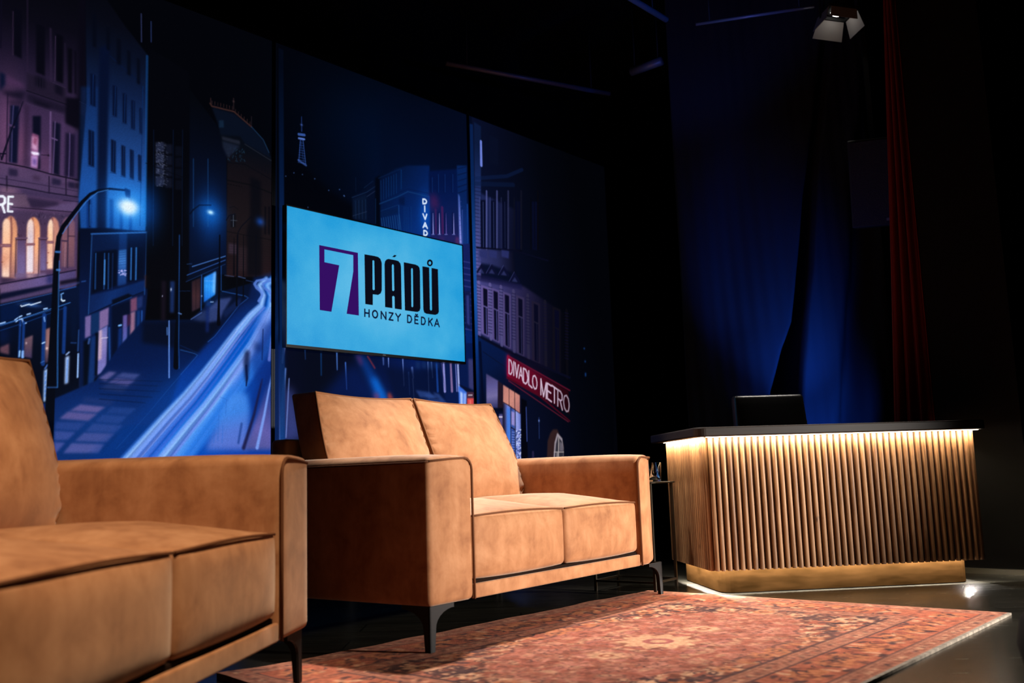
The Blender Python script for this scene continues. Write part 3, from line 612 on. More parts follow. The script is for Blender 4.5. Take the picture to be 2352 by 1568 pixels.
(0,[-873,2572,-852,2570,-849,2416,-869,2418],(6,14,40),0.93,3,0),
(1,[-860,2566,-859,2421],[3,3],(20,56,120),0.6,2,0),
(1,[-874,2413,-847,2413],[3,3],(10,28,70),0.6,3,0),
(0,[-827,2542,-812,2540,-809,2403,-823,2405],(6,14,40),0.93,3,0),
(1,[-817,2535,-816,2407],[3,3],(20,56,120),0.6,2,0),
(1,[-828,2400,-807,2399],[3,3],(10,28,70),0.6,3,0),
(0,[-1090,2355,-1061,2351,-1055,2167,-1085,2172],(6,14,40),0.93,3,0),
(1,[-1073,2350,-1070,2175],[3,3],(20,56,120),0.6,2,0),
(1,[-1089,2166,-1054,2168],[3,3],(10,28,70),0.6,3,0),
(0,[-974,2334,-948,2330,-944,2159,-970,2164],(6,14,40),0.93,3,0),
(1,[-959,2329,-957,2167],[3,3],(20,56,120),0.6,2,0),
(1,[-974,2158,-942,2159],[3,3],(10,28,70),0.6,3,0),
(0,[-919,2317,-898,2314,-893,2152,-915,2156],(6,14,40),0.93,3,0),
(1,[-906,2311,-904,2159],[3,3],(20,56,120),0.6,2,0),
(1,[-919,2151,-892,2151],[3,3],(10,28,70),0.6,3,0),
(0,[-873,2306,-852,2303,-848,2149,-869,2153],(6,14,40),0.93,3,0),
(1,[-860,2300,-859,2155],[3,3],(20,56,120),0.6,2,0),
(1,[-873,2147,-847,2147],[3,3],(10,28,70),0.6,3,0),
(0,[-828,2289,-811,2286,-808,2146,-824,2149],(6,14,40),0.93,3,0),
(1,[-817,2282,-816,2150],[3,3],(20,56,120),0.6,2,0),
(1,[-829,2143,-806,2142],[3,3],(10,28,70),0.6,3,0),
(0,[-972,2019,-952,2023,-948,1859,-967,1855],(8,36,96),0.75,4,0),
(0,[-919,2029,-904,2032,-900,1867,-915,1865],(8,36,96),0.75,4,0),
(0,[-871,2039,-854,2042,-850,1876,-867,1873],(8,36,96),0.75,4,0),
(0,[-1088,1995,-1065,2000,-1060,1839,-1083,1835],(8,36,96),0.75,4,0),
(1,[-1075,1997,-1069,1862],[7,7],(5,14,40),0.9,4,0),
(1,[-1069,1972,-1068,1866],[3,3],(40,110,200),0.8,3,0),
(1,[-829,3061,-824,2906],[6,6],(46,54,96),0.8,3,0),
(1,[-773,3037,-770,2924],[6,6],(36,50,96),0.8,3,0),
(0,[-1119,1843,-986,1869,-769,1887,-761,1558,-782,1286,-1094,1057],((-1014,1858),(-992,1083),[(5,12,34),(6,16,46),(7,24,68),(8,26,72),(6,20,56)]),1,3,0),
(0,[-1059,1822,-919,1852,-919,1766,-1038,1736,-1043,1523,-1059,1422],(8,24,62),0.9,5,0),
(0,[-919,1852,-876,1861,-875,1595,-918,1581],(14,42,98),0.9,4,0),
(0,[-1044,1735,-929,1768,-924,1583,-1051,1522],(4,10,28),0.95,4,0),
(1,[-1034,1731,-1032,1552],[5,5],(30,84,160),0.8,3,0),
(1,[-990,1738,-988,1558],[5,5],(30,84,160),0.8,3,0),
(1,[-969,1741,-967,1561],[5,5],(30,84,160),0.8,3,0),
(1,[-948,1744,-947,1563],[5,5],(14,40,90),0.8,3,0),
(1,[-988,1704,-987,1581],[7,7],(70,140,220),0.8,3,0),
(0,[-917,1765,-878,1776,-876,1601,-918,1584],((-903,1769),(-898,1592),[(40,90,160),(60,120,200),(30,70,140),(20,52,112)]),1,3,0),
(1,[-917,1752,-879,1762],[3,3],(20,56,120),0.6,2,0),
(1,[-916,1740,-879,1750],[3,3],(20,56,120),0.6,2,0),
(1,[-916,1727,-879,1737],[3,3],(20,56,120),0.6,2,0),
(1,[-916,1715,-878,1724],[3,3],(20,56,120),0.6,2,0),
(1,[-915,1702,-878,1712],[3,3],(20,56,120),0.6,2,0),
(1,[-915,1690,-878,1699],[3,3],(20,56,120),0.6,2,0),
(1,[-907,1640,-905,1638],[3,3],(180,180,245),0.8,2,0),
(1,[-898,1649,-892,1649],[4,4],(180,180,245),0.8,2,0),
(1,[-905,1660,-903,1659],[4,4],(180,180,245),0.8,2,0),
(1,[-900,1662,-894,1663],[4,4],(180,180,245),0.8,2,0),
(1,[-901,1658,-896,1657],[4,4],(180,180,245),0.8,2,0),
(1,[-894,1659,-891,1660],[3,3],(180,180,245),0.8,2,0),
(1,[-904,1661,-902,1659],[3,3],(180,180,245),0.8,2,0),
(1,[-881,1664,-879,1665],[4,4],(180,180,245),0.8,2,0),
(1,[-890,1645,-888,1645],[3,3],(180,180,245),0.8,2,0),
(1,[-916,1649,-911,1647],[3,3],(180,180,245),0.8,2,0),
(1,[-906,1642,-900,1641],[3,3],(180,180,245),0.8,2,0),
(1,[-916,1651,-909,1651],[4,4],(180,180,245),0.8,2,0),
(1,[-886,1653,-880,1653],[4,4],(180,180,245),0.8,2,0),
(1,[-915,1662,-913,1662],[4,4],(180,180,245),0.8,2,0),
(1,[-881,1651,-875,1651],[4,4],(180,180,245),0.8,2,0),
(1,[-892,1644,-886,1643],[3,3],(180,180,245),0.8,2,0),
(1,[-886,1666,-882,1668],[4,4],(180,180,245),0.8,2,0),
(1,[-896,1644,-894,1645],[4,4],(180,180,245),0.8,2,0),
(1,[-903,1659,-897,1660],[4,4],(180,180,245),0.8,2,0),
(1,[-893,1653,-888,1651],[4,4],(180,180,245),0.8,2,0),
(1,[-882,1666,-876,1667],[4,4],(180,180,245),0.8,2,0),
(1,[-912,1654,-908,1651],[4,4],(180,180,245),0.8,2,0),
(1,[-903,1665,-896,1668],[3,3],(180,180,245),0.8,2,0),
(1,[-898,1642,-894,1643],[3,3],(180,180,245),0.8,2,0),
(1,[-887,1667,-882,1668],[3,3],(180,180,245),0.8,2,0),
(1,[-880,1646,-878,1647],[4,4],(180,180,245),0.8,2,0),
(1,[-899,1646,-896,1647],[3,3],(180,180,245),0.8,2,0),
(1,[-882,1642,-878,1640],[4,4],(180,180,245),0.8,2,0),
(1,[-904,1663,-900,1663],[3,3],(180,180,245),0.8,2,0),
(1,[-883,1641,-877,1640],[4,4],(180,180,245),0.8,2,0),
(1,[-890,1648,-884,1646],[4,4],(180,180,245),0.8,2,0),
(1,[-903,1663,-900,1665],[3,3],(180,180,245),0.8,2,0),
(1,[-902,1643,-900,1643],[3,3],(180,180,245),0.8,2,0),
(1,[-886,1661,-884,1662],[3,3],(180,180,245),0.8,2,0),
(0,[-871,1783,-785,1806,-781,1640,-867,1608],(4,12,34),0.95,4,0),
(1,[-852,1787,-851,1624],[7,7],(46,110,190),0.85,3,0),
(1,[-826,1792,-825,1628],[8,8],(46,110,190),0.85,3,0),
(0,[-1054,1517,-920,1567,-775,1632,-774,1574,-947,1490,-1059,1422],((-1005,1550),(-890,1503),[(12,34,84),(14,44,104),(10,36,90)]),1,3,0),
(1,[-1059,1825,-769,1884],[8,8],(40,92,170),0.85,3,0),
(1,[-1056,1823,-1058,1644,-1061,1422],[4,4,4],(44,100,176),0.7,3,0),
(1,[-772,1884,-773,1679,-776,1556],[5,5,5],(32,80,150),0.7,3,0),
(1,[-1099,1580,-1081,1585],[6,6],(36,76,150),0.8,4,0),
(1,[-1059,1422,-947,1485,-783,1570],[4,4,4],(5,12,34),0.9,3,0),
(0,[-776,1658,-746,1662,-747,1595,-774,1594],(66,40,44),0.9,4,0),
(0,[-1077,1409,-1048,1421,-1047,1319,-1075,1303],(116,100,160),0.95,3,0),
(0,[-1047,1424,-1007,1442,-1007,1345,-1047,1322],(14,44,92),0.95,3,0),
(0,[-1007,1442,-961,1469,-962,1380,-1006,1351],(128,104,158),0.95,3,0),
(0,[-1007,1348,-965,1377,-966,1150,-1010,1129],((-989,1369),(-988,1138),[(112,116,186),(140,130,190),(116,110,180),(120,120,190)]),1,3,0),
(0,[-1007,1346,-992,1355,-991,1209,-1008,1200],(200,168,190),0.95,4,0),
(1,[-993,1311,-964,1317],[5,5],(210,200,225),0.8,3,0),
(0,[-947,1507,-862,1551,-838,1543,-941,1474],(4,9,24),0.95,3,0),
(1,[-947,1479,-844,1535],[6,6],(16,50,110),0.9,3,0),
(0,[-1026,1332,-1010,1339,-1010,1126,-1023,1125],(3,8,20),0.95,3,0),
(0,[-1082,1289,-1037,1309,-1054,1064,-1075,1063],(3,8,20),0.93,4,0),
(0,[-1048,1308,-1023,1322,-1024,1082,-1054,1069],(16,48,108),0.9,4,0),
(1,[-1053,1302,-1057,1280],[10,10],(60,96,170),0.7,4,0),
(0,[-947,1474,-850,1519,-847,1428,-864,1392,-938,1163],(4,12,36),0.95,4,0),
(1,[-907,1382,-896,1386],[9,9],(120,180,250),0.95,3,0),
(0,[-909,1365,-890,1379,-891,1199,-910,1187],(12,44,112),0.9,4,0),
(0,[-887,1435,-865,1443,-862,1224,-885,1214],((-877,1436),(-871,1218),[(96,80,150),(84,92,170),(50,110,190)]),1,3,0),
(0,[-850,1522,-815,1540,-814,1471,-848,1456],(120,72,104),0.95,4,0),
(0,[-848,1453,-824,1465,-825,1334,-848,1323],(150,108,136),0.95,4,0),
(0,[-815,1534,-785,1550,-787,1492,-813,1477],(30,48,104),0.9,4,0),
(0,[-862,1443,-848,1445,-849,1394,-864,1378],(66,30,64),0.9,4,0),
(1,[-956,1366,-947,1168],[9,9],(30,70,140),0.8,4,0),
(1,[-788,1469,-786,1292],[8,8],(32,80,160),0.85,4,0),
(0,[-814,1466,-798,1473,-798,1319,-811,1318],(14,50,112),0.9,3,0),
(0,[-783,2887,-547,2824,-518,1618,-770,1586],(4,5,11),0.97,4,0),
(0,[-733,2377,-684,2389,-683,2337,-732,2325],(34,40,64),0.9,4,0),
(0,[-732,2316,-683,2328,-682,2275,-731,2264],(34,40,64),0.9,4,0),
(0,[-730,2255,-682,2266,-681,2214,-729,2203],(34,40,64),0.9,4,0),
(0,[-729,2194,-680,2205,-679,2153,-728,2142],(34,40,64),0.9,4,0),
(0,[-677,2380,-639,2389,-638,2337,-676,2328],(16,20,36),0.9,4,0),
(0,[-676,2318,-638,2327,-637,2275,-675,2266],(16,20,36),0.9,4,0),
(0,[-675,2256,-637,2265,-636,2213,-674,2204],(16,20,36),0.9,4,0),
(0,[-674,2195,-636,2203,-635,2151,-673,2143],(16,20,36),0.9,4,0),
(0,[-621,2383,-582,2392,-581,2339,-620,2330],(9,12,24),0.9,4,0),
(0,[-620,2320,-581,2330,-580,2277,-619,2268],(9,12,24),0.9,4,0),
(0,[-619,2258,-580,2267,-579,2214,-618,2206],(9,12,24),0.9,4,0),
(0,[-617,2196,-579,2205,-578,2152,-616,2144],(9,12,24),0.9,4,0),
(1,[-670,2158,-666,2157],[4,4],(92,100,130),0.25,2,0),
(1,[-672,2264,-668,2262],[4,4],(92,100,130),0.25,2,0),
(1,[-716,2379,-712,2377],[4,4],(92,100,130),0.5,2,0),
(1,[-701,2288,-697,2286],[4,4],(92,100,130),0.5,2,0),
(1,[-695,2271,-691,2269],[4,4],(92,100,130),0.5,2,0),
(1,[-693,2256,-688,2254],[4,4],(92,100,130),0.5,2,0),
(1,[-678,2218,-674,2217],[4,4],(92,100,130),0.25,2,0),
(1,[-689,2285,-685,2284],[4,4],(92,100,130),0.5,2,0),
(1,[-708,2149,-704,2147],[4,4],(92,100,130),0.5,2,0),
(1,[-709,2330,-704,2329],[4,4],(92,100,130),0.5,2,0),
(1,[-722,2144,-718,2142],[4,4],(92,100,130),0.5,2,0),
(1,[-721,2302,-717,2301],[4,4],(92,100,130),0.5,2,0),
(1,[-726,2325,-722,2323],[4,4],(92,100,130),0.5,2,0),
(1,[-701,2169,-697,2167],[4,4],(92,100,130),0.5,2,0),
(1,[-704,2147,-700,2146],[4,4],(92,100,130),0.5,2,0),
(1,[-728,2294,-724,2292],[4,4],(92,100,130),0.5,2,0),
(1,[-703,2200,-699,2199],[4,4],(92,100,130),0.5,2,0),
(1,[-669,2316,-664,2314],[4,4],(92,100,130),0.25,2,0),
(1,[-702,2320,-698,2318],[4,4],(92,100,130),0.5,2,0),
(1,[-676,2237,-672,2235],[4,4],(92,100,130),0.25,2,0),
(1,[-724,2234,-720,2233],[4,4],(92,100,130),0.5,2,0),
(1,[-679,2383,-675,2382],[4,4],(92,100,130),0.25,2,0),
(1,[-698,2195,-694,2194],[4,4],(92,100,130),0.5,2,0),
(1,[-664,2253,-660,2251],[4,4],(92,100,130),0.25,2,0),
(1,[-727,2271,-722,2270],[4,4],(92,100,130),0.5,2,0),
(1,[-716,2230,-712,2229],[4,4],(92,100,130),0.5,2,0),
(1,[-717,2345,-713,2343],[4,4],(92,100,130),0.5,2,0),
(1,[-696,2362,-692,2361],[4,4],(92,100,130),0.5,2,0),
(1,[-679,2163,-675,2162],[4,4],(92,100,130),0.5,2,0),
(1,[-668,2302,-664,2301],[4,4],(92,100,130),0.25,2,0),
(1,[-689,2228,-685,2226],[4,4],(92,100,130),0.5,2,0),
(1,[-696,2272,-692,2271],[4,4],(92,100,130),0.5,2,0),
(1,[-730,2361,-726,2360],[4,4],(92,100,130),0.5,2,0),
(1,[-701,2281,-697,2279],[4,4],(92,100,130),0.5,2,0),
(1,[-717,2253,-713,2252],[4,4],(92,100,130),0.5,2,0),
(1,[-689,2214,-685,2212],[4,4],(92,100,130),0.5,2,0),
(1,[-709,2285,-705,2284],[4,4],(92,100,130),0.5,2,0),
(1,[-675,2249,-671,2248],[4,4],(92,100,130),0.25,2,0),
(1,[-683,2266,-679,2265],[4,4],(92,100,130),0.5,2,0),
(1,[-674,2217,-670,2216],[4,4],(92,100,130),0.25,2,0),
(1,[-674,2343,-670,2341],[4,4],(92,100,130),0.25,2,0),
(1,[-710,2268,-705,2267],[4,4],(92,100,130),0.5,2,0),
(1,[-696,2239,-692,2238],[4,4],(92,100,130),0.5,2,0),
(1,[-675,2263,-671,2262],[4,4],(92,100,130),0.25,2,0),
(1,[-667,2218,-662,2217],[4,4],(92,100,130),0.25,2,0),
(1,[-717,2232,-713,2230],[4,4],(92,100,130),0.5,2,0),
(1,[-691,2203,-687,2202],[4,4],(92,100,130),0.5,2,0),
(1,[-677,2319,-673,2317],[4,4],(92,100,130),0.25,2,0),
(1,[-719,2228,-715,2226],[4,4],(92,100,130),0.5,2,0),
(1,[-727,2189,-723,2188],[4,4],(92,100,130),0.5,2,0),
(1,[-694,2146,-690,2145],[4,4],(92,100,130),0.5,2,0),
(1,[-666,2339,-662,2337],[4,4],(92,100,130),0.25,2,0),
(1,[-672,2195,-668,2194],[4,4],(92,100,130),0.25,2,0),
(1,[-713,2224,-709,2222],[4,4],(92,100,130),0.5,2,0),
(1,[-664,2217,-660,2215],[4,4],(92,100,130),0.25,2,0),
(1,[-723,2259,-719,2258],[4,4],(92,100,130),0.5,2,0),
(1,[-701,2385,-697,2384],[4,4],(92,100,130),0.5,2,0),
(1,[-663,2182,-658,2180],[4,4],(92,100,130),0.25,2,0),
(1,[-714,2236,-710,2234],[4,4],(92,100,130),0.5,2,0),
(1,[-699,2299,-695,2297],[4,4],(92,100,130),0.5,2,0),
(1,[-694,2250,-690,2249],[4,4],(92,100,130),0.5,2,0),
(1,[-677,2376,-673,2375],[4,4],(92,100,130),0.25,2,0),
(1,[-689,2266,-685,2265],[4,4],(92,100,130),0.5,2,0),
(1,[-720,2345,-716,2344],[4,4],(92,100,130),0.5,2,0),
(1,[-686,2176,-681,2174],[4,4],(92,100,130),0.5,2,0),
(1,[-727,2276,-723,2274],[4,4],(92,100,130),0.5,2,0),
(1,[-672,2277,-668,2275],[4,4],(92,100,130),0.25,2,0),
(1,[-706,2326,-702,2324],[4,4],(92,100,130),0.5,2,0),
(1,[-727,2336,-723,2335],[4,4],(92,100,130),0.5,2,0),
(1,[-693,2259,-688,2258],[4,4],(92,100,130),0.5,2,0),
(1,[-695,2314,-690,2313],[4,4],(92,100,130),0.5,2,0),
(1,[-671,2187,-667,2186],[4,4],(92,100,130),0.25,2,0),
(1,[-697,2205,-693,2203],[4,4],(92,100,130),0.5,2,0),
(1,[-679,2301,-674,2300],[4,4],(92,100,130),0.25,2,0),
(1,[-719,2320,-714,2318],[4,4],(92,100,130),0.5,2,0),
(1,[-714,2287,-710,2286],[4,4],(92,100,130),0.5,2,0),
(1,[-729,2310,-725,2309],[4,4],(92,100,130),0.5,2,0),
(1,[-694,2284,-690,2283],[4,4],(92,100,130),0.5,2,0),
(1,[-693,2208,-689,2207],[4,4],(92,100,130),0.5,2,0),
(1,[-669,2314,-665,2313],[4,4],(92,100,130),0.25,2,0),
(1,[-711,2268,-707,2266],[4,4],(92,100,130),0.5,2,0),
(1,[-691,2342,-687,2341],[4,4],(92,100,130),0.5,2,0),
(1,[-728,2329,-724,2328],[4,4],(92,100,130),0.5,2,0),
(1,[-713,2277,-709,2275],[4,4],(92,100,130),0.5,2,0),
(1,[-689,2315,-685,2314],[4,4],(92,100,130),0.5,2,0),
(1,[-664,2183,-659,2182],[4,4],(92,100,130),0.25,2,0),
(1,[-689,2306,-685,2305],[4,4],(92,100,130),0.5,2,0),
(1,[-717,2222,-713,2221],[4,4],(92,100,130),0.5,2,0),
(1,[-684,2373,-680,2372],[4,4],(92,100,130),0.5,2,0),
(1,[-677,2176,-672,2175],[4,4],(92,100,130),0.25,2,0),
(1,[-687,2218,-683,2217],[4,4],(92,100,130),0.5,2,0),
(1,[-670,2163,-666,2161],[4,4],(92,100,130),0.25,2,0),
(1,[-708,2369,-704,2368],[4,4],(92,100,130),0.5,2,0),
(1,[-710,2342,-706,2340],[4,4],(92,100,130),0.5,2,0),
(1,[-705,2262,-700,2261],[4,4],(92,100,130),0.5,2,0),
(1,[-675,2161,-671,2160],[4,4],(92,100,130),0.25,2,0),
(1,[-708,2154,-704,2153],[4,4],(92,100,130),0.5,2,0),
(1,[-717,2275,-713,2274],[4,4],(92,100,130),0.5,2,0),
(1,[-718,2318,-714,2317],[4,4],(92,100,130),0.5,2,0),
(1,[-729,2319,-725,2317],[4,4],(92,100,130),0.5,2,0),
(1,[-704,2264,-700,2263],[4,4],(92,100,130),0.5,2,0),
(1,[-712,2379,-707,2378],[4,4],(92,100,130),0.5,2,0),
(1,[-673,2335,-669,2333],[4,4],(92,100,130),0.25,2,0),
(1,[-717,2380,-713,2379],[4,4],(92,100,130),0.5,2,0),
(1,[-713,2316,-709,2314],[4,4],(92,100,130),0.5,2,0),
(1,[-692,2262,-687,2260],[4,4],(92,100,130),0.5,2,0),
(1,[-676,2203,-671,2201],[4,4],(92,100,130),0.25,2,0),
(1,[-668,2266,-664,2264],[4,4],(92,100,130),0.25,2,0),
(1,[-666,2196,-662,2194],[4,4],(92,100,130),0.25,2,0),
(1,[-716,2213,-711,2212],[4,4],(92,100,130),0.5,2,0),
(1,[-667,2175,-663,2173],[4,4],(92,100,130),0.25,2,0),
(1,[-672,2235,-668,2234],[4,4],(92,100,130),0.25,2,0),
(1,[-668,2333,-663,2331],[4,4],(92,100,130),0.25,2,0),
(1,[-685,2359,-681,2358],[4,4],(92,100,130),0.5,2,0),
(1,[-685,2217,-681,2216],[4,4],(92,100,130),0.5,2,0),
(1,[-685,2268,-681,2267],[4,4],(92,100,130),0.5,2,0),
(1,[-700,2176,-696,2175],[4,4],(92,100,130),0.5,2,0),
(1,[-699,2309,-695,2307],[4,4],(92,100,130),0.5,2,0),
(1,[-725,2221,-721,2219],[4,4],(92,100,130),0.5,2,0),
(1,[-680,2268,-676,2267],[4,4],(92,100,130),0.25,2,0),
(1,[-681,2235,-677,2234],[4,4],(92,100,130),0.5,2,0),
(1,[-698,2340,-694,2339],[4,4],(92,100,130),0.5,2,0),
(1,[-705,2208,-700,2207],[4,4],(92,100,130),0.5,2,0),
(1,[-682,2377,-678,2376],[4,4],(92,100,130),0.25,2,0),
(1,[-701,2238,-696,2237],[4,4],(92,100,130),0.5,2,0),
(1,[-682,2293,-678,2292],[4,4],(92,100,130),0.5,2,0),
(1,[-694,2295,-690,2294],[4,4],(92,100,130),0.5,2,0),
(1,[-708,2305,-704,2303],[4,4],(92,100,130),0.5,2,0),
(1,[-678,2372,-673,2371],[4,4],(92,100,130),0.25,2,0),
(1,[-725,2214,-721,2213],[4,4],(92,100,130),0.5,2,0),
(1,[-703,2158,-699,2156],[4,4],(92,100,130),0.5,2,0),
(1,[-718,2282,-714,2280],[4,4],(92,100,130),0.5,2,0),
(1,[-703,2261,-699,2260],[4,4],(92,100,130),0.5,2,0),
(1,[-716,2145,-712,2144],[4,4],(92,100,130),0.5,2,0),
(1,[-686,2164,-682,2163],[4,4],(92,100,130),0.5,2,0),
(1,[-687,2235,-682,2233],[4,4],(92,100,130),0.5,2,0),
(1,[-691,2328,-687,2327],[4,4],(92,100,130),0.5,2,0),
(1,[-712,2342,-708,2341],[4,4],(92,100,130),0.5,2,0),
(1,[-681,2183,-677,2181],[4,4],(92,100,130),0.5,2,0),
(1,[-717,2366,-713,2365],[4,4],(92,100,130),0.5,2,0),
(1,[-745,2442,-735,1819],[4,4],(10,30,70),0.5,3,0),
(1,[-634,2471,-626,1837],[4,4],(10,30,70),0.5,3,0),
(1,[-580,2485,-572,1846],[4,4],(10,30,70),0.5,3,0),
(1,[-785,2251,-545,2218],[4,4],(5,6,12),0.8,3,0),
(2,[-768,2020],91,153,(0,26,70),0.8,1),
(0,[-541,2726,-375,2572,-309,2429,-301,1727,-528,1696],((-430,2691),(-417,1711),[(4,6,12),(5,9,22),(6,14,36),(5,16,44),(4,12,34)]),1,3,0),
(2,[-408,2035],99,194,(4,44,104),0.8,1),
(1,[-513,2339,-507,1962],[5,5],(22,70,130),0.6,3,0),
(1,[-425,2359,-420,1978],[5,5],(22,70,130),0.6,3,0),
(0,[-417,2726,-409,2685,-265,2676,-148,2620,-69,2559,-27,2488,-6,2441,-3,1756,-302,1715,-305,2413,-341,2469,-365,2569],((-217,2638),(-209,1749),[(4,6,14),(7,11,20),(17,14,20),(22,17,22),(26,20,24),(28,20,24),(34,21,26)]),1,3,0),
(0,[-405,2662,-265,2665,-148,2611,-69,2555,-27,2480,-14,2461,-192,2506,-224,2541,-349,2516,-365,2576],(8,15,30),0.97,5,0),
(1,[-416,2682,-405,2669,-265,2676,-148,2616],[9,9,9,9],(58,36,34),0.9,3,0),
(1,[-413,2713,-412,2681],[5,5],(54,36,36),0.8,2,0),
(1,[-268,2755,-267,2689],[5,5],(50,36,40),0.8,2,0),
(1,[-149,2678,-149,2619],[4,4],(40,32,38),0.8,2,0),
(2,[-268,2736],8,7,(60,44,46),0.9,0),
(1,[-405,2699,-405,2682],[5,5],(46,30,32),0.75,2,0),
(1,[-387,2700,-387,2683],[5,5],(46,30,32),0.75,2,0),
(1,[-368,2700,-368,2683],[4,4],(46,30,32),0.75,2,0),
(1,[-350,2701,-350,2683],[5,5],(46,30,32),0.75,2,0),
(1,[-331,2701,-331,2684],[5,5],(46,30,32),0.75,2,0),
(1,[-312,2702,-312,2684],[5,5],(46,30,32),0.75,2,0),
(1,[-294,2702,-293,2685],[5,5],(46,30,32),0.75,2,0),
(1,[-275,2703,-275,2685],[5,5],(46,30,32),0.75,2,0),
(1,[-256,2692,-255,2675],[5,5],(46,30,32),0.75,2,0),
(1,[-236,2683,-236,2665],[5,5],(46,30,32),0.75,2,0),
(1,[-217,2673,-217,2656],[5,5],(46,30,32),0.75,2,0),
(1,[-198,2663,-198,2646],[5,5],(46,30,32),0.75,2,0),
(1,[-178,2654,-178,2636],[5,5],(46,30,32),0.75,2,0),
(1,[-159,2644,-159,2627],[5,5],(46,30,32),0.75,2,0),
(1,[-148,2616,-69,2559,-29,2491],[6,6,6],(24,52,84),0.8,3,0),
(0,[-359,2599,-331,2607,-328,2565,-359,2557],(16,34,56),0.9,3,0),
(1,[-282,2460,-283,2453],[5,5],(26,50,72),0.7,2,0),
(1,[-256,2427,-262,2420],[5,5],(8,16,28),0.7,2,0),
(1,[-197,2409,-194,2406],[5,5],(26,50,72),0.7,2,0),
(1,[-203,2407,-207,2400],[5,5],(8,16,28),0.7,2,0),
(1,[-300,2448,-302,2443],[5,5],(26,50,72),0.7,2,0),
(1,[-218,2407,-220,2402],[5,5],(8,16,28),0.7,2,0),
(1,[-290,2453,-287,2447],[5,5],(26,50,72),0.7,2,0),
(1,[-296,2418,-297,2410],[5,5],(8,16,28),0.7,2,0),
(1,[-223,2425,-222,2416],[5,5],(26,50,72),0.7,2,0),
(1,[-193,2455,-196,2446],[5,5],(8,16,28),0.7,2,0),
(1,[-295,2428,-300,2422],[5,5],(26,50,72),0.7,2,0),
(1,[-294,2434,-290,2427],[5,5],(8,16,28),0.7,2,0),
(1,[-214,2430,-213,2425],[5,5],(26,50,72),0.7,2,0),
(1,[-283,2424,-280,2422],[5,5],(8,16,28),0.7,2,0),
(1,[-299,2392,-301,2384],[5,5],(26,50,72),0.7,2,0),
(1,[-220,2396,-222,2391],[5,5],(8,16,28),0.7,2,0),
(1,[-213,2413,-211,2406],[5,5],(26,50,72),0.7,2,0),
(1,[-231,2392,-233,2384],[5,5],(8,16,28),0.7,2,0),
(1,[-197,2454,-195,2449],[5,5],(26,50,72),0.7,2,0),
(1,[-251,2463,-257,2454],[5,5],(8,16,28),0.7,2,0),
(1,[-252,2416,-249,2411],[5,5],(26,50,72),0.7,2,0),
(1,[-262,2452,-258,2446],[5,5],(8,16,28),0.7,2,0),
(1,[-221,2401,-219,2395],[5,5],(26,50,72),0.7,2,0),
(1,[-280,2397,-282,2391],[5,5],(8,16,28),0.7,2,0),
(1,[-267,2417,-265,2411],[5,5],(26,50,72),0.7,2,0),
(1,[-267,2447,-263,2443],[5,5],(8,16,28),0.7,2,0),
(1,[-254,2461,-256,2457],[5,5],(26,50,72),0.7,2,0),
(1,[-264,2405,-258,2400],[5,5],(8,16,28),0.7,2,0),
(1,[-272,2408,-270,2401],[5,5],(26,50,72),0.7,2,0),
(1,[-243,2393,-244,2388],[5,5],(8,16,28),0.7,2,0),
(1,[-244,2392,-241,2387],[5,5],(26,50,72),0.7,2,0),
(1,[-247,2415,-248,2409],[5,5],(8,16,28),0.7,2,0),
(1,[-194,2403,-190,2400],[5,5],(26,50,72),0.7,2,0),
(1,[-241,2441,-235,2437],[5,5],(8,16,28),0.7,2,0),
(1,[-199,2462,-200,2453],[5,5],(26,50,72),0.7,2,0),
(1,[-236,2393,-235,2389],[5,5],(8,16,28),0.7,2,0),
(1,[-223,2431,-223,2428],[5,5],(26,50,72),0.7,2,0),
(1,[-285,2381,-280,2374],[4,4],(8,16,28),0.7,2,0),
(1,[-263,2463,-262,2456],[5,5],(26,50,72),0.7,2,0),
(1,[-231,2470,-234,2462],[5,5],(8,16,28),0.7,2,0),
(1,[-295,2386,-289,2383],[5,5],(26,50,72),0.7,2,0),
(1,[-295,2375,-292,2370],[5,5],(8,16,28),0.7,2,0),
(1,[-249,2391,-251,2388],[5,5],(26,50,72),0.7,2,0),
(1,[-234,2447,-232,2439],[5,5],(8,16,28),0.7,2,0),
(1,[-262,2446,-268,2437],[5,5],(26,50,72),0.7,2,0),
(1,[-293,2378,-290,2370],[5,5],(8,16,28),0.7,2,0),
(1,[-212,2463,-216,2453],[5,5],(26,50,72),0.7,2,0),
(1,[-270,2397,-274,2392],[5,5],(8,16,28),0.7,2,0),
(1,[-228,2454,-224,2447],[5,5],(26,50,72),0.7,2,0),
(1,[-267,2440,-273,2433],[5,5],(8,16,28),0.7,2,0),
(1,[-294,2410,-292,2404],[4,4],(26,50,72),0.7,2,0),
(1,[-235,2422,-230,2417],[5,5],(8,16,28),0.7,2,0),
(1,[-207,2450,-211,2445],[5,5],(26,50,72),0.7,2,0),
(1,[-214,2459,-211,2451],[5,5],(8,16,28),0.7,2,0),
(1,[-242,2459,-241,2455],[5,5],(26,50,72),0.7,2,0),
(1,[-202,2462,-205,2456],[5,5],(8,16,28),0.7,2,0),
(1,[-248,2454,-249,2447],[5,5],(26,50,72),0.7,2,0),
(1,[-250,2465,-251,2459],[5,5],(8,16,28),0.7,2,0),
(1,[-253,2467,-256,2458],[5,5],(26,50,72),0.7,2,0),
(1,[-204,2400,-201,2395],[5,5],(8,16,28),0.7,2,0),
(1,[-198,2457,-197,2451],[5,5],(26,50,72),0.7,2,0),
(1,[-254,2447,-256,2440],[5,5],(8,16,28),0.7,2,0),
(1,[-271,2435,-272,2430],[5,5],(26,50,72),0.7,2,0),
(1,[-210,2432,-216,2424],[5,5],(8,16,28),0.7,2,0),
(1,[-246,2404,-246,2399],[5,5],(26,50,72),0.7,2,0),
(1,[-209,2465,-212,2458],[5,5],(8,16,28),0.7,2,0),
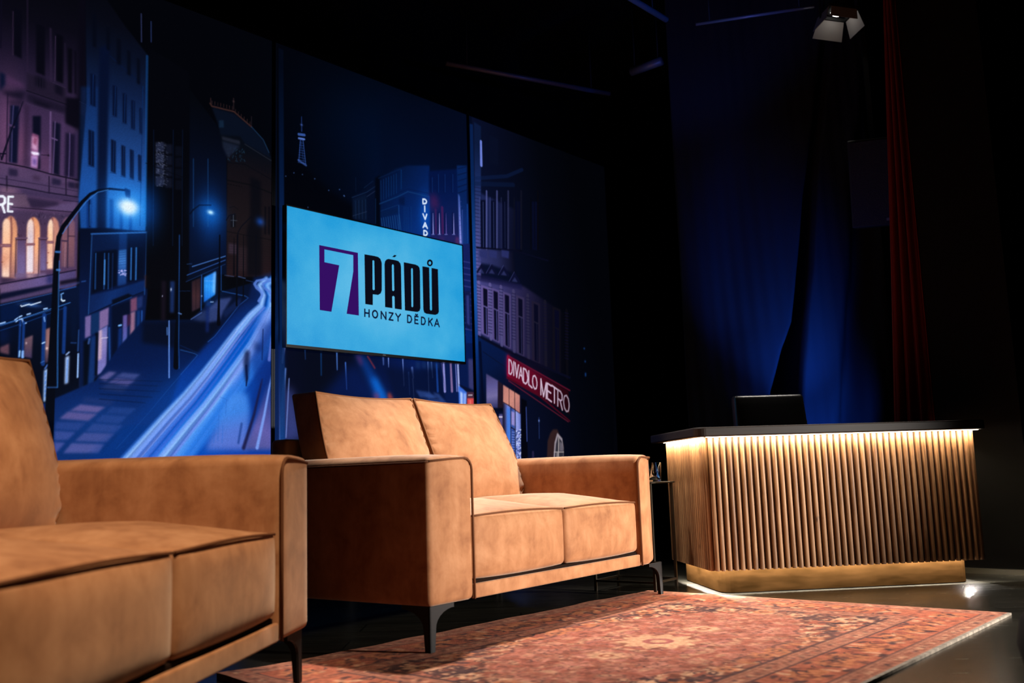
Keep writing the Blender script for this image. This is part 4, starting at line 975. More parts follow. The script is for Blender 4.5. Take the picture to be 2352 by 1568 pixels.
(1,[-207,2470,-209,2464],[5,5],(26,50,72),0.7,2,0),
(1,[-227,2466,-224,2461],[5,5],(8,16,28),0.7,2,0),
(1,[-245,2438,-247,2430],[5,5],(26,50,72),0.7,2,0),
(1,[-192,2469,-196,2461],[5,5],(8,16,28),0.7,2,0),
(0,[-341,2511,-224,2513,-224,2491,-337,2491],(30,34,48),0.9,4,0),
(0,[-337,2484,-223,2484,-301,2393,-333,2449],(26,34,54),0.8,6,0),
(1,[-305,2367,-191,2383,-5,2330],[6,6,6],(8,9,16),0.8,3,0),
(1,[-192,2502,-14,2446],[5,5],(40,44,56),0.6,2,0),
(1,[-304,2265,-150,2270,-5,2249],[9,9,9],(10,10,15),0.85,3,0),
(1,[-301,1971,-187,1970,-4,1972],[5,5,5],(12,11,15),0.8,3,0),
(1,[-154,2435,-155,2394],[6,6],(12,12,20),0.85,3,0),
(1,[-134,2430,-136,2389],[6,6],(12,12,20),0.85,3,0),
(1,[-115,2424,-116,2383],[6,6],(12,12,20),0.85,3,0),
(1,[-95,2419,-96,2377],[6,6],(12,12,20),0.85,3,0),
(1,[-75,2413,-77,2372],[6,6],(12,12,20),0.85,3,0),
(1,[-55,2407,-57,2366],[6,6],(12,12,20),0.85,3,0),
(1,[-35,2402,-37,2360],[6,6],(12,12,20),0.85,3,0),
(1,[-300,2243,-293,2243],[5,5],(8,8,12),0.9,2,0),
(1,[-283,2244,-276,2244],[5,5],(8,8,12),0.9,2,0),
(1,[-265,2245,-259,2245],[5,5],(8,8,12),0.9,2,0),
(1,[-248,2246,-242,2246],[5,5],(8,8,12),0.9,2,0),
(1,[-231,2247,-225,2246],[6,6],(8,8,12),0.9,2,0),
(1,[-213,2247,-207,2247],[5,5],(8,8,12),0.9,2,0),
(0,[-154,2319,-84,2306,-73,1747,-174,1733,-176,2000,-155,2075],(6,8,16),0.8,10,0),
(0,[-59,2165,-46,2161,-47,1994,-60,1999],(9,9,16),0.9,3,0),
(0,[-34,2170,-21,2166,-22,1998,-35,2003],(9,9,16),0.9,3,0),
(0,[-281,2072,-247,2079,-247,2005,-280,1999],(12,12,18),0.9,3,0),
(1,[-263,2076,-262,2006],[4,4],(90,100,120),0.7,2,0),
(1,[-278,2039,-239,2044],[3,3],(90,100,120),0.6,2,0),
(1,[-287,2110,-260,2122,-232,2110],[5,5,5],(12,12,18),0.8,2,0),
(0,[-292,1906,-240,1908,-240,1849,-292,1847],(56,44,60),0.8,5,0),
(0,[-234,1898,-175,1901,-178,1760,-233,1759],(46,34,42),0.6,8,0),
(1,[-304,1942,-179,1957],[2,2],(18,14,18),0.5,2,0),
(1,[-304,1929,-179,1943],[2,2],(18,14,18),0.5,2,0),
(1,[-304,1915,-179,1929],[2,2],(18,14,18),0.5,2,0),
(1,[-304,1901,-179,1914],[2,2],(18,14,18),0.5,2,0),
(1,[-304,1887,-179,1900],[2,2],(18,14,18),0.5,2,0),
(1,[-303,1873,-179,1886],[2,2],(18,14,18),0.5,2,0),
(1,[-303,1859,-179,1872],[2,2],(18,14,18),0.5,2,0),
(1,[-303,1846,-179,1858],[2,2],(18,14,18),0.5,2,0),
(1,[-303,1832,-178,1844],[2,2],(18,14,18),0.5,2,0),
(1,[-303,1818,-178,1830],[2,2],(18,14,18),0.5,2,0),
(1,[-303,1804,-178,1816],[2,2],(18,14,18),0.5,2,0),
(1,[-302,1790,-178,1802],[2,2],(18,14,18),0.5,2,0),
(1,[-302,1777,-178,1788],[2,2],(18,14,18),0.5,2,0),
(1,[-302,1763,-178,1774],[2,2],(18,14,18),0.5,2,0),
(1,[-302,1749,-178,1760],[2,2],(18,14,18),0.5,2,0),
(1,[-302,1736,-178,1746],[2,2],(18,14,18),0.5,2,0),
(1,[-303,2223,-157,2243],[2,2],(20,16,19),0.45,2,0),
(1,[-302,2211,-157,2231],[2,2],(20,16,19),0.45,2,0),
(1,[-302,2199,-157,2218],[2,2],(20,16,19),0.45,2,0),
(1,[-302,2187,-157,2206],[2,2],(20,16,19),0.45,2,0),
(1,[-302,2175,-157,2194],[2,2],(20,16,19),0.45,2,0),
(1,[-302,2163,-157,2182],[2,2],(20,16,19),0.45,2,0),
(1,[-302,2151,-157,2170],[2,2],(20,16,19),0.45,2,0),
(1,[-302,2139,-157,2157],[2,2],(20,16,19),0.45,2,0),
(1,[-302,2127,-157,2145],[2,2],(20,16,19),0.45,2,0),
(1,[-301,2115,-157,2133],[2,2],(20,16,19),0.45,2,0),
(1,[-301,2103,-157,2121],[2,2],(20,16,19),0.45,2,0),
(1,[-301,2092,-156,2109],[2,2],(20,16,19),0.45,2,0),
(1,[-301,2080,-156,2097],[2,2],(20,16,19),0.45,2,0),
(1,[-301,2068,-156,2085],[2,2],(20,16,19),0.45,2,0),
(1,[-301,2056,-156,2072],[2,2],(20,16,19),0.45,2,0),
(1,[-301,2044,-156,2060],[2,2],(20,16,19),0.45,2,0),
(1,[-301,2032,-156,2048],[2,2],(20,16,19),0.45,2,0),
(1,[-300,2020,-156,2036],[2,2],(20,16,19),0.45,2,0),
(1,[-300,2009,-156,2024],[2,2],(20,16,19),0.45,2,0),
(1,[-300,1997,-156,2012],[2,2],(20,16,19),0.45,2,0),
(1,[-78,1953,-4,1959],[2,2],(16,14,18),0.5,2,0),
(1,[-78,1938,-4,1945],[2,2],(16,14,18),0.5,2,0),
(1,[-78,1924,-4,1930],[2,2],(16,14,18),0.5,2,0),
(1,[-78,1910,-4,1916],[2,2],(16,14,18),0.5,2,0),
(1,[-78,1895,-4,1901],[2,2],(16,14,18),0.5,2,0),
(1,[-78,1881,-4,1887],[2,2],(16,14,18),0.5,2,0),
(1,[-78,1867,-4,1873],[2,2],(16,14,18),0.5,2,0),
(1,[-78,1853,-4,1858],[2,2],(16,14,18),0.5,2,0),
(1,[-78,1838,-4,1844],[2,2],(16,14,18),0.5,2,0),
(1,[-78,1824,-4,1829],[2,2],(16,14,18),0.5,2,0),
(1,[-78,1810,-4,1815],[2,2],(16,14,18),0.5,2,0),
(1,[-78,1796,-4,1801],[2,2],(16,14,18),0.5,2,0),
(1,[-78,1781,-4,1786],[2,2],(16,14,18),0.5,2,0),
(1,[-77,1767,-3,1772],[2,2],(16,14,18),0.5,2,0),
(0,[-781,1421,-513,1453,-345,1623,-1,1755,-1,1708,-24,1529,1,1124,3,675,-1296,692,-1267,978,-1019,1099,-903,1278],((-556,1568),(-543,819),[(4,14,40),(4,20,60),(5,24,72),(8,34,92),(14,46,110)]),1,3,0),
(0,[-513,1448,-781,1416,-783,1306,-642,1300,-474,1271,-316,1459,-397,1465],(4,10,30),0.9,10,0),
(2,[-1013,921],222,164,(6,26,60),0.5,1),
(0,[-1001,1113,-952,1149,-912,1148,-967,1101],(96,92,152),0.9,5,0),
(0,[-920,1125,-881,1148,-788,1145,-819,1120],(66,78,142),0.8,5,0),
(0,[-956,1093,-914,1120,-813,1115,-856,1082],(84,80,142),0.85,5,0),
(0,[-991,1062,-958,1091,-850,1080,-878,1051],(36,52,104),0.7,8,0),
(0,[-1087,983,-963,975,-1003,946,-1138,951],(98,90,152),0.9,5,0),
(0,[-1185,912,-1145,947,-1003,940,-1047,905],(92,86,148),0.9,5,0),
(0,[-1066,1019,-917,1010,-942,981,-1083,993],(30,50,110),0.7,8,0),
(0,[-932,976,-803,973,-846,938,-962,945],(30,60,130),0.8,5,0),
(0,[-977,937,-851,933,-893,893,-1012,903],(34,64,136),0.85,5,0),
(0,[-1199,897,-1057,896,-1096,857,-1205,863],(40,66,138),0.85,5,0),
(0,[-1022,893,-871,886,-912,850,-1061,855],(44,70,142),0.85,5,0),
(0,[-1205,856,-1105,850,-1143,813,-1203,812],(56,76,150),0.9,5,0),
(0,[-1066,848,-912,847,-953,804,-1109,808],(66,80,150),0.9,5,0),
(0,[-1203,803,-1153,800,-1194,752,-1204,752],(70,82,156),0.9,5,0),
(0,[-1123,798,-963,794,-992,752,-1161,752],(80,88,158),0.9,5,0),
(0,[-912,842,-897,845,-952,776,-987,751],(12,36,88),0.7,8,0),
(1,[-998,1108,-667,1116],[4,4],(4,16,46),0.6,5,0),
(1,[-997,1088,-695,1091],[4,4],(4,16,46),0.6,5,0),
(1,[-996,1063,-683,1063],[4,4],(4,16,46),0.6,5,0),
(1,[-995,1037,-722,1032],[4,4],(4,16,46),0.6,5,0),
(1,[-995,1012,-760,1002],[4,4],(4,16,46),0.6,5,0),
(0,[-987,1114,-920,1148,-774,1136,-817,1092,-956,1090],(60,70,130),0.25,20,0),
(1,[-974,1075,-894,1106],[2,2],(10,40,100),0.6,4,0),
(1,[-905,771,-748,943,-621,1094,-522,1206],[3,2,2,2],(36,92,172),0.6,4,0),
(1,[-567,1157,-471,1266,-489,1274,-571,1287],[4,4,4,4],(40,96,180),0.7,4,0),
(1,[-572,1310,-463,1276],[4,4],(10,40,96),0.6,4,0),
(1,[-411,1343,-372,1375,-222,1563,-162,1613,-183,1621,-329,1630],[4,4,4,4,4,4],(42,100,190),0.75,4,0),
(0,[-409,1527,-350,1583,-267,1603,-322,1512,-343,1466,-418,1448],(58,74,134),0.8,6,0),
(0,[-508,1456,-435,1514,-355,1518,-381,1462,-450,1450],(44,60,110),0.7,8,0),
(1,[-419,1516,-344,1529],[2,2],(16,34,80),0.5,3,0),
(1,[-424,1506,-344,1519],[2,2],(16,34,80),0.5,3,0),
(1,[-430,1496,-344,1508],[2,2],(16,34,80),0.5,3,0),
(1,[-435,1485,-343,1497],[2,2],(16,34,80),0.5,3,0),
(1,[-440,1475,-343,1486],[2,2],(16,34,80),0.5,3,0),
(1,[-445,1465,-343,1475],[2,2],(16,34,80),0.5,3,0),
(1,[-450,1455,-343,1465],[2,2],(16,34,80),0.5,3,0),
(0,[-322,1517,-211,1610,-211,1569,-310,1484],(14,30,74),0.9,5,0),
(1,[-513,1455,-451,1498],[5,5],(76,104,170),0.8,4,0),
(0,[-126,1737,-1,1755,3,724,-713,728,-569,1157,-374,1370,-222,1558,-160,1616],((-177,1614),(-492,819),[(8,30,84),(6,40,120),(6,50,150),(10,66,186)]),0.75,8,0),
(2,[-459,978],317,228,(0,50,120),0.7,1),
(2,[-306,1135],130,146,(30,70,130),0.6,1),
(1,[-44,1738,-90,1694,-61,1640,-78,1578,-146,1515,-232,1414,-330,1285,-428,1160,-528,1040,-646,915,-781,764,-957,568],[28,36,52,73,98,125,156,189,225,264,304,346],(6,54,140),0.45,60,0),
(1,[3,1745,-38,1701,-8,1641,-14,1575,-60,1465,-133,1339,-222,1221,-310,1106,-405,985,-500,875,-592,764,-762,561],[45,54,71,93,119,149,181,216,254,295,338,383],(10,72,180),0.5,60,0),
(1,[81,1730,39,1686,69,1625,64,1558,16,1447,-59,1320,-149,1201,-239,1085,-337,964,-434,853,-528,741,-702,538],[29,39,57,80,108,140,175,213,254,298,344,392],(8,80,190),0.45,60,0),
(1,[-8,1743,-52,1699,-23,1642,-34,1578,-92,1491,-172,1377,-266,1254,-359,1134,-457,1013,-564,895,-678,764,-852,564],[16,20,27,36,46,58,72,86,102,118,136,154],(0,92,206),0.8,24,0),
(1,[3,1745,-38,1701,-8,1641,-14,1575,-60,1465,-133,1339,-222,1221,-310,1106,-405,985,-500,875,-592,764,-762,561],[25,29,35,42,52,62,74,86,100,114,129,145],(60,130,236),0.85,26,0),
(1,[3,1745,-38,1701,-8,1641,-14,1575,-60,1465,-133,1339,-222,1221,-310,1106,-405,985,-500,875,-592,764,-762,561],[17,19,23,28,34,41,48,56,65,75,84,95],(146,194,255),0.92,30,0),
(1,[65,1543,14,1431,-65,1305,-158,1186,-251,1070,-352,949,-451,839,-547,728,-723,526],[22,39,56,73,84,90,95,95,95],(52,132,236),0.7,26,0),
(1,[-44,1738,-90,1694,-61,1640,-78,1578,-146,1515,-232,1414,-330,1285,-428,1160,-528,1040,-646,915,-781,764,-957,568],[19,22,26,32,38,46,54,63,73,83,94,105],(70,132,232),0.85,18,0),
(1,[-44,1738,-90,1694,-61,1640,-78,1578,-146,1515,-232,1414,-330,1285,-428,1160,-528,1040,-646,915,-781,764,-957,568],[14,16,19,23,28,33,40,46,53,61,69,78],(160,200,255),0.92,22,0),
(1,[-52,1571,-120,1508,-207,1406,-306,1277,-405,1152,-505,1032,-624,906,-760,755,-938,559],[6,8,11,14,20,25,31,37,42],(120,140,230),0.7,6,0),
(1,[-106,1497,-193,1395,-293,1266,-392,1141,-493,1021,-612,895,-748,744,-927,548],[5,5,8,8,11,11,14,16],(30,70,160),0.6,4,0),
(1,[-58,1577,-120,1500,-202,1391,-297,1265,-392,1144,-491,1023,-602,902,-724,764,-899,566],[4,7,10,13,16,19,22,25,28],(60,130,236),0.45,8,0),
(1,[-195,1386,-290,1261,-384,1140,-482,1019,-591,900,-711,764,-885,565],[4,7,10,13,16,19,22],(20,60,150),0.45,8,0),
(1,[-59,1464,-132,1338,-220,1220,-308,1105,-404,984,-499,874,-590,764,-760,561],[4,7,10,13,16,19,22,25],(140,170,250),0.45,8,0),
(1,[-230,1412,-329,1284,-426,1159,-526,1039,-643,914,-778,764,-954,568],[4,7,10,13,15,18,21],(90,110,220),0.45,8,0),
(1,[-79,1298,-161,1185,-244,1075,-337,954,-419,852,-485,764,-651,558],[4,7,10,13,16,19,21],(60,130,236),0.45,8,0),
(1,[-242,1421,-341,1291,-440,1166,-540,1046,-660,919,-799,764,-977,568],[4,7,10,13,15,18,21],(20,60,150),0.45,8,0),
(1,[-80,1578,-149,1517,-235,1416,-334,1287,-432,1162,-532,1042,-650,916,-786,764,-963,568],[4,7,10,13,16,19,22,25,28],(140,170,250),0.45,8,0),
(1,[-55,1462,-128,1335,-216,1217,-303,1103,-399,982,-492,872,-582,764,-751,561],[4,7,10,13,16,19,22,25],(90,110,220),0.45,8,0),
(1,[-77,1578,-145,1515,-230,1412,-329,1284,-427,1160,-526,1039,-643,914,-778,764,-954,568],[4,7,10,13,16,19,22,25,28],(60,130,236),0.45,8,0),
(1,[-219,1404,-317,1277,-413,1153,-512,1033,-627,910,-757,764,-933,567],[4,7,10,13,15,18,21],(20,60,150),0.45,8,0),
(1,[-231,1414,-330,1285,-428,1160,-528,1040,-646,915,-781,764,-957,568],[4,7,10,12,15,18,21],(140,170,250),0.45,8,0),
(1,[-57,1577,-118,1499,-199,1389,-295,1264,-390,1143,-488,1022,-598,902,-720,764,-894,566],[4,7,10,13,16,19,22,25,28],(90,110,220),0.45,8,0),
(1,[-202,1391,-298,1266,-393,1144,-491,1024,-602,903,-725,764,-900,566],[4,7,10,13,15,18,21],(60,130,236),0.45,8,0),
(1,[-16,1575,-64,1467,-138,1342,-226,1223,-315,1108,-411,987,-507,876,-601,764,-771,562],[4,7,10,13,16,19,22,25,28],(20,60,150),0.45,8,0),
(1,[-83,1478,-159,1359,-250,1238,-341,1120,-438,999,-539,885,-643,764,-814,563],[4,7,10,13,16,19,22,25],(140,170,250),0.45,8,0),
(1,[-101,1489,-181,1375,-274,1252,-367,1132,-464,1011,-571,894,-684,764,-857,564],[4,7,10,13,16,19,22,25],(90,110,220),0.45,8,0),
(0,[-78,1553,4,1562,-7,1440,-76,1334,-188,1203,-269,1079,-243,1200,-145,1353],(116,146,236),0.7,16,0),
(0,[-419,766,-166,766,-148,988,-169,1079,-241,1076,-292,1034,-359,882],((-336,1049),(-270,766),[(70,140,236),(66,136,232),(90,124,216),(96,118,208)]),0.9,16,0),
(0,[-186,766,1,766,0,1193,-34,1132,-101,955],((-140,766),(0,1122),[(84,86,152),(104,96,170),(70,76,150),(30,60,140)]),0.92,12,0),
(1,[-186,777,-121,960,-69,1159],[22,16,10],(24,22,60),0.85,12,0),
(1,[-219,805,-200,907],[14,14],(28,60,136),0.7,10,0),
(1,[-100,778,-54,962,-7,1186],[20,16,8],(122,160,244),0.9,9,0),
(1,[-336,1049,-285,1034],[4,4],(30,90,190),0.4,4,0),
(1,[-365,882,-369,805],[6,6],(40,100,200),0.4,5,0),
(1,[-315,894,-319,805],[6,6],(40,100,200),0.4,5,0),
(1,[-341,949,-345,816],[6,6],(40,100,200),0.4,5,0),
(1,[-295,1034,-299,950],[6,6],(40,100,200),0.4,5,0),
(1,[-1,1742,-67,1731,-108,1717,-122,1697,-108,1678,-72,1657,-72,1637,-95,1603],[10,11,14,18,20,20,18,16],(96,136,226),0.8,5,0),
(1,[-1,1729,-37,1724,-67,1707,-61,1684,-25,1668,-7,1650,-12,1613],[7,10,13,16,16,16,18],(84,122,214),0.8,5,0),
(0,[-123,1362,-71,1362,-70,1316,-123,1317],(8,20,60),0.6,14,0),
(0,[-180,1313,-149,1315,-154,1225,-162,1145,-179,1144,-191,1252],(8,16,50),0.8,9,0),
(0,[-65,1474,0,1501,1,1154,-116,1148,-145,1265],(10,44,128),0.6,18,0),
(1,[-6,1408,-23,1274],[12,20],(110,130,220),0.75,10,0),
(1,[-173,1229,-168,1160,-172,1119],[14,13,8],(6,20,64),0.9,5,0),
(1,[-65,1443,-70,1271],[7,7],(8,24,74),0.7,6,0),
(0,[-545,1655,-311,1784,-311,1827,-518,1741],(5,12,32),0.95,4,0),
(0,[-516,1659,-355,1745,-353,1612,-508,1492],(4,9,26),0.95,4,0),
(0,[-440,1691,-368,1736,-372,1605,-438,1555],((-401,1724),(-420,1565),[(34,120,226),(50,150,250),(24,104,216)]),1,3,0),
(0,[-384,1721,-368,1734,-372,1610,-386,1618],(130,190,252),0.8,5,0),
(1,[-435,1673,-378,1680],[3,3],(120,190,250),0.7,3,0),
(1,[-429,1681,-429,1564],[2,2],(16,80,180),0.6,3,0),
(1,[-416,1683,-416,1565],[2,2],(16,80,180),0.6,3,0),
(1,[-400,1685,-400,1567],[2,2],(16,80,180),0.6,3,0),
(2,[-405,1640],76,98,(0,40,90),0.5,1),
(0,[-511,1660,-461,1686,-462,1523,-508,1497],((-506,1670),(-503,1497),[(40,26,34),(62,38,44),(46,32,44)]),1,3,0),
(1,[-488,1670,-485,1509],[3,3],(24,16,24),0.8,3,0),
(1,[-510,1741,-311,1829],[5,5],(70,120,200),0.85,3,0),
(1,[-540,1690,-311,1807],[4,4],(50,100,190),0.8,3,0),
(1,[-545,1654,-311,1784],[3,3],(26,60,120),0.8,3,0),
(1,[-541,1750,-513,1756],[4,4],(30,66,120),0.7,3,0),
(1,[-454,1702,-454,1512],[6,6],(30,80,160),0.8,3,0),
(1,[-336,1768,-335,1634],[5,5],(30,80,160),0.7,3,0),
(2,[-452,1588],5,5,(150,190,250),0.9,0),
(0,[-426,1530,-406,1532,-407,1396,-425,1394],(14,34,96),0.8,6,0),
(0,[-425,1566,-388,1571,-398,1538,-435,1534],(20,70,160),0.6,8,0),
(1,[-398,1562,-382,1564],[5,5],(160,200,255),0.8,3,0),
(0,[-684,1641,-659,1640,-659,1433,-682,1431],(22,16,30),0.8,6,0),
(0,[-636,1645,-610,1647,-612,1480,-634,1478],(22,44,96),0.9,5,0),
(2,[-630,1601],5,11,(190,210,250),0.9,0),
(2,[-678,1560],3,5,(200,200,240),0.9,0),
(1,[-589,1900,-584,1564,-596,1374,-595,1196],[9,11,20,30],(3,6,16),1,4,0),
(1,[-588,1900,-585,1631,-581,1305,-577,1188],[5,5,5,5],(28,76,150),0.8,3,0),
(1,[-585,1481,-570,1477],[6,6],(90,130,200),0.9,3,0),
(1,[-587,1598,-521,1607],[3,3],(18,52,110),0.6,3,0),
(1,[-638,1433,-632,1138],[7,8],(96,140,224),0.9,3,0),
(1,[-648,1397,-647,1360],[6,6],(80,130,210),0.8,3,0),
(1,[-347,1941,-346,1692,-349,1514,-348,1446],[9,9,15,22],(3,5,14),1,3,0),
(1,[-236,1961,-237,1707,-237,1561],[7,9,11],(4,6,14),1,3,0),
(1,[-197,1967,-195,1616],[4,9],(4,6,14),0.95,3,0),
(1,[-257,1942,-256,1734],[4,13],(7,7,14),0.9,4,0),
(1,[-114,1982,-114,1739],[5,5],(5,8,18),0.8,3,0),
(1,[-313,1721,-257,1722],[4,4],(70,90,140),0.6,3,0),
(1,[-229,1726,-183,1722],[4,4],(90,120,190),0.7,4,0),
(1,[-178,1712,-125,1707],[4,4],(40,76,150),0.6,4,0),
(1,[-527,2029,-508,2056,-474,2087,-404,2101],[8,8,8,8],(4,8,22),0.95,2,0),
(2,[-405,2056],98,89,(8,70,160),0.7,1),
(2,[-405,2060],23,15,(190,225,255),1,1),
(1,[-307,2033,-290,2064,-251,2081],[6,6,6],(10,14,26),0.9,2,0),
(1,[-232,1725,-233,1976,-211,2015,-144,2088],[6,6,6,6],(8,10,20),0.9,2,0),
(2,[-87,2066],33,29,(10,60,150),0.8,1),
(1,[-1229,739,-1229,1041,-1223,1471,-1224,1664,-1217,1780,-1197,1837,-1156,1903,-1110,1976,-1071,2025,-1026,2055,-971,2074,-886,2083],[45,42,31,27,22,20,18,16,14,13,11,11],(4,7,18),1,3,0),
(1,[-1198,1059,-1205,1300,-1210,1666],[6,6,4],(44,110,190),0.75,3,0),
(1,[-1200,1801,-1139,1907,-1088,1985,-1035,2042,-980,2067],[4,4,4,4,4],(60,120,200),0.75,2,0),
(1,[-1243,1057,-1202,1059],[7,7],(40,84,150),0.7,3,0),
(1,[-1227,1708,-1210,1710],[10,10],(60,120,200),0.8,3,0),
(1,[-1219,1621,-1207,1622],[10,10],(70,130,210),0.8,3,0),
(0,[-896,2095,-865,2089,-864,2044,-890,2049],(5,16,46),1,3,0),
(2,[-876,1990],146,160,(14,90,200),0.85,1),
(2,[-876,1994],61,54,(120,180,255),0.95,1),
(2,[-873,2000],39,32,(255,255,255),1,1),
(0,[-927,2003,-894,2029,-846,2029,-821,2005,-850,1966,-893,1963],(226,242,255),0.9,14,0),
(1,[-1489,1928,-1476,1931,-1467,1924,-1466,1904,-1475,1892,-1487,1889],[12,12,12,12,12,12],(236,240,255),1,3,0),
(1,[-1478,1891,-1466,1857],[11,11],(236,240,255),1,3,0),
(1,[-1432,1938,-1452,1934,-1451,1864,-1432,1867],[10,10,10,10],(238,244,255),1,3,0),
(1,[-1450,1901,-1435,1902],[11,11],(238,244,255),1,3,0),
(2,[-1459,1898],64,54,(50,40,60),0.5,1),
(0,[23,3292,1716,3280,1680,744,42,749],((226,2830),(1309,1984),[(2,3,9),(2,5,15),(3,9,29),(4,14,46)]),1,2,0),
(2,[743,2826],681,497,(0,10,28),0.7,1),
(2,[1316,2229],581,517,(2,26,80),0.75,1),
(0,[830,3149,1712,3179,1686,2518,819,2492],(3,9,28),0.45,30,0),
(0,[43,2563,421,2350,663,2286,661,2115,44,2166],(2,3,9),0.8,20,0),
(1,[202,2773,203,2682],[4,7],(30,52,110),0.9,2,0),
(1,[192,2622,212,2625],[5,5],(40,70,140),0.55,2,0),
(1,[190,2606,215,2610],[5,5],(40,70,140),0.55,2,0),
(1,[188,2591,217,2594],[6,6],(40,70,140),0.55,2,0),
(1,[187,2575,219,2578],[5,5],(40,70,140),0.55,2,0),
(1,[185,2559,222,2563],[5,5],(40,70,140),0.55,2,0),
(1,[183,2544,224,2547],[5,5],(40,70,140),0.55,2,0),
(1,[181,2528,227,2531],[5,5],(40,70,140),0.55,2,0),
(1,[180,2513,229,2516],[5,5],(40,70,140),0.55,2,0),
(1,[178,2497,232,2500],[5,5],(40,70,140),0.55,2,0),
(1,[176,2481,234,2485],[5,5],(40,70,140),0.55,2,0),
(1,[193,2622,182,2487],[6,6],(44,76,150),0.75,2,0),
(1,[213,2627,231,2484],[6,6],(44,76,150),0.75,2,0),
(1,[198,2614,217,2485],[4,4],(36,64,130),0.6,2,0),
(1,[181,2657,223,2663],[16,16],(54,88,164),0.9,3,0),
(1,[182,2632,222,2636],[12,12],(84,116,196),0.95,3,0),
(2,[202,2722],11,7,(70,100,180),0.8,0),
(1,[178,2495,235,2475],[12,12],(60,92,170),0.7,5,0),
(2,[208,2412],5,3,(80,120,200),0.8,1),
(2,[88,2375],4,4,(80,120,200),0.8,1),
(2,[299,2405],5,4,(80,120,200),0.8,1),
(2,[405,2355],5,4,(80,120,200),0.8,1),
(2,[489,2378],5,4,(80,120,200),0.8,1),
(2,[523,2346],5,4,(80,120,200),0.8,1),
(2,[527,2343],5,4,(80,120,200),0.8,1),
(2,[248,2216],4,4,(80,120,200),0.8,1),
(2,[65,2113],4,4,(80,120,200),0.8,1),
(2,[65,2035],4,3,(80,120,200),0.8,1),
(2,[146,2408],4,4,(80,120,200),0.8,1),
(0,[591,2353,705,2428,781,2503,780,2193,593,2195],(5,14,38),0.75,6,0),
(0,[595,2339,704,2391,707,2216,593,2213],(10,24,50),0.7,6,0),
(1,[603,2326,603,2211],[3,3],(6,14,34),0.7,3,0),
(1,[616,2331,617,2214],[4,4],(22,44,80),0.7,3,0),
(1,[630,2335,630,2216],[4,4],(6,14,34),0.7,3,0),
(1,[643,2339,644,2219],[4,4],(22,44,80),0.7,3,0),
(1,[657,2343,657,2221],[4,4],(6,14,34),0.7,3,0),
(1,[671,2347,671,2224],[3,3],(22,44,80),0.7,3,0),
(1,[685,2352,685,2226],[4,4],(6,14,34),0.7,3,0),
(1,[698,2356,699,2229],[4,4],(22,44,80),0.7,3,0),
(1,[588,2347,709,2407,780,2459],[5,5,5],(26,50,88),0.6,4,0),
(1,[709,2377,779,2429],[4,4],(46,62,96),0.6,4,0),
(1,[594,2229,707,2278],[4,4],(40,56,88),0.6,4,0),
(1,[687,2431,762,2492],[4,4],(20,40,76),0.6,5,0),
(1,[619,2483,620,2392],[3,3],(14,36,72),0.6,4,0),
(0,[781,2518,824,2543,823,2193,776,2207],(2,5,16),0.9,6,0),
(1,[783,2378,780,2215],[6,6],(14,46,90),0.6,4,0),
(0,[819,2519,956,2618,1066,2666,1274,2715,1260,2209,823,2193],((858,2580),(1201,2346),[(4,16,48),(5,26,72),(6,34,94),(8,48,124)]),0.8,5,0),
(1,[830,2510,829,2372],[6,6],(10,44,96),0.7,4,0),
(1,[853,2523,851,2385],[6,6],(10,44,96),0.7,4,0),
(1,[875,2535,874,2397],[7,7],(10,44,96),0.7,4,0),
(1,[897,2548,896,2410],[7,7],(10,44,96),0.7,4,0),
(1,[920,2560,919,2423],[6,6],(10,44,96),0.7,4,0),
(1,[942,2573,941,2436],[7,7],(10,44,96),0.7,4,0),
(1,[965,2586,964,2449],[7,7],(10,44,96),0.7,4,0),
(1,[829,2257,837,2199],[7,7],(24,70,128),0.75,4,0),
(1,[848,2264,857,2200],[7,7],(24,70,128),0.75,4,0),
(1,[868,2270,877,2200],[6,6],(24,70,128),0.75,4,0),
(1,[887,2277,897,2201],[7,7],(24,70,128),0.75,4,0),
(1,[906,2283,917,2202],[6,6],(24,70,128),0.75,4,0),
(1,[926,2290,938,2202],[7,7],(24,70,128),0.75,4,0),
(1,[945,2297,958,2203],[7,7],(24,70,128),0.75,4,0),
(1,[965,2303,979,2204],[6,6],(24,70,128),0.75,4,0),
(1,[985,2310,999,2204],[7,7],(24,70,128),0.75,4,0),
(0,[824,2297,975,2356,974,2318,826,2264],(6,26,66),0.7,5,0),
(1,[816,2351,976,2432,1067,2485,1258,2490],[7,7,7,7],(20,64,120),0.6,5,0),
(1,[826,2371,1063,2503,1258,2513],[4,4,4],(4,20,62),0.8,5,0),
(1,[824,2304,975,2375],[3,3],(20,60,112),0.6,3,0),
(1,[809,2521,1005,2629],[6,6],(10,36,80),0.5,6,0),
(1,[983,2373,984,2211],[6,6],(26,76,140),0.7,4,0),
(1,[1010,2623,1007,2492],[8,8],(8,52,112),0.6,6,0),
(1,[1030,2374,1028,2207],[5,5],(12,54,116),0.55,4,0),
(1,[1047,2378,1046,2210],[5,5],(12,54,116),0.55,4,0),
(1,[1065,2381,1063,2213],[5,5],(12,54,116),0.55,4,0),
(1,[1095,2387,1094,2219],[5,5],(12,54,116),0.55,4,0),
(0,[981,2422,1036,2444,1035,2383,990,2382],(4,18,56),0.7,6,0),
(0,[1263,2672,1560,2756,1547,2202,1260,2201],((1314,2604),(1466,2276),[(4,20,68),(6,24,78),(14,28,80),(24,28,82)]),0.85,6,0),
(0,[1268,2500,1322,2519,1353,2493,1357,2431,1276,2399],(70,28,80),0.7,22,0),
(1,[1324,2408,1322,2243],[20,20],(58,28,84),0.8,8,0),
(1,[1388,2437,1388,2255],[22,22],(70,28,84),0.8,8,0),
(0,[1356,2221,1399,2229,1399,2209,1356,2210],(90,36,86),0.7,10,0),
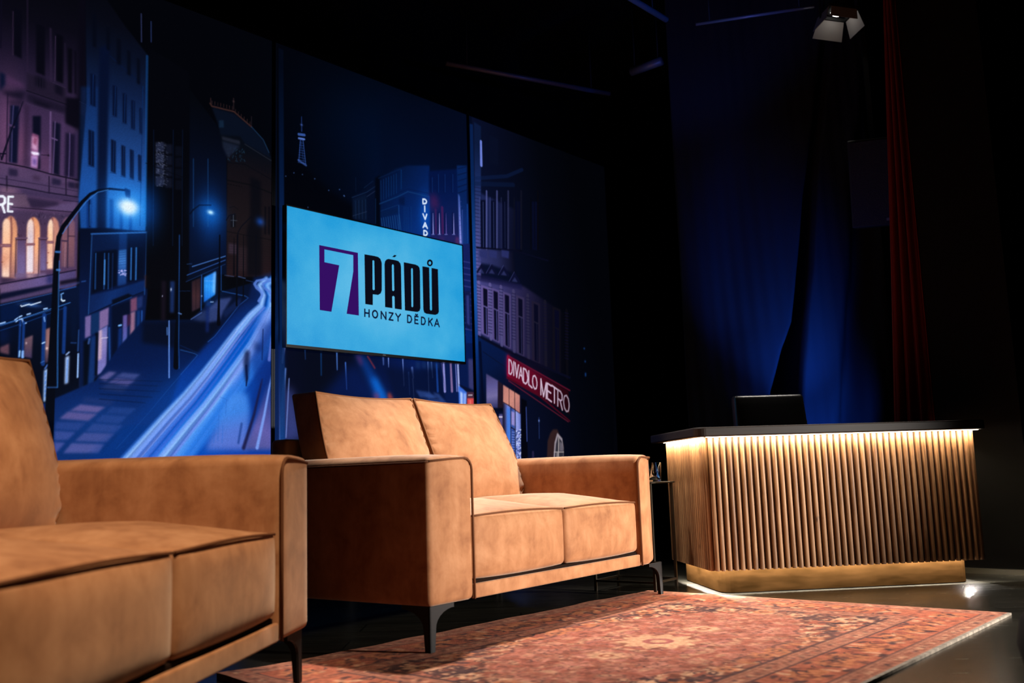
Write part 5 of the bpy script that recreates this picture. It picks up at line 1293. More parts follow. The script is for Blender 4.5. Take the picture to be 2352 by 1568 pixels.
(0,[1515,2249,1548,2254,1547,2202,1508,2208],(130,52,100),0.7,8,0),
(0,[1271,2226,1544,2278,1547,2202,1271,2207],(36,34,96),0.5,10,0),
(1,[1288,2378,1285,2237],[16,16],(8,18,66),0.85,4,0),
(1,[1297,2380,1296,2235],[3,9],(150,150,226),0.95,3,0),
(1,[1282,2228,1305,2232],[5,5],(120,130,210),0.8,3,0),
(1,[1350,2390,1347,2247],[16,16],(8,18,66),0.85,4,0),
(1,[1358,2391,1357,2245],[3,11],(150,150,226),0.95,3,0),
(1,[1343,2239,1367,2243],[5,5],(120,130,210),0.8,3,0),
(1,[1415,2402,1411,2259],[16,16],(8,18,66),0.85,4,0),
(1,[1424,2404,1422,2257],[3,9],(90,80,160),0.95,3,0),
(1,[1408,2250,1432,2254],[5,5],(120,130,210),0.8,3,0),
(1,[1491,2417,1487,2272],[17,17],(8,18,66),0.85,4,0),
(1,[1500,2418,1498,2270],[3,9],(150,150,226),0.95,3,0),
(1,[1483,2263,1508,2267],[5,5],(120,130,210),0.8,3,0),
(1,[1288,2638,1286,2527],[13,13],(4,16,58),0.6,4,0),
(1,[1298,2636,1295,2529],[4,4],(20,60,130),0.7,4,0),
(1,[1348,2652,1346,2540],[13,13],(4,16,58),0.6,4,0),
(1,[1359,2670,1355,2541],[4,4],(20,60,130),0.7,4,0),
(1,[1414,2666,1412,2553],[12,12],(4,16,58),0.6,4,0),
(1,[1424,2685,1420,2555],[4,4],(20,60,130),0.7,4,0),
(1,[1492,2683,1489,2569],[12,12],(4,16,58),0.6,4,0),
(1,[1502,2702,1498,2571],[4,4],(20,60,130),0.7,4,0),
(0,[1544,2777,1648,2801,1631,2184,1552,2203],((1566,2741),(1575,2215),[(8,36,92),(8,34,90),(14,44,110),(18,50,120)]),0.9,4,0),
(1,[1555,2755,1647,2792],[6,6],(5,18,56),0.8,4,0),
(1,[1553,2709,1646,2749],[7,7],(5,18,56),0.8,4,0),
(1,[1552,2664,1644,2705],[6,6],(5,18,56),0.8,4,0),
(1,[1550,2619,1643,2661],[7,7],(5,18,56),0.8,4,0),
(1,[1548,2574,1641,2618],[7,7],(5,18,56),0.8,4,0),
(0,[1551,2574,1567,2553,1575,2211,1553,2211],((1559,2568),(1564,2213),[(60,90,170),(120,130,214),(150,150,232)]),0.95,4,0),
(1,[1552,2517,1583,2520],[3,3],(60,70,150),0.8,2,0),
(1,[1551,2482,1582,2484],[3,3],(60,70,150),0.8,2,0),
(1,[1550,2447,1581,2449],[2,2],(60,70,150),0.8,2,0),
(1,[1548,2412,1579,2414],[3,3],(60,70,150),0.8,2,0),
(1,[1547,2377,1578,2379],[3,3],(60,70,150),0.8,2,0),
(1,[1546,2342,1577,2344],[3,3],(60,70,150),0.8,2,0),
(1,[1545,2308,1576,2309],[2,2],(60,70,150),0.8,2,0),
(1,[1544,2273,1574,2274],[2,2],(60,70,150),0.8,2,0),
(1,[1542,2238,1573,2239],[3,3],(60,70,150),0.8,2,0),
(1,[1590,2460,1583,2208],[6,6],(60,84,170),0.8,4,0),
(1,[1643,2511,1638,2225],[9,9],(24,80,170),0.7,5,0),
(2,[1222,2342],63,163,(0,50,140),0.65,1),
(1,[1263,2491,1260,2213],[9,9],(10,70,170),0.6,10,0),
(1,[1189,2460,1188,2220],[7,7],(6,56,150),0.5,10,0),
(1,[1205,2461,1205,2430],[11,11],(214,232,255),1,2,0),
(1,[1205,2461,1222,2464,1234,2459,1239,2451,1235,2441,1223,2433,1205,2430],[11,11,11,11,11,11,11],(214,232,255),1,2,0),
(1,[1220,2415,1220,2377],[11,11],(214,232,255),1,2,0),
(1,[1203,2357,1222,2323,1238,2361],[11,11,11],(214,232,255),1,2,0),
(1,[1202,2263,1221,2299,1241,2264],[11,11,11],(214,232,255),1,2,0),
(1,[1210,2275,1233,2276],[11,11],(214,232,255),1,2,0),
(1,[1208,2242,1207,2211],[11,11],(214,232,255),1,2,0),
(1,[1208,2242,1223,2243,1235,2238,1240,2228,1235,2219,1224,2212,1207,2211],[11,11,11,11,11,11,11],(214,232,255),1,2,0),
(0,[1581,2211,1675,2227,1692,1046,1595,1043],((1617,2217),(1617,1044),[(20,30,90),(14,30,90),(10,34,100),(14,40,100)]),0.95,3,0),
(1,[1585,2086,1674,2087],[8,8],(60,66,140),0.6,2,0),
(1,[1584,2042,1673,2042],[8,8],(60,66,140),0.6,2,0),
(1,[1582,1998,1671,1998],[8,8],(60,66,140),0.6,2,0),
(1,[1581,1954,1669,1954],[8,8],(60,66,140),0.6,2,0),
(1,[1579,1910,1668,1909],[8,8],(60,66,140),0.6,2,0),
(1,[1577,1866,1666,1865],[8,8],(60,66,140),0.6,2,0),
(1,[1576,1823,1664,1821],[8,8],(60,66,140),0.6,2,0),
(1,[1574,1779,1663,1777],[8,8],(60,66,140),0.6,2,0),
(1,[1573,1736,1661,1733],[8,8],(60,66,140),0.6,2,0),
(1,[1571,1693,1659,1689],[8,8],(60,66,140),0.6,2,0),
(1,[1570,1649,1658,1646],[8,8],(60,66,140),0.6,2,0),
(1,[1568,1606,1656,1602],[8,8],(60,66,140),0.6,2,0),
(1,[1566,1563,1654,1559],[8,8],(60,66,140),0.6,2,0),
(0,[1586,1874,1648,1881,1646,1602,1594,1620],(14,22,66),0.9,4,0),
(0,[1607,1845,1635,1849,1634,1632,1608,1645],(60,70,150),0.6,4,0),
(0,[1589,1597,1654,1588,1655,1221,1601,1218],(6,34,100),0.95,4,0),
(0,[1595,1369,1654,1358,1656,1176,1604,1188],(88,84,150),0.8,6,0),
(0,[-1,1370,1676,1512,1656,999,1,747],((42,1292),(1314,1085),[(4,8,30),(3,7,26),(3,8,30),(4,18,62),(6,26,84),(6,24,76)]),1,2,0),
(0,[5,1371,78,1377,67,762,1,747],((29,1342),(31,786),[(10,40,120),(16,60,150),(70,100,196),(110,116,196)]),0.6,14,0),
(1,[78,1367,66,1263],[19,11],(150,160,240),0.9,9,0),
(1,[87,1228,72,1090,58,787],[11,19,33],(100,144,230),0.85,12,0),
(0,[84,1131,139,1103,201,889,201,828,55,787],(80,92,176),0.6,26,0),
(1,[112,1173,91,837],[7,7],(130,160,240),0.7,6,0),
(0,[183,1365,437,1364,448,1085,240,1087],(3,7,24),0.85,30,0),
(1,[224,1358,227,1295],[8,6],(20,50,100),0.85,4,0),
(1,[341,1335,342,1207],[11,8],(10,50,100),0.85,4,0),
(1,[459,1355,461,1247],[9,6],(80,130,220),0.85,4,0),
(1,[525,1294,533,1132],[10,7],(70,120,220),0.85,4,0),
(1,[829,1352,831,1304],[15,11],(60,84,150),0.85,4,0),
(1,[873,1352,874,1290],[9,6],(120,150,230),0.85,4,0),
(1,[996,1350,1003,1177],[9,6],(110,140,220),0.85,4,0),
(1,[1045,1266,1052,1122],[11,8],(54,100,190),0.85,4,0),
(1,[1077,1297,1086,1234],[18,13],(90,120,200),0.85,4,0),
(1,[1081,1227,1089,1100],[8,5],(130,160,230),0.85,4,0),
(1,[1221,1345,1225,1094],[8,6],(120,150,225),0.85,4,0),
(1,[1253,1350,1262,1243],[8,6],(110,150,230),0.85,4,0),
(0,[329,1069,559,1286,629,1279,769,1065],(4,26,86),0.7,30,0),
(0,[602,1355,673,1349,772,1221,865,1080,769,1065,671,1254],(6,66,160),0.75,24,0),
(0,[721,1213,772,1216,873,1074,791,1066],(10,110,220),0.75,18,0),
(0,[602,1349,651,1342,665,1287,636,1291],(70,40,96),0.85,12,0),
(1,[701,1346,758,1277],[12,12],(110,40,60),0.8,6,0),
(0,[745,1119,785,1121,799,1072,755,1070],(110,60,110),0.85,14,0),
(0,[862,1125,889,1126,918,1082,865,1074],(150,60,60),0.9,10,0),
(0,[832,1293,1092,1286,1372,1340,1381,1088,1102,1019,918,1093],(4,14,46),0.8,20,0),
(0,[1110,1346,1150,1343,1148,1296,1109,1299],(20,46,96),0.6,8,0),
(0,[1166,1350,1206,1347,1205,1299,1165,1303],(20,46,96),0.6,8,0),
(0,[1223,1354,1264,1351,1262,1303,1221,1306],(20,46,96),0.6,8,0),
(0,[1281,1358,1322,1355,1321,1307,1279,1310],(20,46,96),0.6,8,0),
(0,[1105,1153,1233,1147,1281,1108,1144,1108],(44,72,140),0.7,6,0),
(0,[1168,1132,1282,1131,1315,1109,1224,1105],(44,72,140),0.7,6,0),
(0,[1258,1148,1316,1139,1389,1082,1339,1086],(44,72,140),0.7,6,0),
(0,[1151,1097,1314,1103,1406,1065,1272,1072],(44,72,140),0.7,6,0),
(0,[1322,1349,1680,1374,1672,1161,1505,1202,1490,1031,1414,1059,1366,1135],(8,24,72),0.9,6,0),
(1,[1301,1336,1307,1156],[15,18],(20,60,140),0.9,5,0),
(1,[1368,1340,1374,1159],[17,21],(150,150,225),0.9,5,0),
(1,[1436,1345,1442,1163],[17,21],(136,110,160),0.9,5,0),
(1,[1484,1348,1490,1165],[9,11],(110,120,200),0.9,5,0),
(1,[1506,1349,1511,1166],[15,18],(170,180,240),0.9,5,0),
(1,[1347,1351,1379,1166],[6,6],(90,80,130),0.7,4,0),
(0,[1505,1202,1591,1169,1578,1040,1508,1038],(60,110,220),0.95,4,0),
(0,[1521,1166,1547,1155,1543,1039,1521,1038],(190,210,255),0.9,5,0),
(0,[1556,1156,1582,1151,1573,1040,1551,1039],(150,180,250),0.9,5,0),
(0,[1505,1214,1654,1179,1654,1160,1582,1163],(8,14,40),0.95,3,0),
(0,[1587,1163,1658,1166,1654,1042,1578,1040],(70,40,60),1,3,0),
(0,[1591,1120,1654,1123,1651,1042,1587,1040],(214,72,74),1,3,0),
(1,[1604,1142,1639,1144],[9,9],(200,190,200),0.8,3,0),
(1,[1620,1103,1621,1047],[16,16],(240,120,110),0.7,5,0),
(0,[1609,1394,1663,1398,1659,1179,1610,1195],(70,66,120),0.7,6,0),
(0,[1716,3280,3531,3395,3293,493,1671,536],((1761,2435),(2975,2662),[(8,15,42),(6,10,28),(3,5,13),(2,3,7)]),1,2,0),
(0,[1737,3152,1811,3139,1746,1534,1703,1577],((1759,2993),(1725,1579),[(12,26,60),(26,44,96),(60,70,130),(96,92,164),(104,96,170),(90,84,150)]),0.9,3,0),
(1,[1718,2656,1792,2662],[6,6],(12,16,50),0.6,2,0),
(1,[1717,2628,1790,2634],[6,6],(12,16,50),0.6,2,0),
(1,[1716,2601,1789,2606],[6,6],(12,16,50),0.6,2,0),
(1,[1715,2573,1788,2578],[6,6],(12,16,50),0.6,2,0),
(1,[1714,2545,1787,2550],[6,6],(12,16,50),0.6,2,0),
(1,[1712,2518,1786,2522],[6,6],(12,16,50),0.6,2,0),
(1,[1711,2490,1785,2495],[6,6],(12,16,50),0.6,2,0),
(1,[1710,2463,1784,2467],[6,6],(12,16,50),0.6,2,0),
(1,[1709,2435,1783,2439],[6,6],(12,16,50),0.6,2,0),
(1,[1708,2408,1781,2411],[6,6],(12,16,50),0.6,2,0),
(1,[1707,2380,1780,2384],[6,6],(12,16,50),0.6,2,0),
(1,[1706,2353,1779,2356],[6,6],(12,16,50),0.6,2,0),
(1,[1705,2325,1778,2329],[6,6],(12,16,50),0.6,2,0),
(1,[1704,2298,1777,2301],[6,6],(12,16,50),0.6,2,0),
(1,[1703,2271,1776,2274],[6,6],(12,16,50),0.6,2,0),
(1,[1702,2244,1775,2246],[6,6],(12,16,50),0.6,2,0),
(1,[1701,2216,1774,2219],[6,6],(12,16,50),0.6,2,0),
(1,[1700,2189,1772,2191],[6,6],(12,16,50),0.6,2,0),
(1,[1699,2162,1771,2164],[6,6],(12,16,50),0.6,2,0),
(1,[1698,2135,1770,2137],[6,6],(12,16,50),0.6,2,0),
(1,[1697,2108,1769,2109],[6,6],(12,16,50),0.6,2,0),
(1,[1695,2081,1768,2082],[6,6],(12,16,50),0.6,2,0),
(1,[1694,2054,1767,2055],[6,6],(12,16,50),0.6,2,0),
(1,[1693,2027,1766,2028],[6,6],(12,16,50),0.6,2,0),
(1,[1692,2000,1765,2001],[6,6],(12,16,50),0.6,2,0),
(1,[1691,1973,1764,1974],[6,6],(12,16,50),0.6,2,0),
(1,[1690,1946,1762,1947],[6,6],(12,16,50),0.6,2,0),
(1,[1689,1920,1761,1919],[6,6],(12,16,50),0.6,2,0),
(1,[1688,1893,1760,1893],[6,6],(12,16,50),0.6,2,0),
(1,[1687,1866,1759,1866],[6,6],(12,16,50),0.6,2,0),
(1,[1686,1839,1758,1839],[6,6],(12,16,50),0.6,2,0),
(1,[1685,1813,1757,1812],[6,6],(12,16,50),0.6,2,0),
(1,[1684,1786,1756,1785],[6,6],(12,16,50),0.6,2,0),
(1,[1683,1759,1755,1758],[6,6],(12,16,50),0.6,2,0),
(1,[1682,1733,1754,1731],[6,6],(12,16,50),0.6,2,0),
(1,[1681,1706,1753,1705],[6,6],(12,16,50),0.6,2,0),
(1,[1680,1680,1752,1678],[6,6],(12,16,50),0.6,2,0),
(1,[1679,1653,1750,1651],[6,6],(12,16,50),0.6,2,0),
(1,[1678,1627,1749,1625],[6,6],(12,16,50),0.6,2,0),
(1,[1677,1601,1748,1598],[6,6],(12,16,50),0.6,2,0),
(0,[1790,2623,2249,2564,2233,2256,1773,2215],((1785,2508),(2241,2427),[(34,44,96),(24,30,70),(5,6,16)]),0.75,8,0),
(0,[1739,2210,2132,2240,2148,2077,1885,2104,1734,2098],((1749,2180),(2153,2177),[(58,62,122),(40,44,90),(8,9,24)]),0.85,8,0),
(0,[1741,1988,2244,1990,2793,1816,2705,1326,2191,1459,1703,1592],((1759,1864),(2737,1810),[(72,70,134),(58,54,108),(36,32,68),(13,13,32),(4,5,12)]),0.9,8,0),
(1,[1806,3021,1803,2839],[21,25],(110,130,220),0.95,3,0),
(0,[1904,3096,2000,3087,1991,2882,1894,2876],(8,14,36),0.7,5,0),
(1,[1737,2725,2086,2819,2267,2911],[28,28,28],(12,30,72),0.5,5,0),
(1,[1723,2682,2158,2767],[33,33],(10,26,62),0.5,8,0),
(0,[1783,2572,1840,2584,1824,2216,1773,2215],(6,10,34),0.95,3,0),
(1,[1852,2652,1833,2217],[17,17],(76,83,144),0.8,3,0),
(1,[1811,2562,1801,2220],[6,6],(59,71,127),0.8,2,0),
(1,[1775,2587,1759,2205],[10,10],(59,68,127),0.7,3,0),
(0,[1896,2592,1954,2603,1937,2231,1885,2230],(6,10,34),0.95,3,0),
(1,[1967,2676,1947,2236],[17,17],(67,73,127),0.8,3,0),
(1,[1925,2584,1914,2238],[6,6],(52,63,112),0.8,2,0),
(1,[1888,2610,1871,2223],[10,10],(52,60,112),0.7,3,0),
(0,[2022,2614,2081,2626,2063,2248,2010,2247],(6,10,34),0.95,3,0),
(1,[2095,2703,2073,2256],[17,17],(45,49,85),0.8,3,0),
(1,[2051,2610,2039,2259],[6,6],(35,42,75),0.8,2,0),
(1,[2013,2635,1995,2243],[10,10],(35,40,75),0.7,3,0),
(0,[2172,2641,2233,2653,2213,2268,2158,2268],(6,10,34),0.95,3,0),
(1,[2247,2735,2224,2280],[18,18],(18,19,34),0.8,3,0),
(1,[2202,2640,2189,2283],[6,6],(14,16,30),0.8,2,0),
(1,[2163,2666,2143,2267],[11,11],(14,16,30),0.7,3,0),
(0,[2371,2677,2435,2690,2412,2297,2355,2296],(6,10,34),0.95,3,0),
(1,[2450,2777,2424,2312],[18,18],(7,7,13),0.8,3,0),
(1,[2402,2680,2387,2315],[7,7],(5,6,12),0.8,2,0),
(1,[2362,2707,2340,2299],[11,11],(5,6,12),0.7,3,0),
(1,[1728,2208,2132,2254,2544,2236],[12,12,12],(8,10,30),0.9,3,0),
(0,[1754,2196,1837,2200,1830,2144,1757,2146],(40,46,100),0.9,4,0),
(0,[1861,2214,1946,2217,1939,2161,1864,2162],(40,46,100),0.9,4,0),
(0,[1995,2235,2082,2239,2075,2182,1997,2183],(40,46,100),0.9,4,0),
(0,[1716,2032,1773,2097,1830,2035,1816,2021,1772,2065,1729,2018],(12,14,44),0.95,3,0),
(0,[1738,2025,1772,2062,1802,2028],(50,54,106),0.7,3,0),
(1,[1711,2022,1769,2100],[6,6],(70,74,136),0.5,2,0),
(0,[1826,2044,1885,2111,1943,2048,1928,2033,1883,2078,1839,2030],(12,14,44),0.95,3,0),
(0,[1849,2038,1883,2075,1915,2041],(50,54,106),0.7,3,0),
(1,[1821,2034,1880,2113],[6,6],(70,74,136),0.5,2,0),
(0,[1958,2050,2018,2117,2078,2054,2063,2039,2017,2084,1971,2036],(12,14,44),0.95,3,0),
(0,[1981,2044,2017,2081,2049,2047],(50,54,106),0.7,3,0),
(1,[1952,2040,2014,2120],[6,6],(70,74,136),0.5,2,0),
(0,[2077,2018,2139,2085,2200,2021,2184,2006,2137,2052,2090,2003],(12,14,44),0.95,3,0),
(0,[2101,2011,2137,2049,2170,2014],(50,54,106),0.7,3,0),
(1,[2071,2007,2134,2088],[6,6],(70,74,136),0.5,2,0),
(0,[1709,2015,2219,2004,2217,1962,1707,1967],(22,22,62),0.7,6,0),
(0,[1762,1942,1849,1931,1834,1568,1752,1589],(103,88,152),0.8,3,0),
(0,[1784,1922,1830,1916,1820,1580,1780,1592],(7,8,30),0.97,3,0),
(1,[1811,1783,1807,1588],[8,8],(88,88,161),0.8,2,0),
(1,[1783,1790,1824,1782],[10,10],(101,92,156),0.8,2,0),
(0,[1873,1935,1961,1924,1944,1535,1861,1557],(91,78,136),0.8,3,0),
(0,[1895,1916,1942,1909,1930,1547,1889,1559],(7,8,30),0.97,3,0),
(1,[1922,1775,1916,1555],[8,8],(78,78,144),0.8,2,0),
(1,[1894,1782,1936,1773],[10,10],(90,82,139),0.8,2,0),
(0,[1995,1924,2086,1912,2066,1501,1981,1523],(80,69,119),0.8,3,0),
(0,[2018,1904,2066,1897,2052,1512,2009,1525],(7,8,30),0.97,3,0),
(1,[2045,1761,2038,1521],[8,8],(69,69,126),0.8,2,0),
(1,[2016,1768,2059,1760],[10,10],(79,72,122),0.8,2,0),
(0,[2145,1915,2239,1903,2216,1456,2128,1478],(56,48,83),0.8,3,0),
(0,[2169,1895,2218,1887,2201,1468,2157,1480],(7,8,30),0.97,3,0),
(1,[2196,1750,2187,1476],[8,8],(48,48,88),0.8,2,0),
(1,[2167,1756,2211,1748],[10,10],(55,50,85),0.8,2,0),
(0,[2325,1893,2423,1881,2396,1411,2305,1434],(31,26,46),0.8,3,0),
(0,[2350,1873,2401,1865,2381,1423,2336,1436],(7,8,30),0.97,3,0),
(1,[2377,1725,2366,1432],[9,9],(26,26,49),0.8,2,0),
(1,[2347,1732,2393,1723],[11,11],(30,28,47),0.8,2,0),
(0,[2577,1877,2679,1864,2647,1351,2551,1376],(16,14,24),0.8,3,0),
(0,[2602,1856,2656,1848,2631,1364,2583,1378],(7,8,30),0.97,3,0),
(1,[2631,1704,2615,1373],[9,9],(14,14,26),0.8,2,0),
(1,[2599,1712,2647,1703],[11,11],(16,15,25),0.8,2,0),
(1,[1740,1956,1735,1595],[27,27],(106,98,163),0.75,3,0),
(1,[1724,1938,1760,1937],[6,6],(14,12,44),0.6,2,0),
(1,[1723,1916,1759,1914],[6,6],(14,12,44),0.6,2,0),
(1,[1722,1894,1758,1892],[6,6],(14,12,44),0.6,2,0),
(1,[1721,1872,1757,1870],[6,6],(14,12,44),0.6,2,0),
(1,[1720,1850,1756,1848],[6,6],(14,12,44),0.6,2,0),
(1,[1719,1828,1755,1826],[6,6],(14,12,44),0.6,2,0),
(1,[1718,1806,1754,1804],[6,6],(14,12,44),0.6,2,0),
(1,[1717,1784,1753,1782],[6,6],(14,12,44),0.6,2,0),
(1,[1717,1762,1753,1759],[6,6],(14,12,44),0.6,2,0),
(1,[1716,1740,1752,1737],[6,6],(14,12,44),0.6,2,0),
(1,[1715,1718,1751,1715],[6,6],(14,12,44),0.6,2,0),
(1,[1714,1696,1750,1693],[6,6],(14,12,44),0.6,2,0),
(1,[1713,1674,1749,1671],[6,6],(14,12,44),0.6,2,0),
(1,[1712,1652,1748,1650],[6,6],(14,12,44),0.6,2,0),
(1,[1711,1630,1747,1628],[6,6],(14,12,44),0.6,2,0),
(1,[1710,1609,1746,1606],[6,6],(14,12,44),0.6,2,0),
(1,[1859,1956,1852,1559],[28,28],(95,88,146),0.75,3,0),
(1,[1842,1938,1880,1936],[6,6],(14,12,44),0.6,2,0),
(1,[1841,1916,1879,1914],[6,6],(14,12,44),0.6,2,0),
(1,[1841,1893,1878,1891],[6,6],(14,12,44),0.6,2,0),
(1,[1840,1871,1877,1869],[6,6],(14,12,44),0.6,2,0),
(1,[1839,1848,1876,1846],[6,6],(14,12,44),0.6,2,0),
(1,[1838,1826,1875,1824],[6,6],(14,12,44),0.6,2,0),
(1,[1837,1804,1874,1802],[6,6],(14,12,44),0.6,2,0),
(1,[1836,1781,1873,1779],[6,6],(14,12,44),0.6,2,0),
(1,[1835,1759,1872,1757],[6,6],(14,12,44),0.6,2,0),
(1,[1834,1737,1871,1735],[6,6],(14,12,44),0.6,2,0),
(1,[1833,1715,1870,1712],[6,6],(14,12,44),0.6,2,0),
(1,[1832,1692,1869,1690],[6,6],(14,12,44),0.6,2,0),
(1,[1831,1670,1868,1668],[6,6],(14,12,44),0.6,2,0),
(1,[1830,1648,1867,1645],[6,6],(14,12,44),0.6,2,0),
(1,[1829,1626,1866,1623],[6,6],(14,12,44),0.6,2,0),
(1,[1828,1604,1865,1601],[6,6],(14,12,44),0.6,2,0),
(1,[1977,1955,1967,1521],[28,28],(84,78,129),0.75,3,0),
(1,[1960,1937,1998,1935],[6,6],(14,12,44),0.6,2,0),
(1,[1959,1914,1997,1913],[6,6],(14,12,44),0.6,2,0),
(1,[1958,1892,1996,1890],[6,6],(14,12,44),0.6,2,0),
(1,[1957,1869,1995,1867],[6,6],(14,12,44),0.6,2,0),
(1,[1956,1846,1993,1844],[6,6],(14,12,44),0.6,2,0),
(1,[1954,1824,1992,1822],[6,6],(14,12,44),0.6,2,0),
(1,[1953,1801,1991,1799],[6,6],(14,12,44),0.6,2,0),
(1,[1952,1779,1990,1776],[6,6],(14,12,44),0.6,2,0),
(1,[1951,1756,1989,1754],[6,6],(14,12,44),0.6,2,0),
(1,[1950,1733,1988,1731],[6,6],(14,12,44),0.6,2,0),
(1,[1949,1711,1987,1708],[6,6],(14,12,44),0.6,2,0),
(1,[1948,1689,1986,1686],[6,6],(14,12,44),0.6,2,0),
(1,[1947,1666,1985,1663],[6,6],(14,12,44),0.6,2,0),
(1,[1946,1644,1984,1641],[6,6],(14,12,44),0.6,2,0),
(1,[1945,1621,1983,1618],[6,6],(14,12,44),0.6,2,0),
(1,[1944,1599,1982,1596],[6,6],(14,12,44),0.6,2,0),
(1,[2117,1941,2104,1484],[30,30],(67,62,103),0.75,3,0),
(1,[2099,1922,2138,1920],[6,6],(14,12,44),0.6,2,0),
(1,[2098,1899,2137,1897],[6,6],(14,12,44),0.6,2,0),
(1,[2096,1876,2136,1874],[6,6],(14,12,44),0.6,2,0),
(1,[2095,1853,2134,1851],[6,6],(14,12,44),0.6,2,0),
(1,[2094,1830,2133,1828],[6,6],(14,12,44),0.6,2,0),
(1,[2093,1807,2132,1805],[6,6],(14,12,44),0.6,2,0),
(1,[2092,1784,2131,1782],[6,6],(14,12,44),0.6,2,0),
(1,[2091,1761,2130,1759],[6,6],(14,12,44),0.6,2,0),
(1,[2090,1739,2129,1736],[6,6],(14,12,44),0.6,2,0),
(1,[2089,1716,2128,1713],[6,6],(14,12,44),0.6,2,0),
(1,[2087,1693,2126,1690],[6,6],(14,12,44),0.6,2,0),
(1,[2086,1670,2125,1667],[6,6],(14,12,44),0.6,2,0),
(1,[2085,1647,2124,1645],[6,6],(14,12,44),0.6,2,0),
(1,[2084,1625,2123,1622],[6,6],(14,12,44),0.6,2,0),
(1,[2083,1602,2122,1599],[6,6],(14,12,44),0.6,2,0),
(1,[2082,1579,2121,1576],[6,6],(14,12,44),0.6,2,0),
(1,[2281,1928,2265,1448],[30,30],(44,41,68),0.75,3,0),
(1,[2262,1909,2303,1908],[6,6],(14,12,44),0.6,2,0),
(1,[2261,1886,2302,1884],[6,6],(14,12,44),0.6,2,0),
(1,[2260,1862,2300,1860],[6,6],(14,12,44),0.6,2,0),
(1,[2259,1839,2299,1837],[6,6],(14,12,44),0.6,2,0),
(1,[2257,1816,2298,1814],[6,6],(14,12,44),0.6,2,0),
(1,[2256,1792,2296,1790],[6,6],(14,12,44),0.6,2,0),
(1,[2255,1769,2295,1767],[6,6],(14,12,44),0.6,2,0),
(1,[2254,1746,2294,1743],[6,6],(14,12,44),0.6,2,0),
(1,[2252,1723,2293,1720],[6,6],(14,12,44),0.6,2,0),
(1,[2251,1699,2291,1697],[6,6],(14,12,44),0.6,2,0),
(1,[2250,1676,2290,1673],[6,6],(14,12,44),0.6,2,0),
(1,[2249,1653,2289,1650],[6,6],(14,12,44),0.6,2,0),
(1,[2247,1630,2288,1627],[6,6],(14,12,44),0.6,2,0),
(1,[2246,1607,2286,1604],[6,6],(14,12,44),0.6,2,0),
(1,[2245,1584,2285,1581],[6,6],(14,12,44),0.6,2,0),
(1,[2244,1561,2284,1557],[6,6],(14,12,44),0.6,2,0),
(1,[2487,1903,2468,1396],[32,32],(24,22,37),0.75,3,0),
(1,[2468,1883,2510,1881],[6,6],(14,12,44),0.6,2,0),
(1,[2466,1859,2508,1857],[7,7],(14,12,44),0.6,2,0),
(1,[2465,1835,2507,1833],[6,6],(14,12,44),0.6,2,0),
(1,[2463,1812,2506,1809],[7,7],(14,12,44),0.6,2,0),
(1,[2462,1788,2504,1785],[7,7],(14,12,44),0.6,2,0),
(1,[2461,1764,2503,1762],[6,6],(14,12,44),0.6,2,0),
(1,[2459,1740,2501,1738],[7,7],(14,12,44),0.6,2,0),
(1,[2458,1716,2500,1714],[6,6],(14,12,44),0.6,2,0),
(1,[2456,1693,2498,1690],[7,7],(14,12,44),0.6,2,0),
(1,[2455,1669,2497,1666],[6,6],(14,12,44),0.6,2,0),
(1,[2454,1645,2496,1643],[6,6],(14,12,44),0.6,2,0),
(1,[2452,1622,2494,1619],[7,7],(14,12,44),0.6,2,0),
(1,[2451,1598,2493,1595],[6,6],(14,12,44),0.6,2,0),
(1,[2449,1575,2491,1571],[7,7],(14,12,44),0.6,2,0),
(1,[2448,1551,2490,1548],[6,6],(14,12,44),0.6,2,0),
(1,[2447,1528,2489,1524],[6,6],(14,12,44),0.6,2,0),
(1,[2754,1864,2730,1327],[32,32],(11,10,17),0.75,3,0),
(1,[2733,1844,2778,1842],[7,7],(14,12,44),0.6,2,0),
(1,[2732,1820,2776,1818],[7,7],(14,12,44),0.6,2,0),
(1,[2730,1795,2775,1793],[7,7],(14,12,44),0.6,2,0),
(1,[2729,1771,2773,1769],[7,7],(14,12,44),0.6,2,0),
(1,[2727,1747,2771,1744],[7,7],(14,12,44),0.6,2,0),
(1,[2725,1722,2770,1719],[7,7],(14,12,44),0.6,2,0),
(1,[2724,1698,2768,1695],[7,7],(14,12,44),0.6,2,0),
(1,[2722,1673,2767,1671],[7,7],(14,12,44),0.6,2,0),
(1,[2721,1649,2765,1646],[7,7],(14,12,44),0.6,2,0),
(1,[2719,1625,2763,1622],[7,7],(14,12,44),0.6,2,0),
(1,[2717,1601,2762,1597],[7,7],(14,12,44),0.6,2,0),
(1,[2716,1576,2760,1573],[7,7],(14,12,44),0.6,2,0),
(1,[2714,1552,2758,1549],[7,7],(14,12,44),0.6,2,0),
(1,[2713,1528,2757,1525],[7,7],(14,12,44),0.6,2,0),
(1,[2711,1504,2755,1500],[7,7],(14,12,44),0.6,2,0),
(1,[2710,1480,2754,1476],[7,7],(14,12,44),0.6,2,0),
(1,[1698,1569,2093,1468,2761,1329],[19,19,19],(8,10,30),0.9,4,0),
(0,[1713,1562,2033,1463,2024,1287,2154,1231,2128,723,1680,726],((1746,1550),(2067,942),[(8,26,74),(7,22,62),(4,10,32),(3,5,14)]),0.97,4,0),
(1,[1734,1518,1749,1073],[27,27],(4,10,34),0.9,4,0),
(1,[1765,1458,2027,1351],[8,8],(8,16,44),0.8,3,0),
(0,[2025,1448,2737,1222,2743,1042,2017,1290],((2052,1373),(2732,1156),[(96,8,34),(84,8,32),(56,6,22),(34,5,12)]),1,4,0),
(0,[2017,1453,2048,1455,2040,1291,2010,1299],(150,20,56),0.7,8,0),
(1,[2032,1449,2385,1342,2755,1228],[11,11,11],(120,20,46),0.7,4,0),
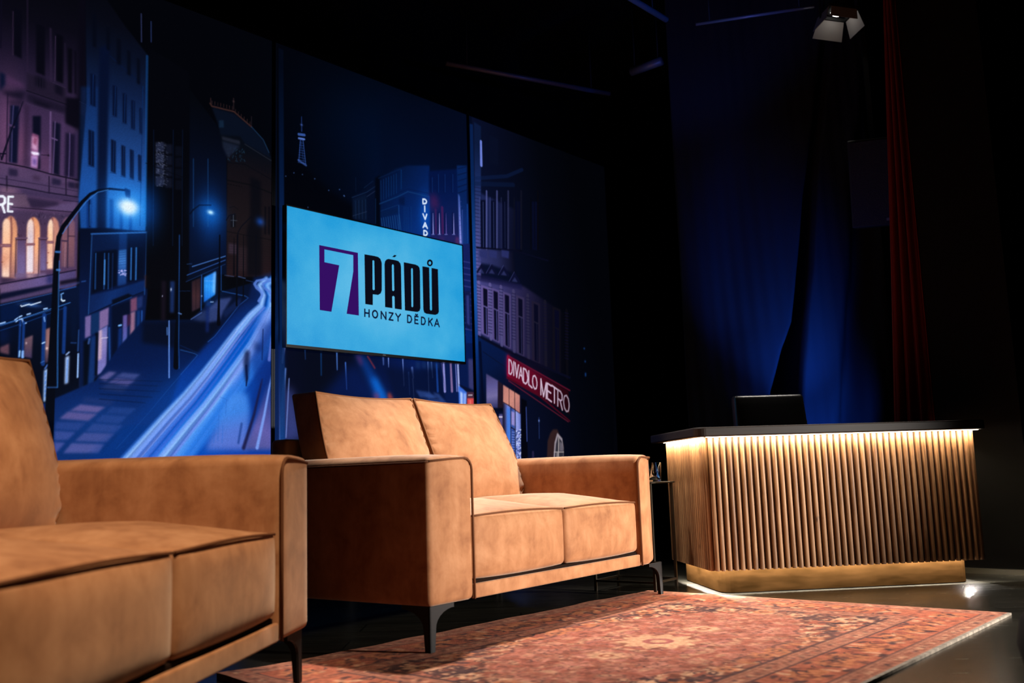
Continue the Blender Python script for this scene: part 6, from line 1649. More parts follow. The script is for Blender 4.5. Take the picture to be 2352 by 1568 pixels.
(1,[2017,1288,2375,1173,2739,988],[20,18,10],(72,8,26),0.9,4,0),
(1,[2031,1265,2721,982],[7,7],(120,30,50),0.7,2,0),
(2,[2036,1372],47,102,(80,0,30),0.5,1),
(2,[2253,1303],231,125,(36,0,8),0.5,1),
(1,[2042,1422,2037,1321],[11,11],(206,180,204),1,2,0),
(1,[2042,1422,2061,1415,2073,1390,2077,1358,2070,1330,2056,1314,2037,1321],[11,11,11,11,11,11,11],(206,180,204),1,2,0),
(1,[2094,1409,2089,1308],[11,11],(206,180,204),1,2,0),
(1,[2109,1402,2122,1297,2146,1388],[12,12,12],(206,180,204),1,2,0),
(1,[2147,1291,2173,1371,2189,1274],[11,11,11],(206,180,204),1,2,0),
(1,[2157,1318,2182,1307],[12,12],(206,180,204),1,2,0),
(1,[2202,1368,2196,1264],[12,12],(206,180,204),1,2,0),
(1,[2202,1368,2227,1359,2243,1331,2249,1296,2240,1267,2221,1253,2196,1264],[12,12,12,12,12,12,12],(206,180,204),1,2,0),
(1,[2262,1351,2256,1249,2294,1227],[12,12,12],(206,180,204),1,2,0),
(1,[2330,1320,2347,1302,2353,1270,2352,1249,2343,1224,2325,1220,2308,1241,2302,1271,2304,1291,2312,1315,2330,1320],[11,11,11,11,11,11,11,11,11,11,11],(206,180,204),1,2,0),
(1,[2395,1180,2402,1299,2426,1167,2464,1273,2457,1154],[12,12,12,12,12],(206,180,204),1,2,0),
(1,[2527,1252,2477,1271,2471,1154,2520,1131],[12,12,12,12],(206,180,204),1,2,0),
(1,[2474,1215,2516,1197],[12,12],(206,180,204),1,2,0),
(1,[2531,1257,2594,1230],[12,12],(200,175,198),1,2,0),
(1,[2562,1244,2555,1123],[12,12],(200,175,198),1,2,0),
(1,[2595,1102,2603,1228,2636,1214,2654,1190,2652,1150,2631,1144,2598,1160],[12,12,12,12,12,12,12],(177,154,175),1,2,0),
(1,[2626,1147,2650,1072],[12,12],(177,154,175),1,2,0),
(1,[2709,1187,2731,1162,2739,1122,2737,1097,2725,1066,2701,1062,2678,1088,2671,1126,2672,1151,2684,1181,2709,1187],[12,12,12,12,12,12,12,12,12,12,12],(153,134,152),1,2,0),
(0,[1791,1302,1917,1259,1904,1064,1784,1065],((1823,1289),(1857,1072),[(76,70,120),(96,90,150),(120,112,166),(60,60,110)]),0.95,4,0),
(0,[1913,1259,1966,1236,1958,1066,1904,1064],(34,22,36),0.95,4,0),
(0,[1969,1232,2150,1164,2143,1031,1962,1096],((1984,1227),(2144,1051),[(190,124,116),(206,138,124),(176,112,110)]),1,3,0),
(1,[2032,1209,2027,1048],[6,6],(30,18,30),0.95,2,0),
(1,[2093,1212,2088,1050],[7,7],(30,18,30),0.95,2,0),
(1,[1963,1106,2030,1083,2146,1029],[8,8,8],(30,18,30),0.95,2,0),
(0,[1712,1048,1960,1041,1955,946,1709,980],(6,12,40),0.95,4,0),
(0,[1914,1020,1953,1021,1948,916,1918,945],(90,84,140),0.9,4,0),
(1,[1916,1000,1946,1000],[10,10],(220,210,235),0.9,2,0),
(0,[1963,1106,2151,1026,2134,547,1937,552],((1970,946),(2155,950),[(40,36,66),(110,130,220),(40,70,150),(150,160,230),(90,110,190)]),1,3,0),
(0,[1999,1067,2039,1058,2021,550,1974,551],(60,120,220),0.85,8,0),
(0,[2048,1048,2087,1034,2083,938,2043,948],(150,140,206),0.95,4,0),
(1,[2045,1074,2022,550],[9,9],(14,14,36),0.95,3,0),
(1,[2092,1060,2069,549],[9,9],(14,14,36),0.95,3,0),
(1,[2041,928,2087,908],[9,9],(20,18,40),0.95,3,0),
(1,[2093,852,2103,852],[8,8],(210,220,255),0.85,2,0),
(1,[2093,871,2096,871],[8,8],(20,40,100),0.85,2,0),
(1,[2102,765,2108,765],[8,8],(210,220,255),0.85,2,0),
(1,[2123,903,2134,903],[8,8],(20,40,100),0.85,2,0),
(1,[2099,877,2106,877],[8,8],(210,220,255),0.85,2,0),
(1,[2129,743,2141,743],[8,8],(20,40,100),0.85,2,0),
(1,[2128,830,2135,830],[8,8],(210,220,255),0.85,2,0),
(1,[2127,856,2138,856],[8,8],(20,40,100),0.85,2,0),
(1,[2132,743,2140,743],[8,8],(210,220,255),0.85,2,0),
(1,[2099,849,2105,849],[8,8],(20,40,100),0.85,2,0),
(1,[2105,812,2113,812],[8,8],(210,220,255),0.85,2,0),
(1,[2096,734,2106,734],[8,8],(20,40,100),0.85,2,0),
(1,[2134,857,2143,857],[8,8],(210,220,255),0.85,2,0),
(1,[2123,829,2130,829],[8,8],(20,40,100),0.85,2,0),
(1,[2128,780,2140,780],[8,8],(210,220,255),0.85,2,0),
(1,[2109,727,2120,727],[8,8],(20,40,100),0.85,2,0),
(1,[2124,713,2133,713],[8,8],(210,220,255),0.85,2,0),
(1,[2114,848,2124,848],[8,8],(20,40,100),0.85,2,0),
(1,[2096,826,2102,826],[8,8],(210,220,255),0.85,2,0),
(1,[2114,714,2120,714],[8,8],(20,40,100),0.85,2,0),
(1,[2126,734,2135,734],[8,8],(210,220,255),0.85,2,0),
(1,[2097,729,2104,729],[8,8],(20,40,100),0.85,2,0),
(1,[2126,812,2137,812],[8,8],(210,220,255),0.85,2,0),
(1,[2128,880,2133,880],[8,8],(20,40,100),0.85,2,0),
(1,[2133,834,2140,834],[8,8],(210,220,255),0.85,2,0),
(1,[2089,772,2099,772],[8,8],(20,40,100),0.85,2,0),
(1,[2138,874,2149,874],[8,8],(210,220,255),0.85,2,0),
(1,[2099,832,2105,832],[8,8],(20,40,100),0.85,2,0),
(1,[2117,800,2125,800],[8,8],(210,220,255),0.85,2,0),
(1,[2110,703,2115,703],[8,8],(20,40,100),0.85,2,0),
(1,[2095,730,2101,730],[8,8],(210,220,255),0.85,2,0),
(1,[2118,705,2121,705],[8,8],(20,40,100),0.85,2,0),
(1,[2134,911,2141,911],[8,8],(210,220,255),0.85,2,0),
(1,[2108,759,2119,759],[8,8],(20,40,100),0.85,2,0),
(1,[2096,901,2104,901],[8,8],(210,220,255),0.85,2,0),
(1,[2129,884,2137,884],[8,8],(20,40,100),0.85,2,0),
(1,[2096,812,2108,812],[8,8],(210,220,255),0.85,2,0),
(1,[2129,759,2136,759],[8,8],(20,40,100),0.85,2,0),
(1,[2132,749,2135,749],[8,8],(210,220,255),0.85,2,0),
(1,[2122,785,2129,785],[8,8],(20,40,100),0.85,2,0),
(1,[2112,835,2118,835],[8,8],(210,220,255),0.85,2,0),
(1,[2125,753,2130,753],[8,8],(20,40,100),0.85,2,0),
(1,[2124,737,2134,737],[8,8],(210,220,255),0.85,2,0),
(1,[2102,842,2107,842],[8,8],(20,40,100),0.85,2,0),
(1,[2129,705,2138,705],[8,8],(210,220,255),0.85,2,0),
(1,[2099,887,2106,887],[8,8],(20,40,100),0.85,2,0),
(1,[2094,800,2099,800],[8,8],(210,220,255),0.85,2,0),
(1,[2097,875,2104,875],[8,8],(20,40,100),0.85,2,0),
(1,[2124,847,2132,847],[8,8],(210,220,255),0.85,2,0),
(1,[2110,898,2114,898],[8,8],(20,40,100),0.85,2,0),
(1,[2104,868,2108,868],[8,8],(210,220,255),0.85,2,0),
(1,[2128,804,2134,804],[8,8],(20,40,100),0.85,2,0),
(1,[2131,841,2136,841],[8,8],(210,220,255),0.85,2,0),
(1,[2104,763,2109,763],[8,8],(20,40,100),0.85,2,0),
(1,[2097,715,2105,715],[8,8],(210,220,255),0.85,2,0),
(1,[2121,711,2127,711],[8,8],(20,40,100),0.85,2,0),
(1,[2120,888,2132,888],[8,8],(210,220,255),0.85,2,0),
(1,[2128,768,2133,768],[8,8],(20,40,100),0.85,2,0),
(1,[2143,911,2150,911],[8,8],(210,220,255),0.85,2,0),
(1,[2139,845,2149,845],[8,8],(20,40,100),0.85,2,0),
(1,[2050,903,2078,901],[5,5],(30,50,120),0.7,2,0),
(1,[2050,894,2077,892],[5,5],(140,160,230),0.7,2,0),
(1,[2049,885,2077,883],[5,5],(30,50,120),0.7,2,0),
(1,[2049,876,2076,874],[5,5],(140,160,230),0.7,2,0),
(1,[2048,867,2076,865],[5,5],(30,50,120),0.7,2,0),
(1,[2048,858,2075,856],[5,5],(140,160,230),0.7,2,0),
(1,[2048,849,2075,847],[5,5],(30,50,120),0.7,2,0),
(1,[2047,840,2075,838],[5,5],(140,160,230),0.7,2,0),
(1,[2047,831,2074,829],[5,5],(30,50,120),0.7,2,0),
(1,[2046,822,2074,820],[5,5],(140,160,230),0.7,2,0),
(1,[2046,813,2073,811],[5,5],(30,50,120),0.7,2,0),
(1,[2045,804,2073,802],[5,5],(140,160,230),0.7,2,0),
(1,[2045,795,2072,793],[5,5],(30,50,120),0.7,2,0),
(1,[2044,786,2072,784],[5,5],(140,160,230),0.7,2,0),
(1,[2044,777,2071,775],[5,5],(30,50,120),0.7,2,0),
(1,[2044,768,2071,766],[5,5],(140,160,230),0.7,2,0),
(1,[2043,759,2070,757],[5,5],(30,50,120),0.7,2,0),
(1,[2043,750,2070,748],[5,5],(140,160,230),0.7,2,0),
(1,[2042,741,2070,739],[5,5],(30,50,120),0.7,2,0),
(1,[2042,732,2069,730],[5,5],(140,160,230),0.7,2,0),
(1,[2041,723,2069,721],[5,5],(30,50,120),0.7,2,0),
(1,[2041,714,2068,712],[5,5],(140,160,230),0.7,2,0),
(1,[2040,705,2068,703],[5,5],(30,50,120),0.7,2,0),
(1,[2040,696,2067,694],[5,5],(140,160,230),0.7,2,0),
(0,[2165,1144,2227,1126,2212,546,2137,547],(4,5,14),0.98,4,0),
(1,[2218,1079,2214,829],[8,8],(60,80,160),0.9,3,0),
(1,[2362,1006,2357,850],[7,7],(40,60,120),0.8,3,0),
(2,[2361,983],10,10,(120,150,230),0.9,0),
(1,[2278,747,2276,646],[23,23],(50,44,80),0.6,4,0),
(0,[2438,695,2455,830,2492,893,2527,920,2578,921,2648,800,2637,641,2435,643],(52,32,32),0.9,5,0),
(0,[2517,695,2538,820,2576,895,2634,853,2646,778,2637,641,2513,642],(150,140,150),1,3,0),
(0,[2533,694,2554,810,2583,868,2627,831,2642,768,2634,641,2530,642],(26,26,36),0.85,4,0),
(1,[2592,863,2578,705],[11,11],(170,160,160),0.9,2,0),
(1,[2530,749,2644,749],[8,8],(170,160,160),0.8,2,0),
(0,[2557,747,2577,747,2571,705,2551,705],(150,140,140),0.8,2,0),
(0,[2600,831,2636,810,2640,757,2595,757],(120,112,124),0.7,3,0),
(2,[2968,1577],12,10,(16,60,130),0.8,1),
(2,[2973,1472],11,11,(16,60,130),0.8,1),
(2,[2971,1373],12,11,(16,60,130),0.8,1),
(2,[2970,1359],12,11,(16,60,130),0.8,1),
(0,[36,3158,70,3156,86,749,50,749],((52,3054),(65,847),[(3,8,22),(5,22,54),(8,36,86),(7,32,78),(14,54,116)]),0.9,2,0),  # blue light on the frame edges at the seam, painted into the print
(0,[1691,3127,1724,3129,1711,744,1658,744],((1695,3108),(1681,985),[(8,30,74),(8,36,86),(18,66,138),(26,86,170),(10,46,112),(6,28,74)]),0.95,2,0),  # second seam, its blue edge light painted the same way
(0,[-10,3170,17,3169,47,749,13,749],((5,3039),(30,846),[(3,6,16),(4,12,32),(6,24,60),(6,30,80)]),0.9,2,0)
]
def mural():
    C=paint(MURAL)/255.
    rs=np.random.RandomState(2); C*=1+.05*rs.standard_normal(C.shape[:2])[...,None].astype(np.float32)
    H,W=C.shape[0]//2*2,C.shape[1]//2*2; C=C[:H,:W].reshape(H//2,2,W//2,2,3).mean((1,3)).clip(0,1)
    L=np.where(C<=.04045,C/12.92,((C+.055)/1.055)**2.4)
    t=NT('backlit_print').set(Base_Color=(.0012,.0012,.0015),Roughness=.9,Emission_Strength=1.0); t.b.inputs['Specular IOR Level'].default_value=0
    a=t.n('ShaderNodeVertexColor'); a.layer_name='print'; t.l(a.outputs[0],t.b.inputs['Emission Color'])
    fm=plain('dark_blue_profile',(.006,.008,.014),.45,.7); back=BLACK
    st=MRES*2/1000; n0=int(round((0-MU0)/1000/st)); n1=int(round((1667-MU0)/1000/st)); nW=L.shape[1]
    names=[('lit street mural, left panel with lamp post and light trails','left'),('lit street mural, middle panel with tower behind the television','mid'),('lit street mural, right panel with red theatre sign','right')]
    for (lab,_),(i0,i1) in zip(names,((0,n0),(n0,n1),(n1,nW))):
        x0,x1=MU0/1000+i0*st,MU0/1000+i1*st; z0,z1=MZ0/1000,MZ0/1000+L.shape[0]*st
        root=empty('illuminated_mural',WM@V3(((x0+x1)/2,.12,0)),WALL_R,lab,'mural','lit street murals on the stage wall')
        A=L[:,i0:i1]; h,w=A.shape[:2]; xs=(np.arange(w)+.5)*st+x0-(x0+x1)/2; zs=(np.arange(h)+.5)*st+z0
        X,Z=np.meshgrid(xs,zs); co=np.stack([X,np.zeros_like(X),Z],-1).reshape(-1,3).astype(np.float32)
        idx=np.arange(h*w).reshape(h,w); q=np.stack([idx[:-1,:-1],idx[:-1,1:],idx[1:,1:],idx[1:,:-1]],-1).reshape(-1,4)
        me=bpy.data.meshes.new('print'); me.vertices.add(len(co)); me.vertices.foreach_set('co',co.ravel()); me.loops.add(q.size); me.loops.foreach_set('vertex_index',q.ravel().astype(np.int32)); me.polygons.add(len(q)); me.polygons.foreach_set('loop_start',np.arange(0,q.size,4,dtype=np.int32)); me.polygons.foreach_set('loop_total',np.full(len(q),4,np.int32)); me.update()
        ca=me.color_attributes.new('print','FLOAT_COLOR','POINT'); rgba=np.ones((h*w,4),np.float32); rgba[:,:3]=A.reshape(-1,3); ca.data.foreach_set('color',rgba.ravel())
        link('print',me,t.m,root)
        hw=(x1-x0)/2
        for xa in (-hw+.001,hw-.012): MB().box((xa,-.006,0),(xa+.011,.06,z1+.012)).build('side_profile',fm,root)
        MB().box((-hw+.001,-.012,z1),(hw-.001,.06,z1+.045)).build('top_profile',fm,root)
        MB().box((-hw+.012,.002,.01),(hw-.012,.05,z0+.002)).build('plinth_board',back,root)
        MB().box((-hw+.012,.03,z0),(hw-.012,.06,z1)).build('light_tray',back,root)
mural()
# ------------------------------------------------------------------ television
TV={'SQ':[(235.9,1959.1),(528.5,1958.2),(531.0,1569.9),(436.8,1570.5),(490.7,1836.3),(491.8,1937.9),(274.1,1939.2),(273.7,1861.6),(383.8,1858.9),(323.2,1570.1),(238.2,1571.2)],'LT':[([(580.1,1957.6),(661.8,1959.2),(690.3,1957.7),(709.2,1948.7),(720.3,1923.5),(717.3,1749.8),(708.4,1728.8),(686.3,1715.7),(643.8,1714.8),(642.7,1646.7),(582.3,1646.3)],[(644.2,1926.9),(651.9,1931.0),(658.4,1926.8),(659.4,1747.6),(650.8,1740.6),(642.4,1745.4)]),([(742.4,1917.1),(746.6,1937.9),(759.5,1951.9),(777.1,1958.3),(836.1,1959.0),(860.8,1956.7),(876.5,1944.6),(882.1,1922.5),(882.1,1644.9),(822.8,1645.0),(822.4,1720.5),(812.7,1726.0),(802.8,1719.6),(803.3,1645.8),(742.3,1645.6)],[(803.8,1920.9),(812.8,1930.5),(820.5,1923.4),(821.3,1763.1),(812.3,1755.2),(803.6,1760.8)]),([(806.8,1975.7),(826.8,1991.7),(846.6,1991.8),(829.5,1977.0)],None),([(905.9,1956.6),(1007.8,1956.4),(1031.5,1951.4),(1043.7,1940.8),(1047.3,1919.6),(1045.1,1672.3),(1037.4,1654.6),(1017.6,1644.7),(909.0,1643.4)],[(969.0,1922.2),(978.4,1928.9),(984.3,1922.1),(981.5,1677.3),(974.2,1670.4),(966.2,1675.6)]),([(1070.1,1954.0),(1131.4,1955.1),(1130.9,1672.6),(1140.3,1667.5),(1148.9,1673.1),(1152.7,1955.1),(1211.9,1955.0),(1211.9,1667.6),(1202.8,1652.5),(1177.9,1642.8),(1098.5,1642.0),(1077.7,1648.2),(1070.9,1667.5)],None),([(1165.5,1990.9),(1164.4,1984.6),(1161.5,1978.4),(1157.1,1972.9),(1151.5,1968.3),(1144.9,1965.0),(1138.0,1963.2),(1131.1,1963.0),(1124.7,1964.4),(1119.3,1967.3),(1115.2,1971.6),(1112.7,1976.9),(1112.0,1982.9),(1113.1,1989.1),(1115.9,1995.2),(1120.2,2000.8),(1125.9,2005.4),(1132.4,2008.7),(1139.3,2010.6),(1146.2,2010.8),(1152.6,2009.4),(1158.1,2006.5),(1162.2,2002.2),(1164.8,1996.9)],[(1150.4,1987.8),(1149.4,1983.5),(1146.7,1979.5),(1142.9,1976.5),(1138.3,1975.0),(1133.8,1975.2),(1130.1,1977.0),(1127.7,1980.2),(1126.9,1984.3),(1127.9,1988.7),(1130.5,1992.6),(1134.4,1995.6),(1138.9,1997.1),(1143.4,1997.0),(1147.2,1995.1),(1149.6,1991.9)])],'ST':[[(578.2,1613.7),(577.6,1570.3)],[(612.4,1613.7),(611.8,1570.2)],[(577.9,1592.0),(612.1,1591.9)],[(660.1,1613.8),(666.1,1612.7),(671.6,1609.6),(675.9,1604.8),(678.6,1598.6),(679.5,1591.8),(678.4,1585.1),(675.5,1578.9),(671.0,1574.1),(665.5,1571.0),(659.4,1570.0),(653.3,1571.1),(647.9,1574.2),(643.6,1579.0),(640.9,1585.1),(640.0,1591.9),(641.1,1598.7),(644.0,1604.8),(648.4,1609.6),(653.9,1612.7),(660.1,1613.8)],[(709.4,1569.8),(710.2,1613.9),(747.7,1569.6),(748.5,1613.9)],[(775.5,1614.0),(807.5,1614.0),(774.6,1569.5),(806.7,1569.4)],[(830.1,1614.1),(849.7,1591.6),(870.5,1614.1)],[(849.7,1591.6),(849.3,1569.2)],[(931.4,1614.2),(947.3,1614.3),(959.5,1608.8),(966.2,1591.5),(958.7,1574.2),(946.2,1568.8),(930.4,1568.9),(931.4,1614.2)],[(1023.0,1614.4),(995.3,1614.3),(994.2,1568.6),(1021.8,1568.5)],[(994.7,1592.4),(1018.3,1592.4)],[(1001.1,1628.1),(1009.3,1620.8),(1017.8,1628.2)],[(1052.9,1614.4),(1068.3,1614.5),(1080.2,1608.9),(1086.6,1591.4),(1079.3,1573.8),(1067.1,1568.3),(1051.7,1568.4),(1052.9,1614.4)],[(1117.7,1614.5),(1116.4,1568.1)],[(1150.5,1614.6),(1117.6,1586.7)],[(1128.6,1596.0),(1149.1,1568.0)],[(1170.4,1567.9),(1192.6,1614.7),(1212.1,1567.8)],[(1178.3,1583.3),(1205.0,1583.3)]]}
def television():
    root=empty('television',WM@V3((.727,0,1.33)),WALL_R,'wall television showing a blue title screen in front of the mural','television')
    X=lambda u:u/1000-.727; Zz=lambda z:z/1000-1.33
    bz=plain('bezel_black',(.006,.006,.007),.3)
    W0,W1,Z0,Z1=-.727,.728,.004,.830
    b=MB(); b.box((W0,-.006,Z0),(W1,.03,Z0+.017)).box((W0,-.006,Z1-.007),(W1,.03,Z1)).box((W0,-.006,Z0+.017),(W0+.006,.03,Z1-.007)).box((W1-.006,-.006,Z0+.017),(W1,.03,Z1-.007)); b.build('bezel',bz,root)
    MB().box((W0+.01,.03,Z0+.01),(W1-.01,.045,Z1-.01)).box((-.4,.045,.08),(.4,.085,.55)).build('rear_housing',bz,root)
    MB().box((-.2,.085,.25),(.2,.119,.5)).build('wall_mount',BLACKMETAL,root)
    t=NT('screen_blue').set(Base_Color=(.002,.002,.002),Roughness=.25,Emission_Strength=1.0); o=t.obj()
    n=t.noise(t.vmap(o,(1,1,1)),3.2,3,.5); g=t.n('ShaderNodeTexGradient'); g.gradient_type='SPHERICAL'; t.l(t.vmap(o,(1.15,1,1.9),(0,0,-.76)),g.inputs[0])
    f=t.math('ADD',t.math('ADD',t.math('MULTIPLY',n,.5),.2),t.math('MULTIPLY',g.outputs[1],.42)); fine=t.noise(o,160,2)
    f=t.math('ADD',f,t.math('MULTIPLY',t.math('SUBTRACT',fine,.5),.16))
    t.l(t.ramp(f,[(.36,lin((0,146,214))),(.62,lin((62,172,224))),(.88,lin((98,190,232)))]),t.b.inputs['Emission Color'])
    sc=MB().box((W0+.006,-.001,Z0+.017),(W1-.006,.02,Z1-.007)).build('screen',t.m,root)
    def flat(name,polys,mat,y):
        me=bpy.data.meshes.new(name); bm=bmesh.new()
        for out,inn in polys:
            from mathutils.geometry import tessellate_polygon
            loops=[[V3((X(u),Zz(z),0)) for u,z in out]]+([[V3((X(u),Zz(z),0)) for u,z in inn]] if inn else [])
            vs=[bm.verts.new((p.x,y,p.y)) for lp in loops for p in lp]
            for tri in tessellate_polygon(loops):
                try: bm.faces.new([vs[i] for i in tri])
                except ValueError: pass
        bm.to_mesh(me); bm.free(); return link(name,me,mat,sc)
    flat('logo_square',[(TV['SQ'],None)],emis('screen_purple',lin((52,15,98))),-.0026)
    dk=emis('screen_ink',lin((11,12,24)))
    flat('logo_lettering',TV['LT'],dk,-.0026)
    st=MB(); hw=.0052
    for s in TV['ST']:
        P=[V3((X(u),0,Zz(z))) for u,z in s]
        for a,b in zip(P,P[1:]):
            d=(b-a).normalized()*hw*.8; n=V3((-d.z,0,d.x)).normalized()*hw
            a2,b2=a-d,b+d; st.add([(p.x,-.0026,p.z) for p in (a2-n,b2-n,b2+n,a2+n)],[(0,1,2,3)])
    st.build('caption_lettering',emis('screen_navy',lin((14,26,58))),sc,fix=False)
    MB().box((-.012,-.0068,Z0+.006),(.012,-.006,Z0+.011)).build('badge',plain('bezel_badge',(.12,.13,.16),.4,.5),root)
television()
# ------------------------------------------------------------------ sofas
def sofa(root,chamfer=False,on_rug=(),lean=.16):
    W=1.69; ZB=.157; ZA=.648
    for side in (0,1):
        def df(p,u,v,wv,side=side):
            x,y,z=p
            if wv>.5: z+=.016*(1-u*u)*(1-.6*max(0,-v)**4)
            if side==1 and chamfer and x>W-.155 and y<.2: y+=(x-(W-.155))*.42*(1-(y/.2))
            x+=(.004*(1-wv*wv)*(1-v*v))*(1 if u>0 else -1)
            return (x,y,z)
        x0=0 if side==0 else W-.238
        a=weld(soft_box((x0,0,ZB),(x0+.238,1.0,ZA),.022,(6,14,8),df).build('armrest',LEATHER,root,fix=False))
        s=MB(); xo=x0+.003 if side==0 else W-.003; xi=x0+.235 if side==0 else W-.235; sg=1 if side==0 else -1
        yo=.003 if not(side==1 and chamfer) else .064
        s.tube([(xo,.98,ZA-.020),(xo-.002*sg,.5,ZA-.017),(xo,yo+.02,ZA-.018),(xo+.006*sg,yo,ZA-.016)],.0045,6)
        pts=[(xo+.006*sg,yo,ZA-.014),(x0+.12,.0005,ZA-.006)]+[(xi-sg*(.042-.042*math.sin(a)),-.001,ZA-.045+.042*math.cos(a)) for a in (0,.4,.8,1.2,1.57)]+[(xi,-.001,.4),(xi,-.001,ZB+.002)]
        s.tube(pts,.0048,6); s.build('seam',SEAM_SHADE,a)
    weld(soft_box((.2,.024,ZB),(W-.2,.9,.219),.004,(12,6,2)).build('base_deck',DECK_SHADE,root,fix=False))
    weld(soft_box((.238,.006,ZB+.001),(W-.238,.022,.208),.006,(10,2,2)).build('front_rail',LEATHER,root,fix=False))
    weld(soft_box((.17,.90,ZB),(W-.17,1.0,.755),.02,(10,2,6)).build('back_frame',LEATHER,root,fix=False))
    mid=.8445
    for i,(xa,xb) in enumerate(((.245,mid-.003),(mid+.003,W-.245))):
        def df(p,u,v,wv):
            x,y,z=p
            e=(1-u*u)
            if wv>0: z+=.046*wv*(1-abs(u)**3)*min(1,max(0,(v+1)/.7))**.7*(1-.35*max(0,v))
            z+=.006*e*wv
            if v<0: y-=.020*(-v)*(1-abs(u)**4)*(1-abs(wv)**4)
            return (x,y,z)
        c=weld(soft_box((xa,.012,.222),(xb,.80,.444),.020,(14,12,8),df).build('seat_cushion',LEATHER,root,fix=False))
        s=MB(); pts=[]
        for k in range(17):
            u=-1+k/8; x=(xa+xb)/2+u*((xb-xa)/2-.004); pts.append((x,.0155-.012*(1-u**4),.4405+.008*(1-u*u)))
        s.tube(pts,.0042,6); s.build('seam',SEAM_SHADE,c)
    for i,(xa,xb) in enumerate(((.248,mid-.006),(mid+.006,W-.248))):
        zc0,zc1=.462,.938
        bul=lambda u,i=i: .040 if (u<0)==(i==0) else -.004
        def df(p,u,v,wv):
            x,y,z=p
            edge=min(1,(1-abs(u))/.16)
            if v<0:
                y-=.072*(1-abs(u)**2.6)*(1-abs(wv)**2.6)*(-v)
                g=math.exp(-((1-abs(u))/.10)**2)*(1 if (1-abs(u))>.02 else .0)
                y+=.0045*g*math.sin(z*150+math.sin(z*41)*1.6)
            else: y+=.03*(1-u*u)*(1-wv*wv)*v
            x+=bul(u)*(1-wv*wv)*(1-.55*wv)*u*abs(u)-u*.05*(max(0,-wv-.55)/.45)**2
            z+=(.014*u*u-.004)*max(0,wv)
            t=(z-.49)/.45
            y+=lean*t
            return (x,y,z)
        c=weld(soft_box((xa,.625,zc0),(xb,.775,zc1),.016,(22,6,48),df,3).build('back_cushion',LEATHER,root,fix=False))
        s=MB(); pts=[]
        ring=[]
        for k in range(13): ring.append((-1,-1+k/6))
        for k in range(1,13): ring.append((-1+k/6,1))
        for k in range(1,13): ring.append((1,1-k/6))
        for u,wv in ring:
            x=(xa+xb)/2+u*((xb-xa)/2-.005)+bul(u)*(1-wv*wv)*(1-.55*wv)*u*abs(u)-u*.05*(max(0,-wv-.55)/.45)**2; z=(zc0+zc1)/2+wv*((zc1-zc0)/2-.005); z+=(.014*u*u-.004)*max(0,wv)
            pts.append((x,.627+lean*(z-.49)/.45,z))
        s.tube(pts,.0052,6); s.build('piping',PIPING_SHADE,c)
    def leg(fx,fy):
        sx=1 if fx==0 else -1; sy=1 if fy==0 else -1
        cx=.016 if fx==0 else W-.016; cy=.016 if fy==0 else .984
        z0=RUG_T+.0005 if (fx,fy) in on_rug else 0
        prof=[(0,z0),(.024,z0),(.030,.085)]+[(.030+.095*(1-math.cos(a)),.085+.058*math.sin(a)) for a in (.2,.45,.7,.95,1.2,1.4,1.57)]+[(.125,.157),(0,.157)]
        b=MB(); b.prism([(cx+sx*x,z) for x,z in prof],cy,cy+sy*.007,'y'); b.prism([(cy+sy*x,z) for x,z in prof],cx,cx+sx*.007,'x')
        return b.build('leg',BLACKMETAL,root)
    for fx in (0,1):
        for fy in (0,1): leg(fx,fy)
RUG_T=.009
s2=empty('sofa',S2_O,S2_R,'tan leather two-seat sofa in the middle, under the television, set on the rug edge','sofa','tan leather sofas'); sofa(s2,True,((0,0),(1,0)),.19)
s1=empty('sofa',S1_O,S1_R,'tan leather sofa nearest the camera, cut off by the left edge','sofa','tan leather sofas'); sofa(s1,False,((1,0),),.105); s1.scale=(1.0207,1,1)
# ------------------------------------------------------------------ desk
def path_round(pts,r,step):
    out=[]
    P=[V3((*p,0)) for p in pts]
    for i in range(len(P)):
        if i in (0,len(P)-1): out.append(P[i]); continue
        a=(P[i-1]-P[i]).normalized();b=(P[i+1]-P[i]).normalized(); p0=P[i]+a*r;p1=P[i]+b*r;c=P[i]+a*r+b*r
        v0=p0-c;v1=p1-c
        for k in range(7):
            t=k/6; v=v0.lerp(v1,t).normalized()*r; out.append(c+v)
    return out
def sample(path,step):
    L=[0]
    for a,b in zip(path,path[1:]): L.append(L[-1]+(b-a).length)
    n=int(round(L[-1]/step)); res=[]
    for k in range(n):
        s=(k+.5)*L[-1]/n
        for i in range(len(path)-1):
            if L[i]<=s<=L[i+1]:
                t=(s-L[i])/max(1e-9,L[i+1]-L[i]); res.append((path[i].lerp(path[i+1],t),(path[i+1]-path[i]).normalized())); break
    return res
